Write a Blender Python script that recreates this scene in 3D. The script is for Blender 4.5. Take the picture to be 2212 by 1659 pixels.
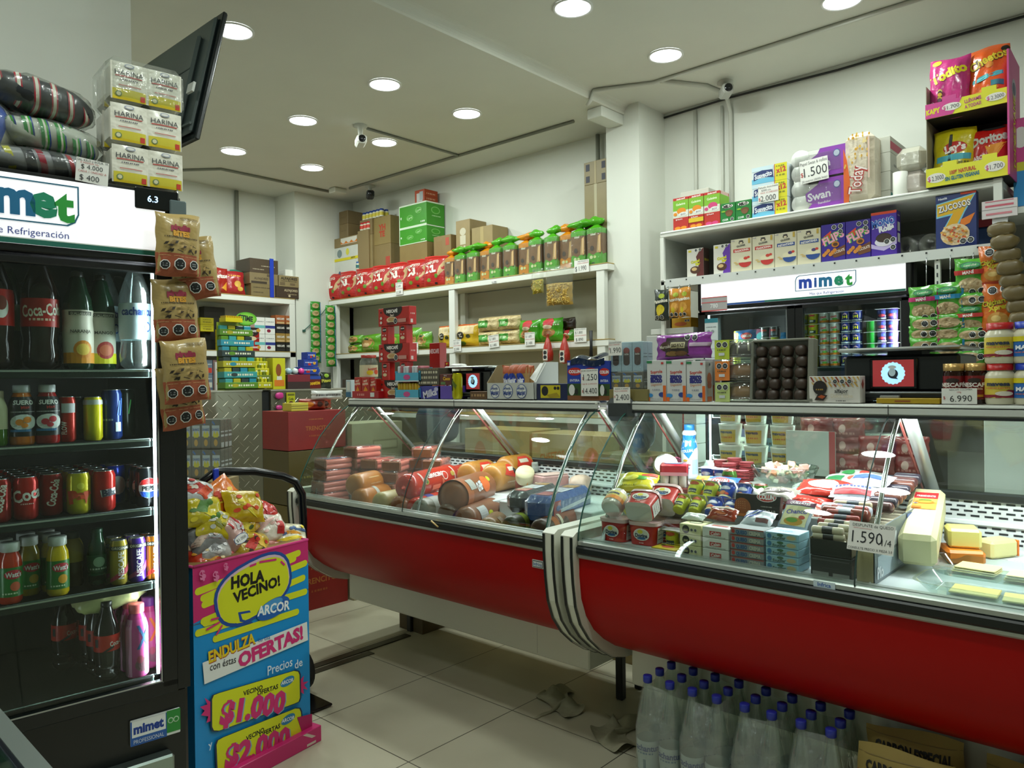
import bpy,math,random
from mathutils import Matrix,Vector
from math import sin,cos,pi,radians,sqrt,atan2
for o in list(bpy.data.objects):bpy.data.objects.remove(o)
SC=bpy.context.scene
COL=SC.collection
YAW,PITCH,ROLL,CAMZ=radians(48.0),radians(-0.28),radians(-0.74),1.42
F_=Vector((sin(YAW)*cos(PITCH),cos(YAW)*cos(PITCH),sin(PITCH)))
R_=Vector((cos(YAW),-sin(YAW),0));U_=R_.cross(F_)
R2=R_*cos(ROLL)+U_*sin(ROLL);U2=-R_*sin(ROLL)+U_*cos(ROLL)
cam=bpy.data.cameras.new('camera');camo=bpy.data.objects.new('camera',cam);COL.objects.link(camo)
cam.sensor_width=36;cam.lens=1634/2212*36;cam.clip_start=.02
camo.matrix_world=Matrix(((R2.x,U2.x,-F_.x,0),(R2.y,U2.y,-F_.y,0),(R2.z,U2.z,-F_.z,CAMZ),(0,0,0,1)))
SC.camera=camo
w=bpy.data.worlds.new('world');SC.world=w;w.use_nodes=True
w.node_tree.nodes['Background'].inputs[0].default_value=(.82,.95,.85,1)
w.node_tree.nodes['Background'].inputs[1].default_value=.03
SC.view_settings.view_transform='Standard';SC.view_settings.look='None'
SC.view_settings.gamma=1;SC.view_settings.exposure=-0.05
SC.cycles.transparent_max_bounces=24;SC.cycles.max_bounces=7;SC.cycles.diffuse_bounces=3
SC.cycles.glossy_bounces=3;SC.cycles.caustics_reflective=False;SC.cycles.caustics_refractive=False
SC.cycles.use_denoising=True;SC.cycles.sample_clamp_indirect=6
LAMP_W=10.2
DOWNLIGHTS=[(1.98,3.70,3.26),(2.97,3.70,3.26),(3.68,3.70,3.26),(2.98,4.62,3.26),(3.68,4.60,3.26),(2.99,5.62,3.26),(3.68,5.58,3.26),(3.10,2.34,3.32),(3.93,2.29,3.32),(3.98,1.305,3.32),(3.05,.35,3.32),(2.1,1.3,3.32),(1.1,1.3,3.32),(1.1,.2,3.32),(.25,1.9,3.32)]  # last one is out of view, added to brighten the left wall
def lin(h):
    h=h.lstrip('#');o=[]
    for i in(0,2,4):
        c=int(h[i:i+2],16)/255;o.append(c/12.92 if c<=.04045 else((c+.055)/1.055)**2.4)
    return(*o,1)
_M={}
def mt(col,r=.5,m=0.,k='',e=1.0):
    """procedural material: k = '' plain, 'paint', 'card', 'film', 'glass', 'pet', 'emit', 'mottle', 'foil'"""
    key=(col,round(r,3),m,k,e)
    if key in _M:return _M[key]
    M=bpy.data.materials.new((k or 'plain')+'_'+col.strip('#'));M.use_nodes=True
    nt=M.node_tree;N=nt.nodes;L=nt.links;b=N['Principled BSDF'];out=N['Material Output']
    c=lin(col);b.inputs['Base Color'].default_value=c;b.inputs['Roughness'].default_value=r
    b.inputs['Metallic'].default_value=m
    def noise(scale,det=3,vec=None):
        n=N.new('ShaderNodeTexNoise');n.inputs['Scale'].default_value=scale;n.inputs['Detail'].default_value=det
        tc=N.new('ShaderNodeTexCoord');L.new(tc.outputs['Object'],n.inputs['Vector']);return n
    def bump(n,s,dist=.002):
        u=N.new('ShaderNodeBump');u.inputs['Strength'].default_value=s;u.inputs['Distance'].default_value=dist
        L.new(n.outputs['Fac'],u.inputs['Height']);return u
    def vary(n,amt):
        mx=N.new('ShaderNodeMix');mx.data_type='RGBA';mx.inputs[6].default_value=c
        mx.inputs[7].default_value=tuple(max(0,x*(1-amt))for x in c[:3])+(1,)
        L.new(n.outputs['Fac'],mx.inputs[0]);L.new(mx.outputs[2],b.inputs['Base Color'])
    if k in('glass','film','pet'):
        N.remove(b);tr=N.new('ShaderNodeBsdfTransparent');gl=N.new('ShaderNodeBsdfGlossy');mix=N.new('ShaderNodeMixShader')
        tr.inputs[0].default_value=c;gl.inputs[0].default_value=(1,1,1,1);gl.inputs['Roughness'].default_value=r
        fr=N.new('ShaderNodeLayerWeight');fr.inputs['Blend'].default_value=.5
        pw=N.new('ShaderNodeMath');pw.operation='POWER';L.new(fr.outputs['Facing'],pw.inputs[0]);pw.inputs[1].default_value=4.5
        f0=N.new('ShaderNodeMath');f0.operation='MULTIPLY_ADD';L.new(pw.outputs[0],f0.inputs[0]);f0.inputs[1].default_value=.8;f0.inputs[2].default_value=e if(e!=1.0 and k=='glass')else{'glass':.07,'film':.05,'pet':.08}[k]
        L.new(f0.outputs[0],mix.inputs[0])
        if k!='glass':
            df=N.new('ShaderNodeBsdfDiffuse');df.inputs[0].default_value=(.85,.88,.86,1);m2=N.new('ShaderNodeMixShader');m2.inputs[0].default_value=.06 if k=='pet' else.05 if e==1.0 else e
            L.new(tr.outputs[0],m2.inputs[1]);L.new(df.outputs[0],m2.inputs[2]);tr=m2
        L.new(tr.outputs[0],mix.inputs[1]);L.new(gl.outputs[0],mix.inputs[2]);L.new(mix.outputs[0],out.inputs[0])
        if k=='film':
            u=bump(noise(30,3),.6,.010);L.new(u.outputs[0],gl.inputs['Normal']);L.new(u.outputs[0],fr.inputs['Normal'])
    elif k=='emit':
        b.inputs['Emission Color'].default_value=c;b.inputs['Emission Strength'].default_value=e
    elif k=='paint':
        n=noise(3,5);vary(n,.10);u=bump(noise(60,3),.12);L.new(u.outputs[0],b.inputs['Normal'])
    elif k=='card':
        n=noise(12,6);vary(n,.22)
    elif k=='mottle':
        n=noise(45,3);vary(n,.35)
    elif k=='foil':
        n=noise(16,3);u=bump(n,.7,.012);L.new(u.outputs[0],b.inputs['Normal']);b.inputs['Coat Weight'].default_value=.5;b.inputs['Coat Roughness'].default_value=.15
    M.diffuse_color=c;_M[key]=M
    return M
WHITE='f2f2ee';BLACK='101213'
def P(c,r=.55):return mt(c,r)
_T={}
def textmesh(s,bold=.0):
    k=(s,bold)
    if k in _T:return _T[k]
    cu=bpy.data.curves.new('t','FONT');cu.body=s;cu.resolution_u=2;cu.offset=bold;cu.align_x='CENTER'
    ob=bpy.data.objects.new('t',cu);COL.objects.link(ob)
    dg=bpy.context.evaluated_depsgraph_get();me=ob.evaluated_get(dg).to_mesh()
    v=[(p.co.x,p.co.y)for p in me.vertices];f=[tuple(p.vertices)for p in me.polygons]
    ob.evaluated_get(dg).to_mesh_clear();bpy.data.objects.remove(ob);bpy.data.curves.remove(cu)
    if v:
        x0=min(p[0]for p in v);x1=max(p[0]for p in v);v=[(p[0]-(x0+x1)/2,p[1])for p in v];wd=x1-x0
    else:wd=.1
    _T[k]=(v,f,wd);return _T[k]
def CL(x):return min(1.,max(0.,x))
class MB:
    def __init__(s):s.v=[];s.f=[];s.m=[];s.sm=[];s.mats=[];s.T=None
    def add(s,vs,fs,mat,smooth=False):
        if mat not in s.mats:s.mats.append(mat)
        i=s.mats.index(mat);n=len(s.v)
        if s.T is not None:vs=[tuple(s.T@Vector(p))for p in vs]
        s.v+=[tuple(p)for p in vs]
        for f in fs:s.f.append(tuple(n+a for a in f));s.m.append(i);s.sm.append(smooth)
        return s
    def box(s,x0,x1,y0,y1,z0,z1,mat,c=0.):
        if x0>x1:x0,x1=x1,x0
        if y0>y1:y0,y1=y1,y0
        if z0>z1:z0,z1=z1,z0
        if c<=0:
            return s.add([(x,y,z)for z in(z0,z1)for y in(y0,y1)for x in(x0,x1)],[(0,2,3,1),(4,5,7,6),(0,1,5,4),(2,6,7,3),(0,4,6,2),(1,3,7,5)],mat)
        lo=(x0,y0,z0);hi=(x1,y1,z1);c=min(c,(x1-x0)*.45,(y1-y0)*.45,(z1-z0)*.45)
        vs=[];idx={}
        for sx in(0,1):
            for sy in(0,1):
                for sz in(0,1):
                    sg=(sx,sy,sz)
                    for a in range(3):
                        p=[(hi[i]-(0 if i==a else c))if sg[i]else(lo[i]+(0 if i==a else c))for i in range(3)]
                        idx[(sg,a)]=len(vs);vs.append(tuple(p))
        fs=[]
        for a in range(3):
            b_,c_=(a+1)%3,(a+2)%3
            for sd in(0,1):
                q=[]
                for(i,j)in((0,0),(1,0),(1,1),(0,1)):
                    g=[0,0,0];g[a]=sd;g[b_]=i;g[c_]=j;q.append(idx[(tuple(g),a)])
                fs.append(tuple(q)if sd else tuple(reversed(q)))
            for i in(0,1):
                for j in(0,1):
                    g0=[0,0,0];g1=[0,0,0];g0[b_]=g1[b_]=i;g0[c_]=g1[c_]=j;g1[a]=1
                    q=[idx[(tuple(g0),b_)],idx[(tuple(g1),b_)],idx[(tuple(g1),c_)],idx[(tuple(g0),c_)]]
                    fs.append(tuple(q)if(i!=j)==True else tuple(reversed(q)))
        for sx in(0,1):
            for sy in(0,1):
                for sz in(0,1):
                    q=[idx[((sx,sy,sz),a)]for a in range(3)]
                    fs.append(tuple(q)if(sx+sy+sz)%2 else tuple(reversed(q)))
        return s.add(vs,fs,mat)
    def grid(s,fn,nu,nv,mat,smooth=True,wrap=False):
        vs=[fn(i/nu,j/nv)for j in range(nv+1)for i in range(nu+(0 if wrap else 1))]
        w_=nu if wrap else nu+1
        fs=[(j*w_+i,j*w_+(i+1)%w_,(j+1)*w_+(i+1)%w_,(j+1)*w_+i)for j in range(nv)for i in range(nu)]
        return s.add(vs,fs,mat,smooth)
    def lathe(s,prof,mat,n=20,smooth=True,ex=1.,ey=1.,cap=True):
        vs=[(r*cos(2*pi*i/n)*ex,r*sin(2*pi*i/n)*ey,z)for r,z in prof for i in range(n)]
        k=len(prof);fs=[(j*n+i,j*n+(i+1)%n,(j+1)*n+(i+1)%n,(j+1)*n+i)for j in range(k-1)for i in range(n)]
        s.add(vs,fs,mat,smooth)
        if cap:
            if prof[0][0]>1e-4:s.add(vs[:n],[tuple(reversed(range(n)))],mat)
            if prof[-1][0]>1e-4:s.add(vs[-n:],[tuple(range(n))],mat)
        return s
    def tube(s,path,r,mat,n=8,sy=1.):
        path=[Vector(p)for p in path];vs=[];up=Vector((0,0,1));prev=None
        for i,p in enumerate(path):
            d=(path[min(i+1,len(path)-1)]-path[max(i-1,0)]).normalized()
            a=d.cross(up)if prev is None else prev-d*prev.dot(d)
            if a.length<1e-4:a=d.cross(Vector((1,0,0)))
            a.normalize();b=d.cross(a);prev=a
            rr=r[i]if isinstance(r,(list,tuple))else r
            vs+=[p+a*(rr*cos(2*pi*j/n))+b*(rr*sy*sin(2*pi*j/n))for j in range(n)]
        k=len(path);fs=[(j*n+i,j*n+(i+1)%n,(j+1)*n+(i+1)%n,(j+1)*n+i)for j in range(k-1)for i in range(n)]
        fs+=[tuple(reversed(range(n))),tuple(range((k-1)*n,k*n))]
        return s.add(vs,fs,mat,True)
    def poly(s,pts,y0,y1,mat,axis='y'):
        """prism: pts (a, b) outline extruded along axis"""
        n=len(pts);f={'y':lambda p,t:(p[0],t,p[1]),'x':lambda p,t:(t,p[0],p[1]),'z':lambda p,t:(p[0],p[1],t)}[axis]
        vs=[f(p,y0)for p in pts]+[f(p,y1)for p in pts]
        fs=[tuple(range(n)),tuple(reversed(range(n,2*n)))]+[(i,(i+1)%n,n+(i+1)%n,n+i)for i in range(n)]
        return s.add(vs,fs,mat)
    def art(s,S,W,H,items,d0=.0005,curved=False):
        """printing on a surface S(u, v, d): u, v in 0..1; W x H metres"""
        d=d0
        for it in items:
            k=it[0];d+=.00018
            if k=='r':
                _,x0,y0,x1,y1,c=it[:6];n=8 if curved else 1;n2=6 if curved else 1
                s.grid(lambda a,b:S(x0+(x1-x0)*a,y0+(y1-y0)*b,d),n,n2,P(c),False)
            elif k in('e','o'):
                if k=='e':_,cx,cy,rx,ry,c=it[:6];n=16;rings=[(1,c)]
                else:_,cx,cy,rx=it[:4];ry=rx*W/H;n=8;rings=[(1.18,WHITE),(1,'15181a')]
                for q,c in rings:
                    L_=(1,.62,.28)if curved else(1,)
                    pts=[S(CL(cx+rx*q*e_*cos(2*pi*(i+.5)/n)),CL(cy+ry*q*e_*sin(2*pi*(i+.5)/n)),d)for e_ in L_ for i in range(n)]
                    pts.append(S(CL(cx),CL(cy),d));b_=(len(L_)-1)*n
                    s.add(pts,[(a*n+i,a*n+(i+1)%n,(a+1)*n+(i+1)%n,(a+1)*n+i)for a in range(len(L_)-1)for i in range(n)]+[(b_+i,b_+(i+1)%n,b_+n)for i in range(n)],P(c));d+=.0002
                if k=='o':
                    for yy in(-.25,.25):s.grid(lambda a,b:S(cx+rx*(a-.5)*1.1,cy+ry*(yy+.22*(b-.5)),d),1,1,P('8d9293'),False)
            elif k=='p':
                pts=it[1]
                if not curved:s.add([S(CL(x),CL(y),d)for x,y in pts],[tuple(range(len(pts)))],P(it[2]))
                else:
                    q=[(a[0]+(b[0]-a[0])*j/4,a[1]+(b[1]-a[1])*j/4)for a,b in zip(pts,pts[1:]+pts[:1])for j in range(4)];n=len(q)
                    gx_=sum(p[0]for p in q)/n;gy_=sum(p[1]for p in q)/n;L_=(1,.7,.4)
                    vs=[S(CL(gx_+(p[0]-gx_)*e_),CL(gy_+(p[1]-gy_)*e_),d)for e_ in L_ for p in q]+[S(CL(gx_),CL(gy_),d)]
                    s.add(vs,[(a*n+i,a*n+(i+1)%n,(a+1)*n+(i+1)%n,(a+1)*n+i)for a in range(2)for i in range(n)]+[(2*n+i,2*n+(i+1)%n,3*n)for i in range(n)],P(it[2]))
            elif k=='t':
                _,tx,cx,cy,h,c=it[:6];mw=it[6]if len(it)>6 else.9;rot=radians(it[7])if len(it)>7 else 0
                bold=it[8]if len(it)>8 else.02
                v,f,wd=textmesh(tx,bold);sc=h*H/.72;sx=sc
                if wd*sx>mw*W:sx=mw*W/wd
                cs,sn=cos(rot),sin(rot)
                s.add([S(cx+((p[0]*sx)*cs-((p[1]-.36)*sc)*sn)/W,cy+((p[0]*sx)*sn+((p[1]-.36)*sc)*cs)/H,d+(.0005 if curved else 0))for p in v],f,P(c))
            elif k=='l':
                _,x0,x1,cy,h,c=it;n=max(3,int((x1-x0)*W/(h*H*1.4)))
                for i in range(n):
                    a0=x0+(x1-x0)*i/n;a1=a0+(x1-x0)/n*(.5+.4*((i*37)%5)/5)
                    s.grid(lambda a,b:S(a0+(a1-a0)*a,cy+h*(b-.5),d),1,1,P(c),False)
        return s
    def mesh(s,name):
        me=bpy.data.meshes.new(name);me.from_pydata(s.v,[],s.f)
        for m in s.mats:me.materials.append(m)
        me.polygons.foreach_set('material_index',s.m);me.polygons.foreach_set('use_smooth',s.sm);me.update();return me
    def build(s,name,parent=None,loc=None,rz=0):
        o=bpy.data.objects.new(name,s.mesh(name));COL.objects.link(o);o.parent=parent
        if loc:o.location=loc
        o.rotation_euler.z=rz;return o
def tag(o,label,cat,group=None):
    o['label']=label;o['category']=cat
    if group:o['group']=group
    return o
def thing(name,label,cat,loc=(0,0,0),rz=0,group=None):
    o=bpy.data.objects.new(name,None);COL.objects.link(o);o.location=loc;o.rotation_euler=(0,0,rz)
    return tag(o,label,cat,group)
def struct(mb,name):
    o=mb.build(name);o['kind']='structure';return o
def put(spec,loc,rz,label,group=None,rot=None,sc=None):
    name,cat,me,parts=spec
    o=bpy.data.objects.new(name,me);COL.objects.link(o);o.location=loc
    o.rotation_euler=rot if rot else(0,0,rz)
    if sc:o.scale=sc if isinstance(sc,(tuple,list))else(sc,sc,sc)
    tag(o,label,cat,group)
    for pn,pm,subs in parts:
        c=bpy.data.objects.new(pn,pm);COL.objects.link(c);c.parent=o
        for sn,sm_ in subs:
            g=bpy.data.objects.new(sn,sm_);COL.objects.link(g);g.parent=c
    return o
WORDS=['first','second','third','fourth','fifth','sixth','seventh','eighth','ninth','tenth','eleventh','twelfth','thirteenth','fourteenth','fifteenth','sixteenth']
def nth(i,n,side='left',far='right'):
    if n==1:return 'only'
    if i==0:return side+'most'
    if i==n-1:return far+'most'
    if n>5 and i>n/2:return WORDS[n-1-i]+' from '+far
    return WORDS[i]+' from '+side
def lvl(i,n):
    return 'bottom' if i==0 else 'top' if i==n-1 else('middle' if n==3 else WORDS[i]+' layer up')
RW=-pi/2
def Sfront(w,d,h):return lambda u,v,o:((u-.5)*w,-d/2-o,v*h)
def Sright(w,d,h):return lambda u,v,o:(w/2+o,(u-.5)*d,v*h)
def Sleft(w,d,h):return lambda u,v,o:(-w/2-o,(.5-u)*d,v*h)
def Stop(w,d,h):return lambda u,v,o:((u-.5)*w,(v-.5)*d,h+o)
def carton_mb(w,d,h,col,front=(),right=(),left=(),top=(),c=.0015,r=.45,k=''):
    m=MB();m.box(-w/2,w/2,-d/2,d/2,0,h,mt(col,r,0,k),c)
    m.art(Sfront(w,d,h),w,h,front);m.art(Sright(w,d,h),d,h,right);m.art(Sleft(w,d,h),d,h,left);m.art(Stop(w,d,h),w,d,top)
    return m
_C={}
def carton(name,cat,w,d,h,col,**kw):
    key=(name,w,d,h,col,str(kw))
    if key not in _C:_C[key]=(name,cat,carton_mb(w,d,h,col,**kw).mesh(name),[])
    return _C[key]
def bagS(w,h,t,seed=0,neck=0.,tilt=0.):
    rnd=random.Random(seed);a=[rnd.uniform(0,6.3)for _ in range(6)]
    def S(u,v,o,back=False):
        x=2*u-1;z=2*v-1
        pr=max(0,(1-abs(x)**2.6))**.6*max(0,(1-abs(z)**4))**.75
        wr=.05*t*(sin(9*u+a[0]+5*v)+sin(14*v+a[1])*.8+sin(21*u-9*v+a[2])*.5)
        edge=.012*w*sin(17*v+a[3])*(abs(x)>.98)
        wid=w*(1-.05*pr*0-.05*(1-z*z)*.4)
        zz=v*h+(.02*h*sin(5*u+a[4])if v in(0,1)else 0)
        yy=(t/2)*pr+wr*pr
        return((u-.5)*wid+edge,(yy if back else-yy)-(0 if back else o)+tilt*(v*h),zz)
    return S
def bag(name,cat,w,h,t,col,art=(),seed=0,k='foil',r=.3,nu=14,nv=16,tilt=0.):
    key=(name,w,h,t,col,str(art),seed,tilt)
    if key in _C:return _C[key]
    m=MB();S=bagS(w,h,t,seed,tilt=tilt);M_=mt(col,r,0,k)
    m.grid(lambda u,v:S(u,v,0),nu,nv,M_);m.grid(lambda u,v:S(1-u,v,0,True),nu,nv,M_)
    m.art(S,w,h,art,d0=.0012,curved=True)
    _C[key]=(name,cat,m.mesh(name),[]);return _C[key]
def prof_r(prof,z):
    for(r0,z0),(r1,z1)in zip(prof,prof[1:]):
        if z0<=z<=z1 and z1>z0:return r0+(r1-r0)*(z-z0)/(z1-z0)
    return prof[-1][0]
def cylS(prof,z0,z1,ang):
    def S(u,v,o):
        z=z0+v*(z1-z0);r=prof_r(prof,z)+o;a=-pi/2+(u-.5)*ang
        return(r*cos(a),r*sin(a),z)
    return S
def bands(m,prof,z0,z1,mat,o=.0008,n=20):
    zs=[z0]+[z for r,z in prof if z0<z<z1]+[z1]
    m.lathe([(prof_r(prof,z)+o,z)for z in zs],mat,n,cap=False)
# downlights
for i,(x,y,z)in enumerate(DOWNLIGHTS):
    far=y>2.9
    lab=('round recessed downlight in the lower ceiling above the '+('snack and ' if x>3.3 else '')+['third','second','first'][0 if y<4 else 1 if y<5 else 2]+' row, '+('nearest the black screen' if x<2.3 else 'middle column' if x<3.3 else 'column by the bread shelf'))if far else 'round recessed downlight in the front ceiling, number '+WORDS[i]+' out over the counter'
    if far:lab='round white downlight, %s row from the back wall, %s'%(['third','middle','first'][0 if y<4 else 1 if y<5 else 2],'beside the hanging screen' if x<2.3 else 'aisle column' if x<3.3 else 'column nearest the bread shelf')
    else:lab={7:'large bright downlight at the top centre of the front ceiling',8:'bright downlight of the front ceiling beside the wall column',9:'downlight cut by the top edge above the toilet paper shelf'}.get(i,'round downlight of the front ceiling, near the camera, '+WORDS[i-10])
    t=thing('downlight',lab,'ceiling light',(x,y,z),0,'recessed round ceiling downlights')
    MB().lathe([(.098,-.001),(.104,-.004),(.104,-.008),(.094,-.010),(.090,-.006)],P('e8e8e4'),32,cap=False).build('trim_ring',t)
    MB().lathe([(.0,-.005),(.093,-.0051)],mt('f4fbff',.5,0,'emit',9.0),32,cap=False).build('diffuser',t)
    ld=bpy.data.lights.new('downlight_lamp','AREA');ld.shape='DISK';ld.size=.17;ld.energy=LAMP_W;ld.color=(.90,1.0,.93)
    lo=bpy.data.objects.new('downlight_lamp',ld);COL.objects.link(lo);lo.parent=t;lo.location=(0,0,-.013)
# room shell
ZL,ZR,YS=3.26,3.32,2.933
wall=mt('e4e6dc',.6,0,'paint');ceil=mt('dcdcd0',.7,0,'paint')
def floor_mat():
    M=bpy.data.materials.new('floor_tiles');M.use_nodes=True;nt=M.node_tree;N=nt.nodes;L=nt.links;b=N['Principled BSDF']
    tc=N.new('ShaderNodeTexCoord');sp=N.new('ShaderNodeSeparateXYZ');L.new(tc.outputs['Object'],sp.inputs[0])
    def line(sock,off,step):
        a=N.new('ShaderNodeMath');a.operation='SUBTRACT';L.new(sock,a.inputs[0]);a.inputs[1].default_value=off
        p=N.new('ShaderNodeMath');p.operation='PINGPONG';L.new(a.outputs[0],p.inputs[0]);p.inputs[1].default_value=step/2
        l=N.new('ShaderNodeMath');l.operation='LESS_THAN';L.new(p.outputs[0],l.inputs[0]);l.inputs[1].default_value=.0022;return l
    a=line(sp.outputs[0],2.402,.579);c=line(sp.outputs[1],2.186,.57)
    mx=N.new('ShaderNodeMath');mx.operation='MAXIMUM';L.new(a.outputs[0],mx.inputs[0]);L.new(c.outputs[0],mx.inputs[1])
    n=N.new('ShaderNodeTexNoise');n.inputs['Scale'].default_value=2.2;n.inputs['Detail'].default_value=6;L.new(tc.outputs['Object'],n.inputs['Vector'])
    m1=N.new('ShaderNodeMix');m1.data_type='RGBA';m1.inputs[6].default_value=lin('d2cdb6');m1.inputs[7].default_value=lin('a9a48c');L.new(n.outputs['Fac'],m1.inputs[0])
    m2=N.new('ShaderNodeMix');m2.data_type='RGBA';m2.inputs[7].default_value=lin('4a483c');L.new(mx.outputs[0],m2.inputs[0]);L.new(m1.outputs[2],m2.inputs[6])
    L.new(m2.outputs[2],b.inputs['Base Color']);b.inputs['Roughness'].default_value=.32
    return M
struct(MB().box(-2.6,5,-2.6,7,-.1,0,floor_mat()),'floor')
m=MB();m.box(-2.6,5,YS,7,ZL,ZL+.2,ceil);m.box(-2.6,5,-2.6,YS-.05,ZR,ZR+.14,ceil)
pts=[(YS,ZL),(YS,ZL+.2),(YS-.06,ZL+.2),(YS-.06,ZR)]+[(YS-.06+.055*sin(a)*1,ZR-.05+.05*cos(a))for a in[i*pi/2/6 for i in range(7)]]
m.poly(pts,-2.6,5,ceil,'x');struct(m,'ceiling')
struct(MB().box(4.8,5,-2.6,2.815,0,ZR,wall),'wall_right')
struct(MB().box(4.7,5,3.087,6.75,0,ZL,wall),'wall_right')
struct(MB().box(4.46,5,2.815,3.087,0,ZR,wall),'wall_column')
struct(MB().box(1.0,5,6.75,6.95,0,ZL,wall),'wall_back')
struct(MB().box(4.02,4.7,6.4,6.75,0,ZL,wall),'wall_column')
struct(MB().box(-2.6,1.267,3.2,3.5,0,ZL,wall),'wall_left')
struct(MB().box(.9,1.0,3.5,6.95,0,ZL,wall),'wall_left')
struct(MB().box(-2.6,-2.5,-2.6,3.2,0,ZR,wall),'wall_left')
struct(MB().box(-2.5,5,-2.7,-2.6,0,ZR,wall),'wall_front')
struct(MB().box(4.2,4.46,2.94,3.06,3.19,ZL,wall,.004),'trim_1')
m=MB();st=mt('4e4e42',.4,.7);m.box(1.5,2.44,3.19,3.235,0,.004,st);m.box(1.5,2.74,3.25,3.30,0,.006,st);struct(m,'trim_2')
cw=P('c9cabf');cg=mt('8a8c80',.5);dk=P('2a2c2a')
def duct(pts,w_,mat,label,name='cable_duct',cat='cable duct'):
    return tag(MB().tube(pts,w_,mat,6).build(name),label,cat)
duct([(2.78,6.60,3.25),(3.15,6.14,3.25),(4.23,6.14,3.25)],.012,cg,'thin cable duct along the far ceiling above the back shelf')
duct([(4.3,5.9,3.25),(4.3,3.25,3.25)],.012,cg,'long thin cable duct on the rear ceiling above the bread shelf')
duct([(3.38,4.42,3.25),(4.3,4.42,3.25)],.009,cg,'short branch duct running from the ceiling camera to the long duct')
duct([(4.05,2.95,3.22),(4.05,2.92,3.25),(4.05,2.90,3.305),(4.22,2.55,3.31),(4.22,-.2,3.31)],.013,cw,'white cable duct dropping over the ceiling step and running on above the right shelf')
duct([(4.22,2.5,3.31),(4.5,2.33,3.31),(4.72,2.3,3.31),(4.785,2.3,3.2),(4.785,2.3,2.3)],.016,cw,'white conduit bending from the ceiling down the right wall, left of the paired pipes')
duct([(4.79,2.81,3.29),(4.79,2.3,3.305),(4.79,1.6,3.29),(4.79,1.0,3.3),(4.79,.2,3.305)],.007,dk,'dark cable sagging along the top of the right wall','wall_cable','cable')
duct([(4.78,2.56,3.28),(4.78,2.56,2.34)],.014,cw,'white wall pipe nearest the column above the jelly boxes','wall_pipe','pipe')
duct([(4.78,2.36,3.26),(4.78,2.36,2.34)],.01,cw,'slim white wall pipe beside the conduit, under the small camera','wall_pipe','pipe')
duct([(4.66,3.3,3.25),(4.66,3.3,2.6)],.018,cg,'grey pipe rising to the ceiling above the tall cartons','wall_pipe','pipe')
duct([(3.6,6.72,3.25),(3.6,6.72,2.24)],.018,cg,'grey pipe on the back wall above the brown cartons','wall_pipe','pipe')
tag(MB().box(-.07,.07,-.05,.05,-.05,0,P('d6d6ca'),.008).build('junction_box',None,(4.25,6.02,3.26)),'pale junction box on the ceiling in the far corner','junction box')
def camera_thing(loc,label,body,rz,drop=.09):
    t=thing('security_camera',label,'security camera',loc,rz)
    MB().lathe([(.05,0),(.05,-.012),(.02,-.018),(.014,-drop)],P('c4c4ba'),16).build('mount',t)
    m=MB();m.box(-.035,.035,-.09,.05,-drop-.06,-drop,body,.012);m.build('housing',t)
    m=MB();m.T=Matrix.Translation((0,-.09,-drop-.03))@Matrix.Rotation(pi/2,4,'X');m.lathe([(.026,0),(.024,.004),(0,.005)],P('14161a',.2),16);m.build('lens',t)
camera_thing((3.32,4.42,3.26),'white camera hanging from the middle of the rear ceiling',P('d9d9d2'),-.5)
camera_thing((4.55,2.22,3.32),'small camera with black face above the white pipes',P('b9bbb4'),-.9,.04)
camera_thing((4.4,5.72,3.26),'tiny dark camera in the far corner above the cartons',P('1d2326'),-.6,.06)
# hanging screen, seen from behind
def screen():
    a=Vector((1.543,2.95,2.953));b=Vector((1.414,2.95,2.40));up=(a-b).normalized();yv=Vector((0,1,0));n=up.cross(yv)
    if n.x>0:n=-n
    H=(a-b).length;W=1.0
    t=thing('hanging_screen','thin black flat screen hung from the ceiling, seen from behind','television',tuple(b))
    Mx=Matrix(((yv.x,n.x,up.x,0),(yv.y,n.y,up.y,0),(yv.z,n.z,up.z,0),(0,0,0,1)))
    cas=mt('4a5654',.4)
    m=MB();m.T=Mx;m.box(0,W,-.012,.006,0,H,P('10191a',.25),.004);m.build('bezel',t)
    m=MB();m.T=Mx;m.box(.03,W-.03,.006,.022,.03,H-.02,cas,.01);m.box(.10,W-.1,.022,.045,.03,H*.84,cas,.02)
    m.box(.11,W-.12,.045,.047,H*.56,H*.57,P('46524f'));m.box(.03,.3,.022,.03,.06,.07,P('5a6663'));m.build('back_casing',t)
    m=MB();m.T=Mx;m.box(.004,W-.004,-.0135,-.012,.006,H-.006,P('050708',.1));m.build('display',t)
    m=MB();m.T=Mx;m.box(.0,.05,.05,.06,.18,.22,P('d8dad4'));m.build('sticker',t)
    m=MB();m.tube([(.0,.5,.16),(-.08,.45,.16),(-.14,.4,.16)],.02,P('16191a'),8);m.box(-.147,-.13,.33,.47,.05,.27,P('16191a'));m.build('wall_bracket',t)
screen()
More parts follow.
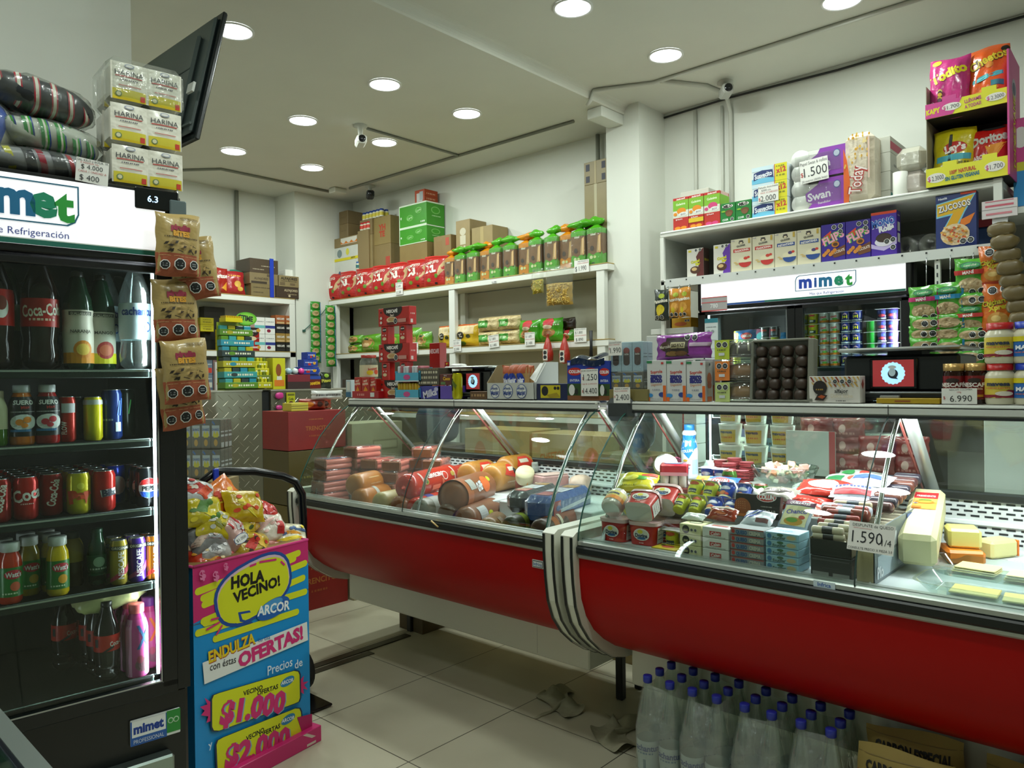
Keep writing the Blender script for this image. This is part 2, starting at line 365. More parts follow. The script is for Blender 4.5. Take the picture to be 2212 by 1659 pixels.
# shelving
shw=mt('e9eae2',.45,0,'paint');wood=P('b29a5e',.6)
def board(m,x0,x1,y0,y1,z,th=.05,edge='x'):
    m.box(x0,x1,y0,y1,z-th,z-.006,shw,.003);m.box(x0-.002 if edge=='x' else x0,x1,y0-(.002 if edge=='y' else 0),y1,z-.006,z,wood)
t=thing('bread_shelf','long white wooden wall shelf holding bread under the cardboard boxes','shelf',(4.38,3.03,0))
X0,X1,Y0,Y1=4.38,4.69,3.03,6.38
for z in(2.236,1.703,1.15):
    m=MB();m.T=Matrix.Translation((-4.38,-3.03,0));board(m,X0,X1,Y0,3.08 if False else Y1,z);m.build('shelf_board',t)
for y in(6.30,4.62,3.10):
    m=MB();m.T=Matrix.Translation((-4.38,-3.03,0));m.box(X0+.005,X0+.05,y-.035,y+.035,0,2.186,shw,.003);m.build('shelf_post',t)
    m=MB();m.T=Matrix.Translation((-4.38,-3.03,0));m.box(X1-.05,X1,y+.1,y+.16,0,2.186,shw,.003);m.build('shelf_post',t)
m=MB();m.T=Matrix.Translation((-4.38,-3.03,0));m.box(X1-.01,X1,3.1,Y1,.1,2.18,mt('b9b7a4',.7));m.build('back_panel',t)
t=thing('back_shelf','white shelf unit on the back wall behind the checker plate counter','shelf',(2.2,6.38,0))
for z in(2.225,1.72,1.25,.8):
    m=MB();m.T=Matrix.Translation((-2.2,-6.38,0));board(m,1.9,4.0,6.38,6.74,z,.055,'y');m.build('shelf_board',t)
m=MB();m.box(1.74,1.8,.0,.36,0,2.17,shw,.003);m.build('shelf_post',t)
m=MB();m.box(-.3,-.24,.0,.36,0,2.17,shw,.003);m.build('shelf_post',t)
m=MB();m.box(-.3,1.8,.34,.355,.1,2.17,mt('c9c8b8',.7));m.build('back_panel',t)
t=thing('grocery_shelf','white metal wall shelf over the display fridge with cereal boxes','shelf',(4.16,2.48,0))
TX=Matrix.Translation((-4.16,-2.48,0))
for z,n in((2.335,'top_board'),(2.035,'lower_board')):
    m=MB();m.T=TX;m.box(4.16,4.78,.66,2.48,z-.035,z,shw,.004);m.box(4.157,4.16,.66,2.48,z-.012,z-.009,P('b5b8b2'));m.build(n,t)
m=MB();m.T=TX;m.box(4.15,4.16,.66,2.44,1.985,2.035,P('d3d6d2'));
for i in range(16):m.box(4.148,4.15,.75+.11*i,.758+.11*i,2.018,2.026,P('202224'))
m.build('punched_rail',t)
m=MB();m.T=TX;m.box(4.16,4.18,2.455,2.48,0,2.30,shw);m.box(4.18,4.78,2.468,2.478,2.0,2.30,mt('bfc2b8',.6));m.build('end_frame',t)
m=MB();m.T=TX;m.box(4.155,4.185,.655,.69,1.2,2.335,shw);m.build('upright',t)
m=MB();m.T=TX;m.box(4.76,4.78,.3,2.47,1.98,2.3,mt('8f9188',.7));m.build('back_panel',t)
for y in(.93,.81,.70):
    m=MB();m.T=TX;m.box(4.165,4.19,y-.012,y+.012,1.2,2.0,shw)
    for i in range(20):m.box(4.163,4.166,y-.003,y+.003,1.22+.04*i,1.24+.04*i,P('33363a'))
    m.build('slotted_upright',t)
m=MB();m.T=TX;m.box(4.4,4.78,.35,1.0,1.60,1.63,shw);m.box(4.7,4.78,.3,1.03,1.0,2.0,mt('6f7268',.7));m.build('side_shelf',t)
# display fridges
fb=mt('0b0d0e',.35);fin=mt('14181a',.45);chrome=mt('c9cdd0',.18,1.);steel=mt('a8acae',.3,.9)
glassF=mt('e9f2ee',.02,0,'glass',.022);LEDW=mt('eef6ff',.5,0,'emit',14.)
def logo(m,S,W,H,x0,x1,zt,zb,greens=True):
    """rounded frame, striped wordmark and tag line; coordinates are fractions of the header"""
    w_,h_=(x1-x0),(zt-zb);c=(x0+x1)/2;r=.16
    fr=[(x0+.10*w_*k,zt)for k in(0,)]
    out=[(x0+.07*w_,zt),(x1,zt),(x1,zb+.3*h_),(x1-.03*w_,zb+.1*h_),(x1-.09*w_,zb),(x0,zb),(x0,zt-.3*h_),(x0+.025*w_,zt-.08*h_)]
    cols=['1d4fb0','1a6f88','1f8a4a']
    n=len(out);cy=(zt+zb)/2
    m.add([S(x,y,.0012)for x,y in out]+[S(c+(x-c)*.975,cy+(y-cy)*.93,.0012)for x,y in out],[(i,(i+1)%n,n+(i+1)%n,n+i)for i in range(n)],P('2a6f8c'))
    for i,(ch,cx)in enumerate(zip('mimet',(.175,.345,.51,.725,.885))):
        hh_=h_*(.80 if ch in 'me' else.74 if ch=='t' else.60)
        m.art(S,W,H,[('t',ch,x0+w_*cx,cy+(.085*hh_/.72 if ch in 'me' else 0),hh_,['1c46b4','1b55a8','1670a0','14906a','2aa33c'][i],.3,0,.045)],d0=.0014)
def fridge(label,w,hz0,hz1,two,badge=False,ht=2.0,sx=0.):
    """origin at the right front bottom corner; body reaches back along +Y"""
    t=thing('display_fridge',label,'fridge')
    m=MB();D=.68
    m.box(-w,sx,.03,D,0,.50,fb,.01);m.box(-w,sx,.03,D,hz0-.03,ht,fb,.01)
    m.box(-w,-w+.05,.03,D,.5,hz0-.03,fb);m.box(-.05,sx,.012,D,.5,hz0-.03,fb);m.box(-w+.05,-.05,D-.04,D,.5,hz0-.03,fb)
    m.build('cabinet_body',t)
    m=MB();m.box(-w+.05,-w+.052,.06,D-.04,.5,hz0-.03,fin);m.box(-.052,-.05,.06,D-.04,.5,hz0-.03,fin);m.box(-w+.05,-.05,D-.05,D-.042,.5,hz0-.03,fin);m.build('liner',t)
    m=MB();m.box(-w+.015,-.015,0,.03,hz0-.02,hz1+.012,fb,.004);W=w-.08;H=hz1-hz0
    m.box(-w+.04,-.04,-.004,0,hz0,hz1,mt('f4f4f8',.35,0,'emit',.62),.0)
    S=lambda u,v,o:(-w+.04+u*W,-.004-o,hz0+v*H)
    logo(m,S,W,H,.505,.79,.93,.32)
    m.art(S,W,H,[('t','Más que Refrigeración',.655,.185,.105,'3c4fa0',.27,0,.0),('r',0,.0,1,.075,'14695a'),('r',0,-.0,.35,.075,'1f4f9c'),('r',0,.075,1,.09,'e6ede6')],d0=.001)
    m.build('light_header',t)
    n=2 if two else 1;z0,z1=.52,hz0-.03
    for k in range(n):
        a=-w+.02+k*(w-.04)/n;b=a+(w-.04)/n
        m=MB();fw=.045
        for(p,q,r_,s_)in((a,b,z0-.02,z0+.02),(a,b,z1-.02,z1),(a,a+fw,z0,z1),(b-fw,b,z0,z1)):m.box(p,q,.0,.03,r_,s_,fb,.003)
        m.box(a+fw,b-fw,-.001,.001,z0+.02,z0+.024,steel);m.box(b-fw-.004,b-fw,-.001,.001,z0+.02,z1-.02,steel)
        d=m.build('door_frame',t)
        MB().box(a+fw,b-fw,.012,.016,z0+.02,z1-.02,glassF).build('glass_pane',d)
    for x in(-w+.062,-.062):
        MB().box(x-.004,x+.004,.045,.055,.55,hz0-.04,LEDW).build('led_strip',t)
        ld=bpy.data.lights.new('led_lamp','AREA');ld.shape='RECTANGLE';ld.size=.03;ld.size_y=1.2;ld.energy=3.5 if sx else 28.;ld.color=(.9,.97,1.)
        lo=bpy.data.objects.new('led_lamp',ld);COL.objects.link(lo);lo.parent=t;sgn=1 if x<-w/2 else-1
        lo.matrix_local=Matrix.Translation((x+sgn*.012,.06,1.12))@Matrix.Rotation(-sgn*pi/2,4,'Y')@Matrix.Rotation(0,4,'Z')@Matrix.Rotation(pi/2,4,'Z')
    return t
def fshelf(t,w,z,d0=.06):
    m=MB();m.box(-w+.055,-.055,d0,.6,z-.012,z-.004,mt('1c2122',.4,.3));m.box(-w+.055,-.055,d0-.006,d0,z-.022,z+.004,mt('39403f',.25,.8),.002)
    m.box(-w+.055,-.055,d0-.008,d0-.006,z-.004,z+.001,chrome);m.build('shelf',t)
FA=radians(-6.57);FX=Matrix.Translation((1.028,2.269,0))@Matrix.Rotation(FA,4,'Z')
fr1=fridge('tall black display fridge with a lit sign and drinks, beside the candy stand',1.16,1.80,1.985,True,sx=.018)
fr1.matrix_world=FX
for z in(1.464,1.256,1.049,.827,.545):fshelf(fr1,1.16,z)
m=MB();m.box(-.123,.0,-.008,.0,1.935,1.998,P('0c1012',.2),.004)
m.art(lambda u,v,o:(-.123+.123*u,-.008-o,1.935+.063*v),.123,.063,[])
v,f,wd=textmesh('6.3',.01);m.add([(-.075+p[0]*.026,-.0088,1.957+p[1]*.026)for p in v],f,mt('9fd0ff',.5,0,'emit',3.));m.build('temperature_display',fr1)
m=MB();S=lambda u,v,o:(-.15+u*.14,.022-o,.365+v*.075);m.box(-.15,-.01,.022,.029,.365,.44,P('e8eceb',.3),.002)
m.art(S,.14,.075,[('r',0,0,.72,.95,'2b5fb0'),('r',.03,.32,.70,.95,'eef1f1'),('r',.72,.12,1,1,'2f8f3a'),('t','mimet',.36,.64,.36,'1c3f9a',.6,0,.05),('t','PROFESSIONAL',.36,.15,.16,'dfe8f4',.6,0,.0),('e',.80,.6,.06,.12,'bfe0bf'),('e',.91,.6,.06,.12,'bfe0bf'),('e',.80,.6,.04,.08,'2f8f3a'),('e',.91,.6,.04,.08,'2f8f3a')]);m.build('maker_badge',fr1)
m=MB();m.box(-.5,-.04,-.02,.03,.27,.325,mt('8d9b95',.25,.9),.006);m.build('kick_plate',fr1)
fr2=fridge('black display fridge against the right wall with yogurt pots inside',1.21,1.845,1.985,True,ht=2.0)
fr2.location=(4.16,1.03,0);fr2.rotation_euler.z=RW
for z in(1.47,1.2,.95,.7):fshelf(fr2,1.21,z)
# deli cases
GL=[(2.153,.845),(2.158,.88),(2.18,.942),(2.225,1.028),(2.292,1.135),(2.345,1.19),(2.395,1.24),(2.44,1.273),(2.478,1.292)]
RED=[(2.162,.79),(2.162,.72),(2.172,.634),(2.20,.565),(2.245,.505),(2.306,.455),(2.38,.41),(2.456,.385)]
cream=mt('dcdccd',.4);redp=mt('a80000',.42);alu=mt('b9bfba',.32,.7);redp.node_tree.nodes['Principled BSDF'].inputs['Specular IOR Level'].default_value=.22;rub=mt('101615',.4);canop=mt('c9cbc4',.4)
glassD=mt('e9f3ee',.012,0,'glass');deckm=mt('dfe6e8',.35)
def deli_case(label,y0,y1,seam,lit,lend,rend,slots,dz=.84):
    t=thing('deli_case',label,'refrigerated display case',(2.15,y0,0));T=Matrix.Translation((-2.15,-y0,0))
    def B():m=MB();m.T=T;return m
    m=B();m.box(2.445,3.0,y0+.03,y1-.03,.25,.42,cream,.006);m.box(2.46,3.02,y0+.03,y1-.03,.40,dz-.045,cream);m.box(2.4448,2.4451,y0+.3,y0+.302,.26,.38,P('a9a99c'));m.build('base_cabinet',t)
    for x in(2.80,2.95):
        for y in(y0+.12,y1-.12):m=B();m.box(x-.018,x+.018,y-.018,y+.018,0,.25,P('1b1c1a'),.005);m.build('leg',t)
    m=B();n=len(RED);m.add([(x,y,z)for y in(y0,y1)for x,z in RED],[(i,i+1,n+i+1,n+i)for i in range(n-1)],redp,True)
    m.poly([(x+.004,z)for x,z in RED]+[(2.5,.385),(2.5,.79)],y0+.001,y0+.003,redp,'y');m.build('front_panel',t)
    m=B()
    for z0,z1,x,mat in((.826,.848,2.150,alu),(.800,.828,2.140,rub),(.783,.802,2.150,alu)):m.box(x,2.185,y0,y1,z0,z1,mat,.005)
    m.build('bumper_rail',t)
    m=B();m.box(2.18,2.97,y0,y1,dz-.04,dz,deckm);m.box(2.18,2.20,y0,y1,dz,.85,alu)
    for k in range(1,4):m.box(2.22,2.95,y0+(y1-y0)*k/4-.001,y0+(y1-y0)*k/4+.001,dz,dz+.0005,P('8fa0a8'))
    m.build('deck',t)
    m=B();m.box(2.955,2.99,y0,y1,dz-.02,.995,P('dfe3e3',.4));m.box(2.945,2.956,y0,y1,.91,.925,P('eef0f0'),.002)
    if slots:
        for r in range(8):
            z=.852+.0155*r+(.022 if r>3 else 0);y=y0+.02+(.02 if r%2 else 0)
            if z>.985:continue
            while y<y1-.04:m.box(2.954,2.9555,y,y+.026,z,z+.0065,P('1c2226'));y+=.041
    m.build('rear_grille',t)
    m=B();m.box(2.94,2.985,y0,y1,.993,1.02,P('1a1e1f',.4),.004);m.build('rear_rail',t)
    for a,b in((seam,y1),(y0,seam)):
        m=B();n=len(GL);g=.002;m.add([(x,y,z)for y in(a+g,b-g)for x,z in GL],[(i,i+1,n+i+1,n+i)for i in range(n-1)],glassD,True);m.build('curved_glass',t)
        mid=(a+b)/2
        m=B();m.add([(2.955,a,1.02),(2.955,b,1.02),(2.68,b,1.29),(2.68,a,1.29)],[(0,1,2,3)],mt('e9f1ec',.03,0,'glass',.035));m.build('rear_glass',t)
    if seam:
        m=B();m.tube([(x-.0015,seam,z+.001)for x,z in GL],.0022,P('2c4440',.3),6);m.build('glass_seam',t)
    outline=GL+[(2.68,1.292),(2.955,1.0),(2.955,.845)]
    for on,y in((lend,y1-.004),(rend,y0+.004)):
        if on:
            m=B();m.add([(x,y,z)for x,z in outline],[tuple(range(len(outline)))],mt('e9f3ee',.012,0,'glass',.04));m.tube([(x-.001,y,z+.001)for x,z in GL],.003,P('2f5a50',.2),6);m.build('end_glass',t)
    m=B();m.box(2.475,2.80,y0,y1,1.314,1.332,canop,.006);m.box(2.475,2.50,y0,y1,1.294,1.331,canop,.008);m.box(2.78,2.80,y0,y1,1.294,1.331,canop);m.box(2.474,2.50,y0,y1,1.289,1.296,P('15181a'));m.box(2.4735,2.4748,seam-.001,seam+.001,1.299,1.33,P('3a3c3a'));m.build('canopy',t)
    chrome_t=mt('cfd3d0',.15,1.)
    ys=[y1-.06,seam-.02,y0+.06]
    for y in ys:
        m=B();m.tube([(2.505,y,1.29),(2.45,y,1.235),(2.36,y,1.12),(2.275,y,.98),(2.225,y,.84)],.0075,chrome_t,8);m.build('chrome_support',t)
        m=B();m.tube([(2.62,y,1.29),(2.93,y,1.0)],[.022,.022],mt('a7aca8',.4,.5),4,.3);m.tube([(2.60,y+.025,1.29),(2.91,y+.025,1.0)],.004,P('7d3a34'),6);m.build('rear_strut',t)
    if lit:
        MB_=B();MB_.tube([(2.60,y0+.08,1.305),(2.60,y1-.08,1.305)],.006,mt('f2f8ff',.5,0,'emit',7.),8);MB_.build('light_tube',t)  # assumed tube in the right case; only added light in the left
        ld=bpy.data.lights.new('case_lamp','AREA');ld.shape='RECTANGLE';ld.size=.04;ld.size_y=(y1-y0)*.9;ld.energy=lit;ld.color=(.95,.99,1.)
        lo=bpy.data.objects.new('case_lamp',ld);COL.objects.link(lo);lo.parent=t;lo.location=(2.60-2.15,(y1-y0)/2,1.297)
    def end(ya,yb,nm):
        m=B();P_=[(2.128,.862),(2.128,.79),(2.135,.70),(2.148,.61),(2.175,.54),(2.225,.475),(2.29,.42),(2.37,.37),(2.456,.345),(2.62,.335),(3.0,.335),(3.0,.875),(2.15,.875)]
        m.poly(P_,ya,yb,cream,'y')
        w_=.012;Q=[(x-.003,z-.003)for x,z in P_[:9]];n=len(Q)
        for yy in(ya+.001,yb-w_-.001):m.add([(x,y,z)for y in(yy,yy+w_)for x,z in Q],[(i,i+1,n+i+1,n+i)for i in range(n-1)],rub)
        m.build('end_panel',t)
    if lend:end(y1,y1+.055,'l')
    if rend:end(y0-.055,y0,'r')
    return t
dcl=deli_case('long red and cream deli case on the left with sausages under curved glass',1.775,3.44,2.60,9.0,True,True,True,.79)  # hidden tube and lamp are added here to brighten the goods
dcr=deli_case('nearer red and cream deli case on the right with cheese and dairy, brightly lit',-.30,1.635,.69,16.0,True,False,True)
m=MB();m.T=Matrix.Translation((-2.15,-1.775,0));m.box(2.462,2.52,1.60,1.73,1.255,1.345,P('3a3f40',.4),.02);m.build('joint_cap',dcl)
m=MB();m.T=Matrix.Translation((-2.15,-1.775,0));S=lambda u,v,o:(2.158-o,1.853-.055*u,.716+.03*v)
m.box(2.158,2.162,1.798,1.853,.716,.746,P('c8ccc8'),.001);m.art(S,.055,.03,[('r',.06,.1,.94,.9,'20303a'),('r',.1,.18,.9,.82,'d8dedc'),('t','Infrica',.5,.5,.4,'2b5a9c')]);m.build('maker_badge',dcl)
m=MB();m.T=Matrix.Translation((-2.15,.30,0));S=lambda u,v,o:(2.149-o,.80-.06*u,.828+.018*v)
m.art(S,.06,.018,[('r',0,0,1,1,'cfe0ea'),('t','Infrica',.5,.5,.6,'2b5ab0')]);m.build('maker_badge',dcr)
# candy stand
BA=atan2(.085,.504)
def candy_stand():
    t=thing('candy_stand','bright blue and pink cardboard candy stand with price offers on the aisle floor','display stand',(1.678,2.610,0),BA)
    w,d,h=.512,.34,.80;m=MB()
    bl=P('1c8fd2',.4);pk=P('c8286e',.4)
    m.box(-w,0,0,.004,.02,h,bl);m.box(-w,-w+.004,.004,d,.02,h,bl);m.box(-.004,0,.004,d,.02,h,P('1b3f5c',.5));m.box(-w,0,d-.004,d,.02,h,bl);m.box(-w,0,0,d,.60,.605,P('b0905a'))
    yel='d8dc1e';blu='1f4b9a';pnk='d22f74';S=lambda u,v,o:(-w+u*w,-o,v*h)
    A=[]
    A.append(('p',[(0,1),(1,1),(1,.885),(0,.76)],'c8286e'))
    def bar(p,q,r_,c):
        (x0,y0),(x1,y1)=p,q;W_,H_=w,h;dx,dy=(x1-x0)*W_,(y1-y0)*H_;L_=sqrt(dx*dx+dy*dy);nx,ny=-dy/L_*r_,dx/L_*r_;a0=atan2(dy,dx)
        pts=[(x0+r_*cos(a0+pi/2+pi*i/8)/W_,y0+r_*sin(a0+pi/2+pi*i/8)/H_)for i in range(9)]+[(x1+r_*cos(a0-pi/2+pi*i/8)/W_,y1+r_*sin(a0-pi/2+pi*i/8)/H_)for i in range(9)]
        A.append(('p',pts,c))
    for X in([(0.039,0.891),(0.902,0.945)],[(0.079,0.857),(0.857,0.924)],[(0.086,0.828),(0.965,0.887)],[(0.077,0.758),(0.944,0.818)],[(0.091,0.748),(0.961,0.747)],[(0.034,0.715),(0.479,0.712)],[(0.167,0.666),(0.876,0.662)]):
        bar(X[0],X[1],.0125,yel)
    def ell(p,ru,rv,c,n=28,rot=0.12,pw=2.6):
        pts=[]
        for i in range(n):
            a=2*pi*i/n;x=abs(cos(a))**(2/pw)*(1 if cos(a)>0 else-1)*ru;y=abs(sin(a))**(2/pw)*(1 if sin(a)>0 else-1)*rv
            pts.append((p[0]+(x*cos(rot)-y*sin(rot))/w,p[1]+(x*sin(rot)+y*cos(rot))/h))
        A.append(('p',pts,c))
    c0=[(0.496,0.837)][0];ell(c0,.174,.110,blu,rot=.22);A.append(('p',[(0.182,0.836),(0.192,0.770),(0.249,0.720),(0.338,0.687),(0.475,0.681),(0.404,0.713),(0.371,0.756),(0.297,0.859)],blu));ell(c0,.162,.099,'d9b9c8',rot=.22)
    ell((c0[0],c0[1]-.006),.159,.094,yel,rot=.22);A.append(('p',[(0.205,0.833),(0.212,0.773),(0.267,0.728),(0.339,0.702),(0.424,0.695),(0.362,0.728),(0.348,0.768),(0.343,0.852)],yel))
    A.append(('p',[(0.348,0.750),(0.445,0.743),(0.456,0.732),(0.370,0.738),(0.385,0.711),(0.463,0.688),(0.455,0.680),(0.362,0.706)],blu))
    def tl(s,X,hh,col,bold=.03):
        (a,b),(c,d_)=X;dx,dy=(c-a)*w,(d_-b)*h;L_=sqrt(dx*dx+dy*dy);A.append(('t',s,(a+c)/2,(b+d_)/2,hh,col,L_/w,atan2(dy,dx)*180/pi,bold))
    def tx(s,c,hh,col,mw=.9,rot=14,bold=.04):A.append(('t',s,c[0],c[1],hh,col,mw,rot,bold))
    tl('HOLA',[(0.294,0.890),(0.581,0.885)],.052,'14140f',.05);tl('VECINO!',[(0.275,0.818),(0.752,0.843)],.048,'14140f',.04)
    bar(*[(0.457,0.943),(0.502,0.946)],.004,pnk);bar(*[(0.542,0.950),(0.683,0.943)],.004,pnk);bar(*[(0.734,0.925),(0.760,0.909)],.004,pnk)
    ell([(0.655,0.718)][0],.078,.035,'1f5fae',rot=.16,pw=2);ell([(0.635,0.733)][0],.055,.020,'4d97cf',rot=.2,pw=2);tl('ARCOR',[(0.512,0.727),(0.808,0.711)],.044,'f2f4f4',.03)
    for X in([(0.133,0.755),(0.184,0.754)],[(0.097,0.719),(0.193,0.733)],[(0.172,0.685),(0.213,0.714)]):bar(X[0],X[1],.0035,pnk)
    A.append(('p',[(0.058,0.584),(0.971,0.598),(0.979,0.506),(0.070,0.489)],'e6e8e4'))
    tl('ENDULZA',[(0.104,0.596),(0.488,0.610)],.050,'a8481a',.06);tl('ENDULZA',[(0.104,0.598),(0.485,0.612)],.050,'e6c81c',.03)
    tl('tu día',[(0.508,0.597),(0.623,0.591)],.022,'2a5aa0',0);tl('con éstas',[(0.114,0.554),(0.322,0.548)],.034,'26262a',.005)
    tl('OFERTAS!',[(0.334,0.534),(0.933,0.557)],.062,pnk,.05)
    tl('Precios',[(0.590,0.437),(0.821,0.435)],.044,'d9e6f0',.01);tl('de',[(0.842,0.412),(0.918,0.415)],.042,'d9e6f0',.01)
    for X in([(0.033,0.401),(0.088,0.399),(0.068,0.432),(0.117,0.401),(0.115,0.321),(0.079,0.322),(0.094,0.346),(0.039,0.364),(0.067,0.377)],[(0.890,0.327),(0.930,0.341),(0.920,0.311),(0.977,0.303),(0.929,0.296),(0.965,0.265),(0.920,0.280),(0.928,0.251),(0.888,0.273)]):A.append(('p',X,pnk))
    def plate(X,big,q,hh):
        cx=sum(p[0]for p in X)/4;cy=sum(p[1]for p in X)/4
        def rr(k,c):
            pts=[]
            for i in range(4):
                p=X[i];a=X[i-1];b=X[(i+1)%4];f_=.12
                for tt in(0,.5,1):
                    p1=(p[0]+(a[0]-p[0])*f_*.6,p[1]+(a[1]-p[1])*f_*1.2);p2=(p[0]+(b[0]-p[0])*f_*.6,p[1]+(b[1]-p[1])*f_*1.2)
                    x=(1-tt)**2*p1[0]+2*tt*(1-tt)*p[0]+tt*tt*p2[0];y=(1-tt)**2*p1[1]+2*tt*(1-tt)*p[1]+tt*tt*p2[1]
                    pts.append((cx+(x-cx)*k,cy+(y-cy)*k))
            A.append(('p',pts,c))
        rr(1.035,'1a3050');rr(1,yel)
        tl('VECINO',q[0:2],.021,'14140f',.03);tl('OFERTAS',q[2:4],.021,'14140f',.03);c_=((q[4][0]+q[5][0])/2,(q[4][1]+q[5][1])/2)
        ell(c_,.034,.017,'2f7fb0',rot=.1,pw=2);tl('ARCOR',q[4:6],.017,'f2f4f4',.02)
        tl(big,q[6:8],hh,'7ab0c8',.05);tl(big,[(p[0]-.010,p[1]+.004)for p in q[6:8]],hh,pnk,.055)
    plate([(0.125,0.435),(0.886,0.377),(0.887,0.220),(0.121,0.271)],'$1.000',[(0.373,0.380),(0.544,0.373),(0.489,0.354),(0.687,0.345),(0.711,0.352),(0.826,0.346),(0.158,0.338),(0.798,0.253)],.094)
    plate([(0.151,0.232),(0.890,0.197),(0.907,0.026),(0.158,0.070)],'$2.000',[(0.390,0.173),(0.548,0.176),(0.504,0.160),(0.695,0.157),(0.708,0.173),(0.828,0.164),(0.186,0.137),(0.836,0.075)],.094)
    tx('y',[(0.102,0.225)][0],.03,'d9e6f0',.1,8,.01)
    A.append(('p',[(0.853,0.156),(1.021,0.138),(1.021,-0.050),(0.920,-0.036),(0.591,0.032),(0.938,-0.028)],'b02060'));A.append(('p',[(0.590,0.010),(1.022,-0.032),(1.020,-0.086),(0.555,-0.044),(0.540,-0.006)],'b02060'))
    tx('$',[(0.061,0.962)][0],.04,'e07aa8',.1,14,.04);tx('$',[(0.164,0.943)][0],.04,'e07aa8',.1,14,.04);tx('$',[(0.244,0.973)][0],.03,'e07aa8',.1,14,.04)
    m.art(S,w,h,A,d0=.0004);m.build('printed_box',t)
    m=MB();m.box(-w-.02,.025,-.035,d+.02,0,.062,pk,.002);m.art(lambda u,v,o:(-w+u*w,-.035-o,v*.062),w,.062,[('p',[(.86,.95),(.90,.95),(.99,.5),(.95,.5)],'d8c4b8'),('r',.90,.1,.99,.25,'d8c4b8')]);m.build('base_skirt',t)
    m=MB();m.tube([(-w+.002,0,h),(-.002,0,h),(-.002,d,h),(-w+.002,d,h),(-w+.002,0,h)],.005,P('d63a80'),6);m.build('rim',t)
candy_stand()
t=thing('hand_truck','black tubular hand truck standing behind the candy stand','hand truck',(1.61,2.99,0));bk=mt('0d1012',.2)
m=MB();m.tube([(-.20,.05,0.03),(-.20,0,.9),(-.17,0,1.03),(-.12,0,1.06),(.05,0,1.045),(.19,0,1.01),(.25,0,.98),(.285,0,.92),(.29,0,.8),(.29,.03,.03)],.018,bk,12);m.build('frame',t)
m=MB();m.tube([(-.20,.02,.45),(.29,.02,.45)],.012,bk,8);m.tube([(-.20,.04,.2),(.29,.04,.2)],.012,bk,8);m.build('crossbar',t)
m=MB();m.box(-.22,.31,-.18,.05,.006,.016,bk,.003);m.build('toe_plate',t)
for x in(-.24,.33):
    m=MB();m.T=Matrix.Translation((x,.1,.09))@Matrix.Rotation(pi/2,4,'Y');m.lathe([(.02,-.02),(.09,-.018),(.09,.018),(.02,.02)],P('1a1a1a',.7),20);m.build('wheel',t)
m=MB();m.T=Matrix.Translation((-.13,-.025,1.0));m.box(-.012,.012,-.006,.006,-.09,.075,P('1f3fc4',.4),.003);m.build('blue_strap',t)
# bottles and cans
def bottle(name,R,H,body,cap,style='soda',label=None,capr=.014,neckfill=None,kind='pet',lab_art=(),lab_ang=2.4,cat='bottle',liquid=None):
    """label = (z0, z1, colour) as fractions of H"""
    key=(name,R,H,body,cap,style,str(label),str(lab_art),kind)
    if key in _C:return _C[key]
    if style=='soda':pr=[(R*.55,0),(R*.92,.012),(R,.04*1),(R*.97,H*.16),(R*.90,H*.24),(R,H*.34),(R,H*.62),(R*.93,H*.70),(R*.62,H*.83),(capr*1.05,H*.93),(capr*.95,H*.955)]
    elif style=='juice':pr=[(R*.9,0),(R,.008),(R,H*.40),(R*.94,H*.5),(R,H*.60),(R*.9,H*.72),(R*.62,H*.84),(R*.5,H*.93),(capr,H*.95)]
    elif style=='sport':pr=[(R*.9,0),(R,.006),(R,H*.66),(R*.94,H*.72),(R*.75,H*.82),(capr*1.05,H*.86),(capr*1.0,H*.90)]
    elif style=='jar':pr=[(R*.85,0),(R,.008),(R,H*.62),(R*.93,H*.74),(R*.72,H*.82),(capr*.93,H*.88)]
    elif style=='yog':pr=[(R*.9,0),(R,.006),(R*.96,H*.35),(R,H*.5),(R*.8,H*.68),(R*.62,H*.76),(R*.84,H*.83),(R*.7,H*.88),(capr,H*.9)]
    mat=mt(body,.12 if kind!='pet' else.05,0,kind if kind=='pet' else '')
    m=MB();m.lathe(pr,mat,20)
    parts=[]
    if liquid and kind=='pet':m.lathe([(0,.004),(R*.93,.008),(R*.95,H*.6),(R*.5,H*.86),(0,H*.86)],mt(liquid,.1),16)
    capm=MB();z0=pr[-1][1];capm.lathe([(capr,z0-.006),(capr*1.12,z0-.004),(capr*1.12,H-.002),(capr,H),(0,H)],mt(cap,.35),16)
    parts.append(('cap',capm.mesh('cap'),[]))
    if label:
        lm=MB();bands(lm,pr,label[0]*H,label[1]*H,mt(label[2],.35));S=cylS(pr,label[0]*H,label[1]*H,lab_ang)
        lm.art(S,R*lab_ang,(label[1]-label[0])*H,lab_art,d0=.0012,curved=True);parts.append(('paper_label',lm.mesh('paper_label'),[]))
    _C[key]=(name,cat,m.mesh(name),parts);return _C[key]
def can(name,R,H,col,art=(),ang=2.6,top='b9bcbe',cat='can',band=None):
    key=(name,R,H,col,str(art))
    if key in _C:return _C[key]
    pr=[(R*.8,0),(R,.008),(R,H-.014),(R*.84,H-.002)]
    m=MB();m.lathe(pr,mt(col,.22,.35),22,cap=False);m.lathe([(R*.84,H-.002),(R*.86,H),(R*.80,H),(R*.78,H-.005),(0,H-.005)],mt(top,.2,.9),22)
    m.lathe([(0,.002),(R*.8,0)],mt(top,.2,.9),22)
    m.add([(R*.1*cos(a)*2+.0,R*.35*sin(a),H-.003)for a in[i*pi/5 for i in range(10)]],[tuple(range(10))],mt('dfe1e2',.2,.9))
    if band:bands(m,pr,band[0]*H,band[1]*H,mt(band[2],.25,.3))
    m.art(cylS(pr,.008,H-.014,ang),R*ang,H-.022,art,d0=.001,curved=True)
    _C[key]=(name,cat,m.mesh(name),[]);return _C[key]
def fp(s,d,z):return tuple(FX@Vector((s,d,z)))
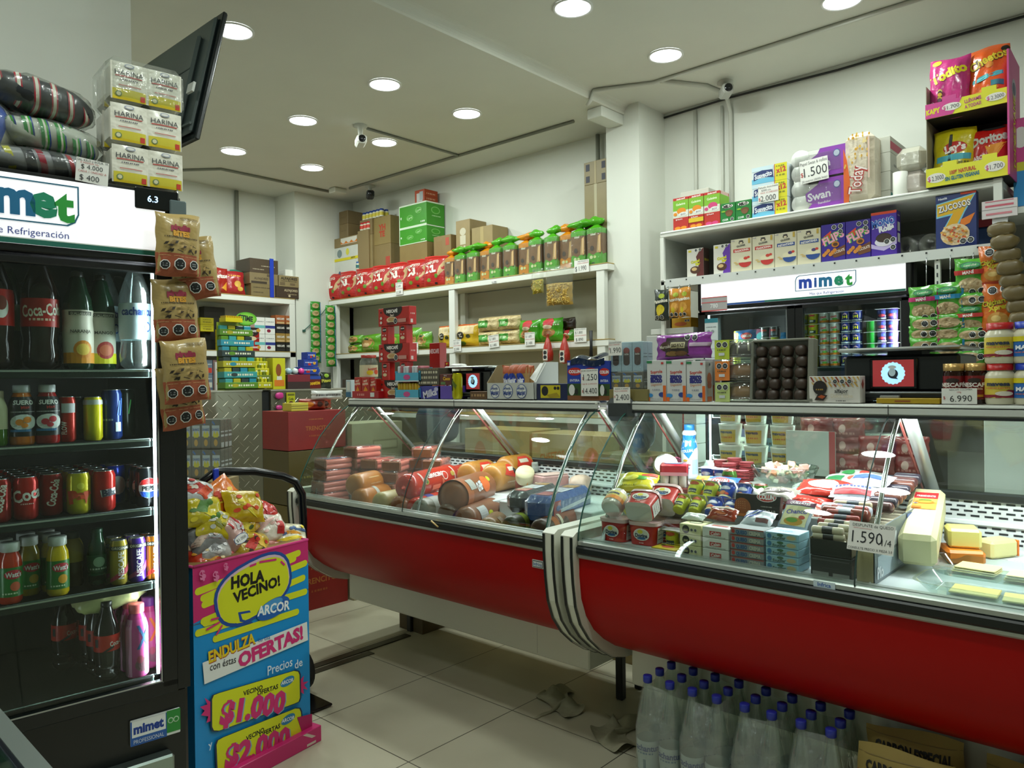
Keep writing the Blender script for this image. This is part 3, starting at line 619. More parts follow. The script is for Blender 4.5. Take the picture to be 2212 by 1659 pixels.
def inF(spec,s,d,z,label,group=None,rz=0):return put(spec,fp(s,d,z),FA+rz,label,group)
Z1,Z2,Z3,Z4,Z5=1.468,1.260,1.053,.831,.549
cola=bottle('soda_bottle',.047,.33,'1a0c08','b01c14',label=(.36,.60,'b3150f'),kind='',lab_art=[('t','Coca-Cola',.5,.6,.42,'f2ead8',.96,5,.02),('l',.2,.8,.25,.08,'e8c8b0')])
inF(cola,-.344,.12,Z1,'large dark cola bottle with a red script label on the top fridge shelf')
cola2=bottle('soda_bottle',.047,.33,'1a0c08','b01c14',label=(.36,.66,'c2190f'),kind='',lab_art=[('e',.6,.5,.16,.3,'f0eee8'),('e',.6,.62,.12,.2,'7a2a14'),('r',0,.7,.2,.9,'e8e0d0')])
inF(cola2,-.452,.12,Z1,'large dark cola bottle cut by the left edge of the picture')
gu=lambda fruit,name,c1,liq:bottle('juice_bottle',.040,.285,'14301e','1a1410','juice',label=(.06,.60,'ded6c6'),kind='',lab_ang=2.6,lab_art=[('r',0,0,1,.2,liq),('e',.55,.26,.24,.17,c1),('e',.55,.26,.17,.11,'f0c850' if c1!='b83a3a' else 'd87050'),('r',.2,.90,.8,.97,'3a3a34'),('t','GUALLARAUCO',.5,.93,.05,'e8e0d0',.5,0,.02),('t',name,.5,.60,.06,'4a463e',.5)])
inF(gu('o','NARANJA','e08a1a','e8961a'),-.249,.12,Z1,'green juice bottle with an orange on its pale label')
inF(gu('m','MANGO','b83a3a','e8d81e'),-.180,.16,Z1,'green juice bottle with a mango on its pale label')
wat=bottle('water_bottle',.045,.33,'eef8f8','2438a0',label=(.27,.60,'c9dbe2'),kind='pet',lab_ang=2.4,lab_art=[('t','cachantun',.5,.78,.22,'1c3f8a',.95,0,.03),('e',.72,.35,.1,.14,'2a5aa8'),('e',.72,.35,.07,.1,'dfe8ea')])
inF(wat,-.096,.11,Z1,'clear water bottle with a blue cap in front on the top fridge shelf')
inF(wat,-.15,.24,Z1,'clear water bottle standing behind the front one')
for i,(s,d,c,l)in enumerate([(-.40,.28,'20301c','dark green soda bottle in the back row between the colas'),(-.30,.30,'14201c','dark soda bottle in the back row behind the orange juice'),(-.09,.30,'182220','dim bottle at the back right of the top fridge shelf')]):
    inF(bottle('soda_bottle',.045,.32,c,'2a2a2a',label=(.36,.6,['6a7a1e','3a1a14','22404a'][i]),kind=''),s,d,Z1,l)
su=lambda c,f1:bottle('serum_bottle',.031,.165,c,'c8ccce','sport',label=(.14,.80,'15161c'),capr=.019,kind='',lab_ang=2.6,lab_art=[('t','SUERO',.5,.86,.11,'e6e6e2',.8,0,.03),('t','Max',.55,.74,.08,'b0302a',.5,8),('l',.1,.9,.62,.02,'c8c8c8'),('e',.5,.36,.42,.2,'d9dcda'),('e',.38,.36,.12,.08,f1),('e',.6,.42,.12,.08,f1),('e',.52,.28,.1,.06,f1),('r',.1,.12,.7,.18,'2a6a9a')])
inF(su('d8741a','dc8420'),-.394,.10,Z2,'orange electrolyte drink bottle with a black label')
inF(su('a01c1e','c03040'),-.333,.10,Z2,'red electrolyte drink bottle with a black label')
inF(bottle('juice_bottle',.028,.15,'4a7a1e','c8b8a0','sport',label=(.3,.95,'cfcaa8'),capr=.018,kind='',lab_art=[('t','DETOX',.5,.5,.12,'3a3a2a',.8,90)]),-.455,.10,Z2,'pale labelled drink bottle at the left edge of the second fridge shelf')
inF(can('slim_can',.0235,.130,'b8281c',[('r',.2,.7,.8,.95,'c9ccd0'),('t','FLOW',.3,.3,.12,'e6e0d8',.6,90)]),-.282,.11,Z2,'red slim energy can beside the red drink bottle')
inF(can('slim_can',.0235,.128,'12162c'),-.246,.17,Z2,'dark blue slim can half hidden behind the yellow one')
inF(can('slim_can',.0255,.128,'d6cc10',band=(.82,.93,'c8cbc8')),-.215,.11,Z2,'yellow slim energy can with a silver shoulder')
inF(can('energy_can',.0285,.148,'15306e',[('r',.55,.12,.78,.34,'a8b4bc'),('p',[(.6,.5),(.7,.85),(.75,.85),(.66,.5)],'3a6ad8'),('p',[(.7,.5),(.8,.9),(.85,.9),(.76,.5)],'3a6ad8'),('l',.1,.5,.4,.04,'8898a8')]),-.163,.12,Z2,'tall blue energy can with claw marks')
inF(can('energy_can',.0285,.148,'101c16',[('p',[(.5,.5),(.6,.85),(.65,.85),(.56,.5)],'2c8a3a')]),-.10,.22,Z2,'dark green energy can at the back right of the second fridge shelf')
coke=can('soda_can',.031,.118,'bf1610',[('t','Coca',.5,.66,.34,'f2eeea',.95,12,.03),('l',.3,.7,.38,.03,'e8c8c0')])
coked=can('soda_can',.031,.118,'a8120e',[('t','Coca-Cola',.5,.6,.22,'e8e0d8',.95,80,.03)])
pap=can('soda_can',.031,.118,'cdbf12',[('t','Pap',.5,.48,.34,'d0481a',.9,10,.08),('e',.5,.75,.12,.1,'d8cf3a')])
bilz=can('soda_can',.031,.118,'b6201a',[('p',[(.35,.35),(.9,.42),(.86,.62),(.3,.56)],'dfe3e6'),('t','Bilz',.6,.49,.2,'22243a',.5,6,.06)])
pep=can('soda_can',.031,.118,'0e1014',[('e',.5,.5,.37,.32,'eceff2'),('p',[(.17,.6),(.25,.75),(.5,.82),(.75,.75),(.83,.6),(.5,.62)],'c01c20'),('p',[(.17,.4),(.25,.25),(.5,.18),(.75,.25),(.83,.4),(.5,.38)],'1c48b4'),('t','PEPSI',.5,.5,.13,'14161c',.7,0,.06)])
pepb=can('soda_can',.031,.118,'1638b8',[('e',.5,.5,.34,.3,'d8dce4')])
def row(spec,s,n,what,d0=.10,step=.066,ds=0,z=Z3,group=None,where='on the fridge shelf'):
    for i in range(n):
        lab=('front ' if i==0 else WORDS[i]+' ')+what+(' of its row' if i==0 else ' back in its row')
        inF(spec,s+ds*i,d0+step*i,z,lab,group or what+'s')
row(coke,-.388,5,'red cola can at the left',where='on the middle shelf')
row(coked,-.452,4,'red cola can at the picture edge',where='on the middle shelf')
row(coked,-.322,5,'dark red cola can turned sideways',.13,where='on the middle shelf')
row(pap,-.258,5,'yellow soda can',where='on the middle shelf')
row(bilz,-.192,5,'red soda can with a white flag',where='beside the yellow ones')
row(pepb,-.128,2,'bright blue soda can',.24,where='at the back of the shelf')
row(pep,-.075,3,'black cola can with a round emblem',where='by the right wall of the fridge')
wt=lambda c,f1:bottle('juice_bottle',.0285,.165,c,'d9dbd8','jar',label=(.12,.60,'2f7a34'),capr=.021,kind='',lab_ang=2.6,lab_art=[('e',.55,.76,.30,.16,'c02a3a'),('t',"Watt's",.55,.76,.16,'f0ecec',.5,0,.03),('e',.6,.35,.16,.16,f1),('l',.2,.7,.12,.05,'cfe0c0')])
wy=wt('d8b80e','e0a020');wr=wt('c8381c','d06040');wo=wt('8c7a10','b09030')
inF(wr,-.428,.09,Z4,'red juice bottle with a green label at the front left');inF(wr,-.435,.155,Z4,'red juice bottle behind the front red one')
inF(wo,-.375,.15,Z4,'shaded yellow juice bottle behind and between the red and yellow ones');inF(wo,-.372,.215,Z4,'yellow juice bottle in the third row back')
inF(wy,-.315,.09,Z4,'bright yellow juice bottle with a green label in front');inF(wy,-.318,.155,Z4,'yellow juice bottle directly behind the bright yellow one');inF(wy,-.321,.22,Z4,'yellow juice bottle last in its row')
inF(bottle('juice_bottle',.03,.16,'3a2c10','20241c','sport',label=(.45,.95,'8a7a1c'),capr=.017,kind=''),-.262,.17,Z4,'brown bottle with an olive label behind the green one')
inF(bottle('mineral_bottle',.026,.168,'0e3a22','0e3a24','soda',label=(.25,.55,'14442c'),kind='',lab_art=[('e',.5,.6,.25,.3,'8aa890'),('l',.1,.9,.2,.1,'b8c8b8')]),-.208,.12,Z4,'green glass mineral water bottle')
nes=lambda c,c2,l='NESCAFE':can('coffee_can',.0245,.132,c,[('r',0,.86,1,.97,'2a2a2c'),('t','ORIGINAL',.5,.92,.07,'dfd9c8',.8),('p',[(0,.1),(1,.5),(1,.3),(0,0)],c2),('t',l,.5,.46,.13,'e8dfe0',9,90,.03)])
ng,np_,no=nes('b09a38','b03048'),nes('4a2a90','7a2a60'),nes('c8741c','c03020')
for k,(s,sp,cn)in enumerate(((-.157,ng,'gold'),(-.107,np_,'purple'),(-.060,no,'orange'))):
    for j in range(2):inF(sp,s,.09+.055*j+(0 if j==0 else.0),Z4,('front ' if j==0 else 'rear ')+cn+' coffee can on the fourth fridge shelf')
zer=bottle('soda_bottle',.0345,.235,'120c0c','141414',label=(.40,.60,'c4281a'),kind='',lab_ang=3.,lab_art=[('t','Coca-Cola',.75,.5,.3,'eee6e0',.5,5),('r',.1,.3,.2,.8,'18181a'),('p',[(.3,0),(.6,.4),(.6,.2),(.4,0)],'18181a')])
for i in range(5):inF(zer,-.190-.004*i,.10+.072*i,Z5,'dark cola bottle with a red label, '+['front','second','third','fourth','last'][i]+' of the row at the bottom')
inF(zer,-.262,.30,Z5,'dark cola bottle standing to the left of the bottom row');
px=lambda c,x:bottle('sport_drink_bottle',.031,.215,'c8408c',c,'sport',label=(.02,.80,'d0509a'),capr=.019,kind='',lab_ang=2.8,lab_art=[('r',.0,0,.25,1,'e59ac4'),('p',[(.4,.9),(.5,.9),(.85,.5),(.75,.5)],x),('p',[(.8,.9),(.9,.9),(.5,.48),(.4,.48)],x),('e',.6,.2,.25,.12,'8a5a6a'),('e',.5,.3,.1,.07,'b8506a')])
for j in range(3):
    inF(px('f07078','2a6aa8'),-.112,.085+.068*j,Z5,'pink sports drink bottle with a coral cap, '+['front','middle','rear'][j]+' of three')
    inF(px('7a3aa0','e07a2a'),-.065 if j else-.062,.14+.068*j,Z5,'pink sports drink bottle with a purple cap, '+['front','middle','rear'][j]+' of three')
m=MB();rnd=random.Random(3)
def blobS(rx,ry,rz,seed,amp=.12,f=5):
    r_=random.Random(seed);a=[r_.uniform(0,6.3)for _ in range(8)]
    def S(u,v):
        th=2*pi*u;ph=pi*v;k=1+amp*(sin(f*th+a[0])*sin(ph*3+a[1])+.6*sin(f*1.7*th+a[2]+ph*4)*sin(ph));x,y,z=sin(ph)*cos(th),sin(ph)*sin(th),-cos(ph)
        e=lambda q,p_:abs(q)**p_*(1 if q>0 else-1)
        return(rx*e(x,.8)*k,ry*e(y,.8)*k,rz*(e(z,.8)*k))
    return S
m.grid(blobS(.10,.08,.04,3,.10),28,14,mt('dfe0a0',.35,0,'foil'),wrap=True);m.grid(blobS(.04,.03,.03,5,.25),14,8,mt('f0f2ee',.2,0,'film'),wrap=True)if 0 else None
b=m.build('wrapped_bag',None,fp(-.165,.17,.785),FA);b.rotation_euler=(0,radians(-8),FA);tag(b,'pale yellow plastic wrapped bag lying across the bottles at the bottom of the fridge','bag')
# on top of the tall fridge
HT=2.003
flour=lambda:('flour_bag','flour bag',None,[])
def flour_mb():
    m=MB();w,d,h=.098,.085,.118;
    def S(u,v,o,sd=0):
        x=2*u-1;bul=.006*(1-x*x)*(sin(pi*v)**.5 if 0<v<1 else 0)
        return((u-.5)*w,-d/2-bul-o,v*h)
    m.box(-w/2,w/2,-d/2,d/2,0,h,mt('e2dfd0',.4,0,'foil'),.016);m.grid(lambda u,v:S(u,.04+.92*v,.001),8,8,mt('e4e1d2',.35,0,'foil'));
    m.art(S,w,h,[('r',.04,.04,.96,.30,'d6c838'),('r',.04,.04,.96,.10,'dcc012'),('t','HARINA',.5,.70,.13,'3a3c40',.8,0,.0),('r',.12,.60,.86,.625,'b8403a'),('l',.25,.75,.53,.03,'6a6a70'),('r',.2,.38,.82,.395,'c0403a'),('r',.80,.07,.93,.2,'cc3a2a'),('e',.2,.17,.09,.07,'6f8a5a'),('e',.2,.17,.06,.05,'dcd8b0'),('e',.5,.88,.14,.05,'9aa0b0'),('e',.5,.88,.1,.03,'dad8d0')],d0=.002,curved=True)
    return m
fm=('flour_bag','flour',flour_mb().mesh('flour_bag'),[])
sn=[.118,.118,.125]
zz=HT
for r in range(3):
    for c in range(2):
        for dd in range(2):
            inF(fm,-.128+.098*c-(.002 if r%2 else 0),.06+.09*dd,zz,'white and yellow flour bag, %s layer, %s %s of the stack'%(['bottom','middle','top'][r],['front','back'][dd],['left','right'][c]),'flour bags stacked on the fridge')
    zz+=.120
m=MB();m.box(-.108,.108,-.052,.142,-.004,.132,mt('f2f4f2',.12,0,'film'),.022)
b=m.build('plastic_film',None,fp(-.079,.06,zz-.12),FA);tag(b,'clear shrink film wrapped around the top layer of flour bags','plastic film')
def bundle(name,rx,ry,rz,base,stripes,seed,film=True):
    m=MB();S0=blobS(rx,ry,rz,seed,.035,4)
    m.grid(lambda u,v:tuple(Matrix.Rotation(pi/2,3,'Y')@Vector((0,0,0)))if 0 else S0(u,v),40,20,mt(base,.4),wrap=True)
    for x0,x1,c in stripes:
        def band(u,v,x0=x0,x1=x1):
            x=x0+(x1-x0)*v;k=sqrt(max(0,1-abs(x)**2.5))**.9;a=2*pi*u;e=lambda q:abs(q)**.8*(1 if q>0 else-1)
            return(rx*x+.008*sin(a*2),ry*e(cos(a))*k*1.03,rz*e(sin(a))*k*1.03)
        m.grid(band,28,2,mt(c,.35),wrap=True)
    o=MB();o.grid(blobS(rx*1.05,ry*1.06,rz*1.08,seed+1,.05,6),32,16,mt('f4f6f4',.1,0,'film'),wrap=True)
    return(name,'wrapped bundle',m.mesh(name),[('plastic_wrap',o.mesh('plastic_wrap'),[])])
st=[];
for i in range(6):
    x=-.85+i*.32;st+=[(x,x+.03,'a8283a'),(x+.03,x+.09,'d8d8c8'),(x+.09,x+.12,'a8283a')]
inF(bundle('striped_bundle',.132,.09,.052,'23272c',st,11),-.335,.13,HT+.225,'film wrapped bundle of black, white and red striped packets').rotation_euler=(0,radians(10),FA)
st=[]
for i in range(6):
    x=-.86+i*.3;st+=[(x,x+.07,'2c8a3c'),(x+.07,x+.11,'d8d8c8'),(x+.11,x+.15,'3a9a30'),(x+.15,x+.18,'22408a')]
inF(bundle('green_bundle',.128,.09,.048,'b8bcb0',st,17),-.315,.13,HT+.118,'film wrapped bundle of green and white packets under the striped one').rotation_euler=(0,radians(6),FA)
inF(bundle('salt_bundle',.165,.09,.04,'8a8c90',[(-.8,-.6,'22408a'),(-.55,-.45,'c8c23a'),(-.3,-.15,'24282c'),(-.1,.0,'8a2030'),(.1,.3,'2a2e30'),(.35,.42,'b02a34'),(.6,.75,'7a8288')],23),-.34,.11,HT+.035,'flat film wrapped bundle at the bottom behind the price card')
inF(bundle('blue_bundle',.13,.10,.075,'dcdcd4',[(-.2,.0,'3a5ab4'),(.1,.3,'2f50ae'),(.35,.65,'3a5ab4')],29),-.50,.16,HT+.15,'white and blue film wrapped bundle at the far left on the fridge').rotation_euler=(0,radians(28),FA)
def price_card(lines,w,h,loc,rz,label,tilt=0.,group=None,rot=None,rule=None,paper='e9e8e2'):
    m=MB();m.box(-w/2,w/2,-.0006,.0006,0,h,P(paper,.5));S=lambda u,v,o:((u-.5)*w,-.0006-o,v*h)
    m.art(S,w,h,[('t',s,u,v,sz,c,mw,1.5,-.005)for s,u,v,sz,c,mw in lines]+[('r',*r_)for r_ in(rule or[])],d0=.0004)
    o=m.build('price_card',None,loc,rz)
    o.rotation_euler=rot if rot else(tilt,0,rz);return tag(o,label,'price card',group)
RED,INK='b8302a','22252a'
price_card([('SAL KILO y BOLIK 1K',.5,.93,.1,INK,.95),('$ 4.000',.48,.66,.2,INK,.7),('X MANGA 10u',.4,.82,.08,RED,.7),('CADA 1 UNIDAD A',.5,.46,.09,RED,.95),('$ 400',.42,.2,.24,INK,.6)],.082,.066,fp(-.235,-.006,HT-.016),FA,'handwritten price card for 4.000 and 400 taped to the fridge top',0,rot=(0,radians(4),FA))
# hanging pouches on the fridge corner
def pouch_art():
    A=[('r',.0,.0,1,.34,'a8583a'),('l',.05,.95,.30,.012,'d8a878'),('t','pirulin',.5,.76,.085,'a0304a',.66,0,.07),('t','BITES',.52,.66,.08,'e0a030',.5,0,.06),('l',.15,.9,.60,.018,'4a3a22'),('l',.5,.92,.93,.012,'5a4a2a'),('l',.5,.92,.90,.012,'5a4a2a')]
    r_=random.Random(4)
    for i in range(26):
        x,y,a=r_.uniform(.14,.84),r_.uniform(.36,.56),r_.uniform(0,3);dx,dy=.085*cos(a),.035*sin(a)
        A.append(('p',[(x-dx,y-dy),(x-dx*.3+.03,y-.02),(x+dx,y+dy),(x+dx*.3-.03,y+.02)],['2e2418','b89a5e','3a2a1a','8a7040'][i%4]))
    A+=[('o',.16,.15,.095),('o',.47,.17,.115),('o',.80,.18,.095)]
    return A
pa=pouch_art()
pch=bag('snack_pouch','snack pouch',.128,.185,.045,'b79d62',pa,41,nu=18,nv=18)
def hang(s,d,z,rz,ry,lab):o=put(pch,fp(s,d,z),FA+rz,lab);o.rotation_euler=(radians(-3),ry,FA+rz)
hang(-.028,-.075,1.735,.05,.03,'gold snack pouch at the top of the hanging chain, in front')
hang(.040,-.048,1.675,-.35,-.14,'gold snack pouch tucked behind and right of the top one')
hang(-.022,-.045,1.548,.0,-.04,'gold snack pouch in the middle of the chain')
hang(-.006,-.080,1.368,-.12,-.06,'gold snack pouch below the middle one, its whole front showing')
hang(-.004,-.040,1.292,.1,-.10,'lowest gold snack pouch, mostly hidden behind another')
m=MB();m.box(-.028,.02,-.012,-.002,1.915,1.972,P('5b6a6c',.4),.003);m.tube([(-.004,-.006,1.975),(-.004,-.006,2.004),(-.004,.02,2.006)],.0022,chrome,6)
m.tube([(-.004,-.012,1.92),(-.005,-.02,1.30)],.002,P('3a3f40'),5)
o=m.build('hanger_strip',None,(1.028,2.269,0),FA);tag(o,'grey clip strip hooked on the fridge corner carrying the snack pouches','hanger')
# sweets piled in the stand
BX=Matrix.Translation((1.678,2.610,0))@Matrix.Rotation(BA,4,'Z')
def bp_(s,d,z):return tuple(BX@Vector((s,d,z)))
def sweet(col,cols,seed,w=.12,h=.085,t=.045):
    r_=random.Random(seed);A=[]
    for c in cols:
        x,y=r_.uniform(.2,.7),r_.uniform(.2,.7);a=r_.uniform(0,3)
        A.append(('p',[(x-.28*cos(a)+.1,y-.25*sin(a)),(x+.28*cos(a)+.1,y+.25*sin(a)),(x+.28*cos(a)-.12,y+.25*sin(a)+.1),(x-.28*cos(a)-.12,y-.25*sin(a)+.12)],c))
    for i in range(7):
        x,y=r_.uniform(.12,.8),r_.uniform(.15,.8);A.append(('e',x,y,.07,.06,r_.choice(cols)))
    return bag('sweets_bag','sweets bag',w,h,t,col,A,seed,r=.22)
SW=[('c8cccc',['b8281c','d04a20','e8e0d0'],(-0.408,1.0134),.10,1.0,20,'silver and red foil sweets bag at the top left of the pile'),('cc2a12',['e08a1a','d8481a'],(-0.3378,0.9782),.20,1.1,35,'red foil sweets bag on the peak of the pile'),('d8701a',['e8c020','c83a14'],(-0.2823,0.9701),.13,1.2,-25,'orange foil sweets bag at the top of the pile'),('c8a818',['d84a1a','e0d040'],(-0.221,0.9436),.07,1.1,8,'yellow and red foil sweets bag below the peak'),('c8b818',['4a7a2a','e8d83a'],(-0.4034,0.9512),.07,1.1,10,'yellow foil sweets bag at the left edge of the pile'),('c0b020',['c8cac0','8a8a2a'],(-0.3662,0.9015),.055,1.0,20,'olive and silver sweets bag under the yellow one'),('8a8c8c',['c8b0a0','c02a20'],(-0.3974,0.8617),.05,.9,-10,'clear sweets bag with grey wrapped pieces at the left'),('cfa8a0',['c83030','e8e8e8','c83030'],(-0.3002,0.8661),.05,.85,60,'pink net bag of sweets in the middle of the pile'),('c8a020',['4a5a1a','d8c83a'],(-0.2431,0.8683),.08,1.0,-30,'yellow patterned sweets bag behind the round price sticker'),('c03028',['e0d8d0','b8202a'],(-0.1026,0.8893),.11,1.0,30,'red and white net sweets bag at the right of the peak'),('d8d0c0',['c02a28','e0b8b0'],(-0.0923,0.8365),.07,.9,-10,'white and red sweets bag above the right corner net'),('dcd8b8',['e8a020','4a6a9a','e8d020'],(-0.0146,0.7911),.05,1.0,10,'pale net bag of yellow sweets at the right corner'),('b89a20',['3a2a18','c83020','d8b020'],(-0.2131,0.7924),.035,1.05,15,'shiny brown and yellow sweets bag carrying the price sticker'),('b8b8b4',['e8e8e8','8a8a8a'],(-0.3792,0.8164),.04,.9,0,'silver wrapped roll of sweets at the left front'),('c83a1c',['e09a20','e8d0a0'],(-0.4024,0.7843),.035,.9,-5,'red and orange sweets bag at the left front rim'),('b82a20',['d88a20'],(-0.2859,0.7634),.05,.9,5,'red sweets bag low at the front rim'),('c8a028',['8a6a1a','e8e0c0'],(-0.2243,0.7541),.045,.8,-15,'yellow sweets bag low at the front middle'),('b86a5a',['e8d8c8','c83a2a','d8d0c0'],(-0.1274,0.7486),.04,.95,15,'red net bag of sweets at the front rim'),('c04030',['d8a030'],(-0.0707,0.7739),.12,.9,0,'dark red sweets bag sunk behind the right corner bag')]
for i,(c,cs,sz,d,k,ro,lab)in enumerate(SW):
    s,z=sz;o=put(sweet(c,cs,60+i,.155*k,.115*k,.075),bp_(s+.0,d+.03,z-.045*k),BA,lab,'sweets bags heaped in the candy stand')
    o.matrix_world=BX@Matrix.Translation((s,d+.03,z))@Matrix.Rotation(radians(ro),4,'Y')@Matrix.Rotation(radians(-28),4,'X')@Matrix.Translation((0,0,-.045*k))
o=MB();o.art(lambda u,v,q:(.06*(u-.5),-.001-q,.035*(v-.5)),.06,.035,[('e',.5,.5,.5,.5,'2a4a8a'),('e',.5,.5,.46,.44,'e8e8e4'),('t','$1.000',.5,.5,.32,'2a2c34',.8,0,.0)])
o.box(-.028,.028,-.001,.001,-.012,.012,P('e8e8e4'));ob=o.build('price_sticker');s,z=(-0.3314,0.8668);ob.matrix_world=BX@Matrix.Translation((s,-.022,z))@Matrix.Rotation(radians(-20),4,'Y')@Matrix.Rotation(radians(-20),4,'X');tag(ob,'round white sticker reading $1.000 on a sweets bag','sticker')
m=MB();m.box(-.50,-.012,.012,.33,.61,.80,mt('8a6a3a',.7),0);o=m.build('inner_carton',None,(1.678,2.610,0),BA);tag(o,'brown inner carton filling the candy stand beneath the sweets','carton')
# small cartons wrapped in packs behind the stand
def milk_pack(nx,ny,kind):
    key=('mp',nx,ny,kind)
    if key in _C:return _C[key]
    w,d,h=.053,.045,.15
    if kind==0:fa=[('r',0,.0,1,1,'5f5c50'),('r',.12,.42,.9,.80,'b9c4c8'),('p',[(.2,.45),(.35,.62),(.5,.5),(.65,.62),(.85,.46),(.7,.38),(.3,.38)],'d8cc1e'),('p',[(.1,.9),(.4,.8),(.45,.86),(.2,.97)],'3a6ab0'),('e',.5,.2,.2,.12,'c89a3a'),('t','SHAKE',.5,.66,.09,'3a5a9a',.7)];base='6a675c'
    else:fa=[('r',.15,.2,.85,.85,'9fb8c8'),('r',.2,.3,.8,.72,'3a2620'),('e',.5,.3,.3,.09,'3a2620'),('e',.5,.72,.3,.1,'8a2a20'),('t','leche',.5,.6,.07,'d8d0c8',.4)];base='a9c0cc'
    cm=carton_mb(w-.002,d-.002,h,base,front=fa,right=[('r',.1,.55,.9,.6,'c8cac8'),('r',.1,.4,.9,.47,'c8cac8'),('r',.15,.03,.85,.2,'c0c2c0')]if kind==0 else[('l',.1,.9,.6,.03,'4a5a6a'),('l',.1,.9,.5,.03,'4a5a6a')],top=[('r',.3,.3,.7,.7,'c8c8c0')],r=.3)
    me=cm.mesh('small_carton')
    fl=MB();fl.box(-nx*w/2-.001,nx*w/2+.001,-.003-d/2,ny*d-d/2+.001,.001,h+.002,mt('f2f6f6',.1,0,'film'),.006)
    _C[key]=('milk_pack','pack of small cartons',None,[('plastic_film',fl.mesh('plastic_film'),[])]);_C[key]=(_C[key],me,w,d,nx,ny);return _C[key]
def put_pack(nx,ny,kind,loc,rz,label,group=None):
    spec,me,w,d,nx,ny=milk_pack(nx,ny,kind);o=put(spec,loc,rz,label,group)
    for i in range(nx):
        for j in range(ny):
            c=bpy.data.objects.new('small_carton',me);COL.objects.link(c);c.parent=o;c.location=((i-(nx-1)/2)*w,j*d,0)
    return o
for k in range(2):
    put_pack(4,3,0,(1.86,3.86,.93+.155*k),radians(-52),['lower','upper'][k]+' film wrapped pack of grey shake cartons behind the sweets')
m=MB();m.box(-.14,.14,-.10,.14,0,.925,mt('94845e',.7,0,'card'),.004);tag(m.build('tall_carton',None,(1.86,3.88,0),radians(-52)),'tall plain carton under the wrapped shake packs','carton')
# checker plate counters
def counter(x0,x1,y,z,label,base,off):
    t=thing('plate_counter',label,'counter',(x0,y,0));w=x1-x0
    m=MB();m.box(0,w,.002,.6,0.02,z-.012,mt(base,.35,.7));m.build('cabinet',t)
    m=MB();m.box(-.004,w+.004,-.006,.61,z-.012,z,mt('a8a698',.35,.5),.002);m.build('worktop',t)
    m=MB();br=mt('cfcdbb',.25,.8);m.box(0,w,0,.002,0.02,z-.012,mt(base,.35,.7));p=.078;r=0;zz=.9 if off else.55
    while zz<z-.03:
        xx=.02+(p/2 if r%2 else 0);a=1 if r%2 else-1
        while xx<w-.03:
            for k in range(5):
                o_=(k-2)*.0085;L=.019;cx_=xx+o_*.7;cz=zz-a*o_*.7*-1
                dx,dz=L*.7,L*.7*a*.8;nx,nz=-.0012*a,.0014
                m.add([(cx_-dx,-.0002,cz-dz),(cx_+nx,-.0014,cz+nz),(cx_+dx,-.0002,cz+dz),(cx_-nx,-.0014,cz-nz)],[(0,1,2,3)],br)
            xx+=p
        zz+=p*.55;r+=1
    m.build('checker_plate',t)
    return t
counter(2.15,2.965,5.2,1.372,'left counter clad in shiny checker plate','8b8978',0)
counter(3.04,4.2,5.2,1.372,'right counter clad in checker plate behind the chocolate boxes','7d7c6c',1)
tag(MB().box(0,.07,0,.5,0,1.36,P('16181a',.4),.004).build('black_post',None,(2.968,5.22,0)),'black post in the gap between the two checker plate counters','post')
# back wall shelf goods (front faces -Y)
BY=6.385
def ybox(r,dep,col,label,cat='box',name='box',front=(),left=(),dy=0,z=None,k='',h=None,group=None,y=BY):
    xc,z0,w,hh=r;z0=z if z is not None else z0;hh=h or hh
    return put(carton(name,cat,round(w,3),dep,round(hh,3),col,front=list(front),left=list(left),k=k),(xc,y+dep/2+dy,z0),0,label,group)
ybox((3.683,2.505,0.287,0.142),.25,'4f4030','dark brown carton topmost on the blue taped stack','carton','cardboard_box',z=2.44,h=.13,k='card',front=[('l',.4,.9,.5,.07,'b0a48c'),('l',.1,.5,.25,.06,'b0a48c')])
ybox((3.680,2.376,0.287,0.129),.27,'8b7a58','tan carton in the middle of the blue taped stack','carton','cardboard_box',z=2.337,h=.103,k='card',front=[('r',.05,.05,.6,.25,'3a3024'),('r',.6,.7,.8,.95,'5a4c38'),('t','ALFAJORES',.4,.5,.2,'4a3c2a',.5)])
ybox((3.671,2.251,0.245,0.125),.28,'86754f','tan carton at the bottom of the blue taped stack','carton','cardboard_box',z=2.228,h=.109,k='card',front=[('l',.1,.8,.7,.08,'4a3c2a'),('l',.1,.5,.3,.08,'4a3c2a')])
ybox((3.940,2.395,0.214,0.120),.22,'93825c','tan ALFAJORES carton on top at the end of the back shelf','carton','cardboard_box',z=2.335,h=.105,k='card',front=[('t','ALFAJORES',.5,.75,.24,'2e261c',.9,0,.04),('l',.1,.9,.5,.08,'4a3e2c'),('r',.05,.12,.3,.4,'6a5a40'),('r',.55,.15,.8,.35,'6a5a40')])
ybox((3.923,2.257,0.243,0.137),.24,'43362a','dark brown ALFAJORES carton under the tan one','carton','cardboard_box',z=2.228,h=.106,k='card',front=[('t','ALFAJORES',.65,.7,.2,'b8a888',.6,0,.03),('l',.5,.9,.35,.08,'9a8a6a'),('e',.58,.2,.05,.1,'c8b898')])
ybox((3.998,2.540,0.111,0.077),.12,'e6e6de','small white box behind the tan carton','box',z=2.44,h=.07,y=6.45)
m=MB();m.box(-.02,.02,-.002,.002,0,.36,P('1f3fb4',.35));tag(m.build('blue_tape',None,(3.755,6.378,2.222)),'bright blue tape hanging down the taped carton stack','tape')
def chips(r,col,seed,label,A,z=2.228,k=1.,y=6.44,tilt=.15):xc,z0,w,h=r;return put(bag('chips_bag','crisps bag',round(w*k,3),round(h,3),.07,col,A,seed,tilt=tilt),(xc,y,z),0,label)
chips((3.159,2.241,0.075,0.235),'c85a1a',3,'orange crisps bag half hidden by the pouches',[('e',.6,.7,.3,.1,'e8c020')])
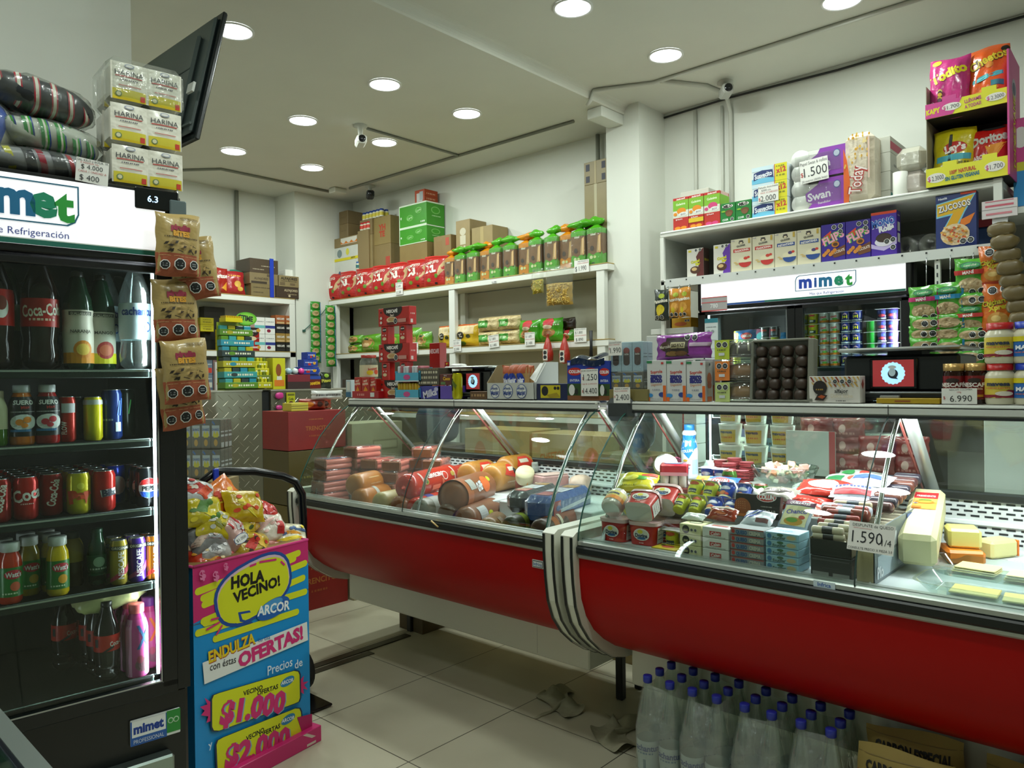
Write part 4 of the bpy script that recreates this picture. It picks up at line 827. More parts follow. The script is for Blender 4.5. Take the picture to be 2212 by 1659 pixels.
chips((3.271,2.233,0.198,0.235),'a01c14',4,'red tortilla crisps bag first in view on the back shelf',[('t','Doritos',.5,.66,.16,'e8e0d8',.8,4,.05),('p',[(.55,.2),(.85,.45),(.8,.1)],'e09a2a'),('l',.15,.5,.25,.05,'e0d0c0')])
chips((3.421,2.228,0.201,0.213),'a8242a',5,'red crisps bag with gold chips leaning beside the tortilla bag',[('e',.6,.45,.16,.14,'d8a840'),('e',.7,.25,.14,.1,'d8a840'),('l',.2,.8,.8,.06,'e0a030')])
chips((3.495,2.242,0.145,0.236),'1f7a64',6,'teal green crisps bag behind the red ones',[('l',.2,.9,.7,.08,'10302a'),('e',.6,.4,.2,.1,'8ab04a')],y=6.50)
Z2b=1.723
tin=lambda:can('coffee_tin',.07,.15,'8c1410',[('t','NESCAFE',.5,.66,.2,'e8ddd8',.8,0,.04),('e',.5,.35,.12,.14,'d8c8b8')],2.4,top='2a1412')
put(tin(),(2.93+.02,6.50,Z2b),0,'red coffee tin at the bottom left of the back shelf');put(tin(),(2.87,6.50,Z2b+.152),0,'red coffee tin standing on the lower tins');put(can('coffee_tin',.07,.15,'8c1410',[('t','NESCAFE',.5,.66,.2,'e8ddd8',.8,0,.04),('e',.5,.35,.12,.14,'d8c8b8')],2.4,top='2a1412'),(2.80,6.52,Z2b),0,'red coffee tin half hidden by the pouches')
ta=[('t','TÉ NEGRO',.5,.35,.2,'4a4410',.7),('l',.2,.8,.7,.1,'6a6418')]
for i in range(3):ybox((3.329,1.728,0.135,0.083),.12,'c8bc14','yellow tea box, '+lvl(i,3)+' of the front stack of three','tea box','tea_box',front=ta,z=Z2b+.062*i,h=.061)
for i in range(2):ybox((3.215,1.930,0.123,0.041),.12,'c0b414','yellow tea box in the rear stack, '+['lower','upper'][i],'tea box','tea_box',front=ta,z=Z2b+.17+.062*i,h=.061,y=6.56)
put(carton('support_box','box',.13,.11,.168,'8a8420'),(3.055,6.62,Z2b),0,'olive box under the rear tea boxes')
ybox((3.317,2.002,0.197,0.113),.15,'23241e','black box behind the yellow tea boxes',z=Z2b,h=.40,y=6.62)
na=[('e',.6,.85,.38,.25,'241614'),('t','NESCAFE',.6,.85,.09,'e8e0d8',.5,0,.04),('t','3en1',.6,.72,.07,'d8c8b8',.3),('e',.6,.52,.26,.1,'d8c8a0'),('r',.05,.2,.2,.3,'e0d0c8'),('r',.05,.5,.2,.6,'e0d0c8'),('r',.5,.1,.9,.18,'d8b8b0')]
ybox((3.524,1.724,0.201,0.207),.10,'b51c16','red coffee mix box at the front of the back shelf','coffee box','coffee_box',front=na,z=Z2b,h=.21)
ybox((3.504,1.727,0.200,0.306),.06,'a81a16','red coffee mix box behind the front one, standing higher','coffee box','coffee_box',front=na,z=Z2b,h=.30,y=6.50)
wa=lambda c,f1:[('r',0,.35,1,.52,c),('e',.35,.2,.2,.1,f1),('l',.1,.9,.75,.05,'8a8a8a')]
for i in range(2):
    for j in range(2):
        ybox([(3.630,1.799,0.103,0.171),(3.736,1.802,0.100,0.173)][j],.08,'e8e8e2','white diet box, %s row, %s of two'%(['lower','upper'][i],['left','right'][j]),'food box','food_box',front=wa(['6ab8b8','2a3a8a'][j],['c89a3a','8a1c3a'][j]),z=Z2b+.02+.15*i if 0 else Z2b+.155*i,h=.153)
for i in range(4):
    for j in range(2):
        c=['1e1c1a','a08040','1e1c1a','a05a30'][i]
        ybox([(3.844,1.805,0.098,0.175),(3.945,1.808,0.094,0.177)][j],.10,c,'small coffee carton, %s layer, %s of the double stack at the shelf end'%(['bottom','second','third','top'][i],['left','right'][j]),'coffee box','coffee_box',front=[('t','NESCAFE',.5,.6,.22,'dcd8d0',.8,0,.04),('r',.1,.05,.9,.25,'c8a878' if i%2 else '2a2826')],z=Z2b+.085*i,h=.083)
Z3b=1.253
rr=random.Random(8)
ybox((3.233,1.378,0.072,0.238),.08,'d8d2cc','tall white box with a red letter on the lower back shelf','box',front=[('r',.15,.80,.85,.84,'b83a3a'),('r',.45,.6,.55,.8,'b83a3a'),('r',.15,.45,.85,.49,'b83a3a'),('r',.45,.2,.55,.45,'b83a3a')],z=Z3b,h=.36)
for i,(l,r_,t_,c)in enumerate([(420,438,790,'8a8a80'),(440,459,800,'2f4a9a'),(482,497,800,'9a958a'),(498,513,790,'6a7a8a'),(515,528,785,'8a6a6a'),(530,548,800,'7a8a7a'),(550,566,795,'a09a8a'),(568,584,800,'6a5a4a'),(586,604,790,'8a8f95'),(606,624,800,'7a6a5a')]):
    xc=2.62+.0115*(l-400)/1.35 if 0 else None
    q=[2.80,2.885,3.075,3.15,3.225,3.30,3.39,3.48,3.57,3.66][i]
    for k in range(3):
        put(carton('drink_carton','carton',.07,.06,.125,c,front=[('r',.1,.1,.9,.45,['c8c8b8','c83a2a','3a6a9a','d8c83a'][(i+k)%4]),('l',.1,.9,.7,.06,'d8d8d0')]),(q,6.44,Z3b+.127*k),0,'small drink carton in column %s, %s layer of the lower back shelf'%(WORDS[i],['bottom','middle','top'][k]),'drink cartons on the lower back shelf')
CT=1.374
def rack(label,x,y,cols,W,Hh,tiers,name='sweets_rack',header=None,base='8aa01c',ang=0.):
    t=thing(name,label,'display rack',(x,y,CT),ang)
    m=MB();m.box(-W/2,W/2,.05,.056,0,Hh,P(base,.4));m.box(-W/2,W/2,-.04,.056,0,.006,P(base,.4));m.build('stand_panel',t)
    for k in range(tiers):
        z=.012+k*(Hh-.03)/tiers;dy=.05-.085*(1-k/tiers)
        m=MB();m.box(-W/2,W/2,dy-.03,.05,z,z+.045,P(cols[k%len(cols)],.35),.002)
        n=4
        for i in range(n):m.box(-W/2+.006+i*(W-.01)/n,-W/2+(i+1)*(W-.01)/n,dy-.026+.004,.045,z+.03,z+.072,P(cols[(k+i+1)%len(cols)],.25),.003)
        m.art(lambda u,v,o:(-W/2+u*W,dy-.03-o,z+.045*v),W,.045,[('l',.1,.9,.5,.3,'e0e0c8'),('e',.3,.5,.1,.3,cols[(k+2)%len(cols)])]);m.build('tray',t)
    if header:header(t,W,Hh)
    return t
def gumhead(t,W,Hh):
    m=MB();m.T=Matrix.Translation((.10,.045,Hh-.02));n=20
    m.poly([(.085*cos(2*pi*i/n),.055+.05*sin(2*pi*i/n))for i in range(n)],-.003,.003,P('5aa82a',.3),'y');S=lambda u,v,o:(-.085+.17*u,-.003-o,.005+.1*v)
    m.art(S,.17,.1,[('e',.5,.5,.42,.4,'7cc03a'),('t','GTIME',.45,.55,.38,'14201a',.72,-6,.05)]);m.build('header_card',t)
rack('green and yellow chewing gum rack with a GTIME card on the left counter',2.80,5.25,['5a8a20','3a9a9a','b0a818','2a3a3a','2a8aa0'],.26,.50,6,header=gumhead)
m=MB();m.box(-.07,.07,-.04,.04,0,.03,P('d0c014',.35));
for i in range(9):m.box(-.065+.0145*i,-.055+.0145*i,-.035,.035,.03,.045,P('c8a414',.3))
tag(m.build('gum_tray',None,(2.76,5.26,CT+.50),.1),'yellow tray on top of the chewing gum rack','tray')
rack('yellow-green chocolate bar rack beside the gum rack',2.985,5.25,['b8b414','6a7a1a','c8c020'],.12,.24,4,base='a8a814')
ybox((3.125,1.370,0.107,0.239),.10,'c8c41a','upright yellow box with a brown character shape on the counter','box','snack_box',front=[('e',.45,.62,.22,.2,'8a4a1a'),('r',.1,.1,.9,.3,'d8781a'),('r',.3,.3,.7,.42,'d8d8c8')],z=CT,y=5.22)
ybox((3.250,1.368,0.131,0.109),.12,'4a1a1c','dark red sweets box beside the yellow one','box','snack_box',front=[('r',0,.7,1,1,'8a2a34'),('t','Cocosette',.5,.4,.2,'c8a030',.8)],z=CT,y=5.22)
for i,(a,b)in enumerate(((0,0),(1,0),(2,0),(0,1),(1,1))):
    m=MB();m.lathe([(.0,0),(.02,.004),(.026,.022),(.02,.042),(0,.05)],mt(['9ab8c8','c8d0d4','d8308a','b8c8d0','6a9a2a'][i],.25,0,'foil'),14)
    tag(m.build('chocolate_egg',None,(3.22+.055*a+.02*b,5.24+.05*b,CT+.115)),'foil wrapped chocolate egg, '+['silver, front left','silver blue, front middle','bright pink, front right','pale, rear left','green, rear right'][i],'chocolate egg')
put(carton('egg_tray','box',.20,.14,.113,'3a2a2a',front=[('r',0,.5,1,1,'7a2430')]),(3.285,5.27,CT),0,'low dark box carrying the foil wrapped eggs')
ybox((3.418,1.365,0.187,0.100),.12,'6a1c10','brown and red biscuit box with yellow lettering','box','snack_box',front=[('r',0,.75,1,1,'2a48a0'),('t','Cocosette',.5,.45,.3,'e0b020',.9,4,.04),('e',.2,.2,.1,.12,'c8a878')],z=CT,y=5.24)
for i,(xx,zz,w_)in enumerate(((3.42,.115,.17),(3.43,.175,.13),(3.44,.235,.08))):
    put(carton('chocolate_box','box',w_,.09,.058,'24409a',front=[('l',.1,.9,.6,.14,'d8d8e8'),('r',.3,.2,.5,.5,'b82a2a'),('e',.75,.5,.1,.2,'d8a020')]),(xx,5.30,CT+zz),0,'blue chocolate bar box, '+lvl(i,3)+' of the stepped pile')
put(carton('support_box','box',.18,.1,.114,'283a70'),(3.42,5.31,CT),0,'dark blue box under the chocolate bar boxes')
put(bag('snack_bag','snack bag',.11,.13,.04,'1a2418',[('t','Plátanos',.5,.5,.2,'d8d04a',.8,5),('e',.5,.8,.2,.12,'8ab030')],9),(3.58,5.28,CT),0,'dark green plantain snack bag on the counter edge')
put(bag('snack_bag','snack bag',.10,.16,.04,'22489a',[('p',[(0,.2),(1,.6),(1,.4),(0,0)],'d8402a'),('p',[(0,.5),(1,.9),(1,.7),(0,.3)],'e0d8d0')],10),(3.55,5.38,CT),0,'blue and red snack bag behind the plantain bag')
ybox((3.200,1.190,0.073,0.157),.012,'b8b81c','yellow-green card box hanging on the front of the counter','card','hanging_card',front=[('e',.5,.45,.3,.14,'5a3a1a'),('t','Cola',.5,.7,.12,'2a3a14',.6),('r',.1,.85,.9,.95,'6a6a1a')],z=1.19,y=5.181)
for i,(xx,zz,rr_)in enumerate(((3.10,1.325,.035),(3.095,1.235,.025))):
    m=MB();m.grid(blobS(rr_,.012,rr_*.7,7+i,.1),14,8,P('c83a8a',.3),wrap=True);tag(m.build('pink_bow',None,(xx,5.18,zz)),['large','small'][i]+' pink ribbon decoration stuck on the checker plate','decoration')
def strip(x,y,zt,n,seed,label,w=.115,h=.073,blue=False):
    t=thing('peanut_strip',label,'snack strip',(x,y,zt-n*h))
    r_=random.Random(seed)
    for i in range(n):
        z=(n-1-i)*h;m=MB();S=bagS(w,h*1.15,.035,seed+i);g=mt('2f8a26',.3,0,'foil')
        m.T=Matrix.Translation((r_.uniform(-.004,.004),0,z));m.grid(lambda u,v:S(u,v,0),10,8,g);m.grid(lambda u,v:S(1-u,v,0,True),8,6,g)
        m.art(S,w,h*1.15,[('e',.42,.5,.33,.30,'b9a070'),('e',.5,.56,.2,.14,'a08a58'),('r',.86,.1,.95,.9,'2a78b8' if blue else 'c04a6a')],d0=.0015,curved=True);m.build('peanut_bag',t)
    m=MB();m.box(-.02,.02,.018,.02,0,n*h+.02,P('d8dad6'));m.build('backing_strip',t);return t
strip(4.20,6.345,2.20,8,5,'left strip of small green peanut bags hanging from the shelf end',blue=True);strip(4.30,6.24,2.16,8,25,'right strip of small green peanut bags hanging from the shelf end',blue=True)
m=MB();m.tube([(4.37,6.37,2.19),(4.30,6.385,2.1),(4.16,6.388,1.98),(4.10,6.39,1.93)],.004,P('3a6a5a'),6);m.box(4.085,4.115,6.386,6.395,1.915,1.935,P('2a5a50'));tag(m.build('pinned_string'),'thin green cord pinned to the corner wall','cord')
tr=[('t','TRENCITO',.5,.55,.11,'a8642a',.8,0,.02),('l',.35,.6,.78,.03,'a8642a'),('l',.35,.65,.35,.04,'9a4a20')]
for i,(z,h,c)in enumerate(((0,.33,'8a1410'),(.335,.33,'6a5a20'),(.67,.33,'55491c'),(1.005,.24,'8a1410'))):
    put(carton('chocolate_carton','carton',.42,.3,h,c,front=tr if i in(0,3)else[('l',.2,.8,.5,.04,'8a7a3a')],k='card'),(2.72,4.25,z),0,['red chocolate carton lettered TRENCITO on the floor','olive carton above the floor carton','dark yellow carton below the upper red one','red chocolate carton lettered TRENCITO at the top'][i]+(' by the deli case end' if i%3==0 else ' in the pile by the deli case'))
put(carton('pale_carton','carton',.42,.28,1.15,'b0aa8c',front=[('r',.4,.84,.9,.9,'8a8468'),('r',.42,.85,.88,.89,'b0aa8c'),('t','TRENCITO',.6,.65,.04,'8a4a2a',.6),('e',.6,.72,.1,.03,'9a5a4a')],k='card'),(3.16,4.20,0),0,'pale tall carton with faint brown print behind the curved glass')
for i,(x,y,w,c,l)in enumerate([(2.60,4.16,.12,'c8b838','pale yellow wafer packet stack on the red carton'),(2.76,4.22,.20,'8a2a10','brown and red sweets bag on the red carton'),(2.86,4.30,.20,'9a3018','red sweets packets at the back of the red carton')]):
    put(carton('sweets_packet','packet',w,.1,.05,c,front=[('r',0,.3,1,.36,'6a5a1a'),('r',0,.6,1,.66,'6a5a1a')])if i==0 else bag('sweets_packet','packet',w,.07,.06,c,[('e',.3,.5,.15,.25,'c87a1a'),('e',.7,.5,.12,.25,'3a1a10')],30+i),(x,y,1.247),0,l)
o=put(bag('foil_roll','packet',.26,.06,.05,'b8b8b4',[('l',.1,.9,.5,.2,'6a6a6a')],35),(2.86,4.20,1.31),.1,'long silver foil packet lying on top of the sweets')
# long bread shelf: front faces -X (rz = RW); local +X points to -Y
SZ1,SZ2=2.238,1.705
ra=[('r',0,0,.92,1,'b01c1a'),('t','COMPLETO',.38,.76,.09,'e8ddd0',.62,8,.03),('t','XL',.36,.56,.22,'e8e4da',.5,4,.08),('p',[(.66,.25),(.96,.55),(.98,.9),(.72,.62)],'c8a878'),('e',.30,.2,.09,.06,'6a8a2a'),('e',.62,.32,.08,.07,'5a8a2a'),('r',.55,.06,.66,.12,'1a1a1e'),('r',.0,.95,1,1,'c8302a')]
n=7
for i,r in enumerate([(6.388,2.261,0.284,0.277),(6.121,2.257,0.264,0.275),(5.863,2.258,0.266,0.268),(5.604,2.261,0.253,0.258),(5.359,2.261,0.248,0.264),(5.110,2.259,0.261,0.262),(4.870,2.265,0.231,0.264)]):
    yc,z0,w_,h_=r
    o=put(bag('sliced_bread','bread',.235,.27,.09,'b82420',ra,70+i%3,r=.28),(4.435,yc,SZ1),RW+.10,'red bag of long rolls on the top shelf, '+nth(i,n)+' of seven','red bread bags on the top shelf');o.rotation_euler=(radians(-6),0,RW+.28)
def loaf(c,seed):
    key=('loaf',c,seed)
    if key in _C:return _C[key]
    r_=random.Random(seed);m=MB();cr=mt('84592e',.4,0,'mottle');col=mt(c,.25,0,'foil')
    def S(u,v,o):
        a=2*pi*u;x=cos(a);y=sin(a);e=lambda q:abs(q)**.45*(1 if q>0 else-1);k=1+.02*sin(7*a+v*9)
        return((.058+o)*e(x)*k,(.05+o)*e(y)*k,v*.225)
    m.grid(lambda u,v:S(u,v,0),24,8,cr,wrap=True)
    m.grid(lambda u,v:S(u,v*.30*(1+.15*sin(9*u*2*pi)),.002),24,3,col,wrap=True);m.grid(lambda u,v:S(u,.86+.14*v,.002),24,2,col,wrap=True)
    m.grid(lambda u,v:tuple(Vector(S(u,1,.002))*1 if v==0 else Vector((S(u,1,0)[0]*(1-v*.8),S(u,1,0)[1]*(1-v*.8),.225+.03*v))),24,3,col,wrap=True)
    tuft=MB();a0=r_.uniform(-.4,.4)
    def Tf(u,v):
        a=2*pi*u;rr_=.012+(.05+.018*(seed%3))*sin(pi*min(1,v*1.15))**.8*(1+.3*sin(5*a+seed));return(rr_*cos(a)*1.1+.03*v*a0*3,rr_*sin(a)*.6,.25+.058*v)
    tuft.grid(Tf,18,5,col,wrap=True)
    Sf=lambda u,v,o:(-.05+.1*u,-.051-o,.225*v)
    m.art(Sf,.1,.225,[('t','ideal',.5,.84,.07,'e8e8d8',.5,0,.03),('e',.4,.45,.14,.07,'3a2414'),('e',.35,.2,.12,.05,'d8e0b0'),('r',.4,.02,.6,.05,'22262a'),('e',.62,.2,.1,.04,'c8d890')],d0=.002)
    m.art(lambda u,v,o:(.012+.045*u,-.0515-o,.07+.115*v),.045,.115,[('p',[(.3,0),(1,0),(1,1),(.55,.9)],'c09a62'),('p',[(.62,.1),(.72,.1),(.9,.9),(.8,.9)],'d8c09a')],d0=.001);f_=MB();f_.grid(lambda u,v:S(u,v,.005),24,6,mt('f4f6f0',.1,0,'film'),wrap=True)
    _C[key]=('bread_loaf','bread',m.mesh('bread_loaf'),[('tied_bag_top',tuft.mesh('tied_bag_top'),[]),('clear_bag',f_.mesh('clear_bag'),[])]);return _C[key]
G_,O_='4fa81e','d88a14'
LV=[(965,984,O_),(983,1015,G_),(1016,1036,G_),(1037,1060,O_),(1060,1090,G_),(1090,1123,G_),(1122,1147,O_),(1145,1180,G_),(1180,1211,G_),(1208,1239,O_),(1239,1272,G_),(1273,1314,G_)]
YS_=[(4.440,4.692,2.299),(4.440,4.540,2.299),(4.440,4.393,2.300),(4.440,4.271,2.298),(4.440,4.137,2.295),(4.440,3.982,2.294),(4.440,3.847,2.293),(4.440,3.715,2.293),(4.440,3.561,2.290),(4.440,3.438,2.290),(4.440,3.306,2.288),(4.440,3.162,2.285)]
for i,((a,b,c),p)in enumerate(zip(LV,YS_)):
    k=1.0+.012*i
    put(loaf(c,i%4),(4.44+(.03 if c==O_ else 0),p[1],SZ1),RW,('orange' if c==O_ else 'green')+' tied bag with a brown loaf, '+nth(i,12)+' of the top shelf loaves','loaves in tied bags on the top shelf',sc=(k,.9,k))
cb='9a8258'
def stack(yrng,boxes,x=4.485,dep=.2,z=SZ1):
    yc,_,w_,_=yrng
    for(zt,col,front,side,label)in boxes:
        h=zt-z
        put(carton('cardboard_box','carton',round(w_,3),dep,round(h-.001,3),col,front=front,right=side,k='card'),(x+dep/2,yc,z),RW,label,'cardboard boxes on the bread shelf' if False else None);z=zt
def zt(p):return p[2]
l_=('l',.2,.8,.5,.05,'6a5838')
stack((6.263,2.645,0.146,0.458),[(zt((4.485,6.275,2.858)),'85704a',[l_],[],'brown box at the foot of the leftmost box pile'),(zt((4.485,6.271,2.995)),'85704a',[l_],[],'brown box in the middle of the leftmost box pile'),(zt((4.485,6.268,3.123)),'7d6945',[l_],[],'brown box on top of the leftmost box pile')],dep=.2)
stack((6.204,2.498,0.443,0.136),[(zt((4.460,6.214,2.627)),'d8dad2',[('t','Jabón',.72,.55,.3,'3a4a8a',.4,0,.0),('e',.25,.4,.1,.35,'4a5a7a'),('r',0,0,1,.15,'3a5aa0')],[],'white box with blue print under the yellow banded one'),(zt((4.460,6.211,2.764)),'d8dad2',[('r',0,.0,1,.2,'d8c81c'),('e',.25,.55,.09,.3,'7a8a8a'),('e',.55,.6,.06,.25,'d8d048'),('t','JABÓN',.75,.12,.12,'2a2a2a',.3)],[],'white box with a yellow band at the left end of the top shelf'),(zt((4.460,6.209,2.859)),'8f7a50',[('r',.3,.25,.9,.9,'d8d4c8'),('r',.3,.3,.9,.55,'d8781c'),('e',.4,.6,.08,.25,'d8d4c8'),('e',.6,.6,.08,.25,'d8d4c8'),('e',.8,.6,.08,.25,'d8d4c8')],[],'tan box with a white and orange label')],x=4.47,dep=.16)
stack((5.903,2.603,0.188,0.244),[(zt((4.485,5.907,2.835)),'97845a',[('p',[(.5,.3),(.7,.35),(.62,.75),(.5,.72)],'6a5a38'),('l',.3,.8,.15,.03,'6a5a38')],[],'tan box printed with a slanted bottle'),(zt((4.485,5.904,2.985)),'8a7650',[],[],'open tan tray under the mayonnaise jars')],x=4.485)
def small_jar(col,cap,r_=.024,h=.075):
    key=('sj',col,cap)
    if key not in _C:
        m=MB();m.lathe([(r_*.9,0),(r_,.005),(r_,h*.7),(r_*.8,h*.8)],mt('d8d4bc',.3),12);m.lathe([(r_+.001,h*.18),(r_+.001,h*.6)],P(col),12,cap=False)
        c=MB();c.lathe([(r_*.85,h*.78),(r_*.88,h),(0,h)],P(cap,.4),12);_C[key]=('sauce_jar','jar',m.mesh('sauce_jar'),[('lid',c.mesh('lid'),[])])
    return _C[key]
yj=(4.485,5.904,2.985)[1];zj=zt((4.485,5.904,2.985))+.001
for i in range(6):
    for j in range(2):put(small_jar('c8b83a','24408a'),(4.52+.055*j,yj+.06-.052*i,zj),0,'small mayonnaise jar with a blue lid, %s row, %s'%(['front','back'][j],nth(i,6)),'mayonnaise jars on the tan boxes')
stack((5.689,2.580,0.250,0.261),[(zt((4.500,5.674,2.722)),'8f7a50',[('r',.7,.5,.95,.75,'b04a3a')],[],'tan box below the jars and the red printed box'),(zj-.001,'95804f',[('t','YH',.5,.62,.2,'b0402a',.6,0,.05),('t','TE',.5,.38,.2,'b0402a',.6,0,.05)],[],'tan box with red characters on its front')],x=4.51,dep=.17)
for i in range(3):put(small_jar('c83a2a','b8282a'),(4.49,yj+.06-.05*i,zj-.102),0,'small jar with a red lid below the blue lidded ones, '+nth(i,3),'jars with red lids')
put(carton('jar_shelf','box',.17,.05,zj-.104-SZ1,'8a7650'),(4.49,yj+.02,SZ1),RW,'tan box front under the red lidded jars')
for i in range(2):put(small_jar('2a6a6a','2a5a9a'),(4.475,(4.485,6.016,2.886)[1],SZ1+.20+.076*i),0,'blue-green jar at the left of the red lidded jars, '+['lower','upper'][i])
put(carton('jar_shelf','box',.05,.05,.199,'8a7650'),(4.475,(4.485,6.016,2.886)[1],SZ1),RW,'narrow tan box front under the blue-green jars')
gr='3f9a1e';ga=[('r',.0,.94,1,1,'d8e8d0'),('r',0,0,1,.04,'d8e8d0'),('r',0,0,.02,1,'d8e8d0'),('e',.40,.40,.12,.13,'7ac060'),('e',.40,.40,.10,.105,gr),('e',.72,.66,.12,.13,'7ac060'),('e',.72,.66,.10,.105,gr),('t','Carta',.40,.40,.1,'b8e0a8',.3,12),('t','Carta',.72,.66,.1,'b8e0a8',.3,12),('l',.8,.95,.15,.07,'d8e8d0'),('e',.08,.45,.02,.06,'d8e8d0')]
gs=[('r',0,.94,1,1,'d8e8d0'),('e',.5,.65,.25,.16,'7ac060'),('e',.5,.65,.2,.12,gr),('l',.3,.8,.4,.04,'b8e0a8')]
stack((5.200,2.519,0.373,0.331),[(zt((4.470,5.213,2.658)),'8f7848',[('t','Pepsodent',.55,.4,.25,'22201a',.6,0,.05)],[('l',.2,.8,.7,.05,'6a5838')],'tan Pepsodent box under the green boxes'),(zt((4.470,5.210,2.811)),gr,ga,gs,'lower bright green box with white outline print'),(zt((4.470,5.206,3.018)),gr,ga,gs,'upper bright green box with white outline print')],x=4.47,dep=.215)
stack((5.136,3.033,0.131,0.123),[(zt((4.500,5.143,3.137)),'b8481c',[('r',.2,.1,.8,.75,'c8c8c4'),('r',.5,.2,.85,.85,'a8b0b4')],[('l',.15,.85,.7,.1,'d8a080'),('l',.15,.85,.3,.1,'d8a080'),('r',0,.48,1,.51,'8a3414')],'small red-orange box on top of the green boxes')],x=4.50,dep=.16,z=zt((4.470,5.206,3.018)))
stack((4.848,2.481,0.218,0.221),[(zt((4.500,4.848,2.687)),'93794c',[('r',.15,.3,.5,.9,'8a7044'),('r',.7,.8,.9,.95,'b0503a')],[],'tan box with an outlined drawing right of the green boxes')],x=4.5)
stack((4.590,2.530,0.168,0.273),[(zt((4.500,4.587,2.784)),'a08a5c',[('e',.5,.82,.22,.06,'c8c0a8'),('r',.3,.62,.7,.76,'c8c0a8'),('r',.32,.5,.45,.6,'c8c0a8'),('r',.55,.5,.68,.6,'c8c0a8'),('l',.1,.9,.42,.03,'5a4a2a')],[('p',[(.15,.5),(.5,.45),(.4,.8)],'4a4a3a')],'tall tan box printed with a small robot figure')],x=4.5)
stack((4.365,2.502,0.240,0.190),[(zt((4.500,4.369,2.697)),'a28c5c',[('r',.42,0,.58,1,'b09a68')],[],'wide tan taped box behind the middle loaves')],x=4.5,dep=.19)
stack((3.191,2.352,0.199,0.465),[(zt((4.470,3.184,2.830)),'8f8055',[('r',.44,.3,.56,1,'b0a888'),('l',.1,.4,.35,.01,'6a5c38')],[],'tall tan taped box beside the wall column'),(zt((4.470,3.181,2.996)),'867648',[('r',.08,.6,.25,.9,'2a2a38'),('r',.08,.1,.25,.38,'2a2a38'),('r',.78,.6,.94,.9,'2a2a38'),('r',.78,.1,.94,.38,'2a2a38'),('r',.46,0,.54,1,'a89a74')],[],'tan box with dark handling symbols, topmost beside the column')],x=4.47,dep=.2)
def bread_pack(w,h,col,top,seed,extra=()):
    return bag('bread_pack','bread',w,h,.10,col,[('r',.06,.55,.94,.95,top)]+list(extra),seed)
gb='5a9a1e';ga2=[('e',.5,.5,.34,.34,'b88a50'),('t','ideal',.5,.75,.14,'1a3a1a',.5,0,.04),('e',.45,.4,.2,.12,'d0b080'),('l',.2,.8,.2,.06,'c8d8a0')]
def bpk(r,spec_col,art,seed,label,z=SZ2,x=4.46,rz=0.,hh=None):
    yc,z0,w_,h_=r
    return put(bag('bread_pack','bread',round(w_*1.02,3),round(hh or h_,3),.11,spec_col,art,seed),(x,yc,z),RW+rz,label)
bpk((6.049,1.762,0.216,0.076),gb,ga2,1,'flat green bread bag at the left end of the middle shelf, lower of two',hh=.085)
bpk((6.036,1.851,0.208,0.081),gb,ga2,2,'flat green bread bag lying on the lower one at the left end',z=SZ2+.087,hh=.085)
bpk((5.809,1.752,0.278,0.168),gb,ga2,3,'green bag of square flatbread left of the red coffee tower')
bpk((5.454,1.760,0.240,0.157),gb,ga2,4,'green bag of flatbread seen behind the red coffee tower')
bpk((5.200,1.762,0.190,0.195),gb,ga2,5,'green bag of flatbread leaning right of the red coffee tower',rz=.2)
bpk((5.038,1.771,0.172,0.156),gb,ga2,6,'green bag of flatbread next to the middle post')
ya_=[('r',.0,.55,1,1,'d8c090'),('r',0,.93,1,1,'c85a1a'),('e',.25,.75,.16,.16,'d8c8a0'),('e',.6,.78,.16,.16,'d8c8a0'),('e',.4,.5,.16,.16,'241c10'),('t','XL',.4,.5,.14,'e8e0d0',.3,0,.05),('e',.7,.45,.08,.08,'3a3a14'),('e',.35,.15,.28,.1,'4a6a1a')]
bpk((4.749,1.759,0.202,0.190),'c8a414',ya_,7,'yellow bag of buns first right of the middle post');bpk((4.508,1.760,0.269,0.189),'c8a414',ya_,8,'wider yellow bag of buns, second right of the middle post')
wb=[('e',.12,.5,.14,.42,'d8c494'),('e',.35,.5,.14,.42,'d8c494'),('e',.6,.5,.14,.42,'d8c494'),('e',.87,.5,.14,.42,'d8c494'),('r',.05,.25,.6,.75,'4a9a3a'),('l',.1,.5,.5,.2,'b8d8a8')]
for k,(r,nm)in enumerate((((4.251,1.748,0.234,0.113),'left'),((4.027,1.764,0.223,0.103),'right'))):
    for j in range(2):bpk(r,'c4ae7c',wb,9+k*2+j,'clear bag of pale long buns with green print, %s pair, %s'%(nm,['lower','upper'][j]),z=SZ2+.115*j,hh=.115)
ha=[('e',.5,.38,.3,.2,'a8743a'),('e',.5,.36,.2,.12,'7a4a20'),('p',[(.35,.6),(.7,.6),(.75,.85),(.3,.85)],'b8222a'),('p',[(.3,.85),(.75,.85),(.6,1),(.4,1)],'c83a3a'),('e',.5,.62,.2,.08,'d8c8a8'),('l',.75,.95,.7,.05,'e0e8d0')]
bpk((3.816,1.761,0.208,0.179),'3f9a14',ha,20,'bright green bag of burger buns, left of the pair');bpk((3.604,1.765,0.216,0.182),'3f9a14',ha,21,'bright green bag of burger buns, right of the pair')
bpk((3.476,1.760,0.105,0.059),'3f8a14',ha,22,'green bag lying flat at the right of the burger buns',x=4.52,hh=.09)
put(bag('bread_pack','bread',.12,.09,.08,'2a1c14',(),23),(4.52,(4.500,3.483,1.836)[1],SZ2+.09),RW,'dark brown bread bag on the flat green one')
def cardx(p,w,h,lines,label,x=4.372,rot=0.,dz=0.):price_card(lines,w,h,(x,p[1],p[2]-h/2+dz),RW,label,rot=(0,radians(rot),RW))
c2=lambda a,b:[('DESDE X UNIDAD',.5,.92,.09,INK,.9),(a,.4,.70,.2,INK,.6),('x MAYOR 4 UNIDADES',.5,.48,.09,RED,.95),(b,.45,.2,.22,INK,.6)]
cardx((4.370,5.282,2.256),.10,.11,c2('$ 2.600','$ 2.200'),'white price card hanging on the shelf edge under the red bags')
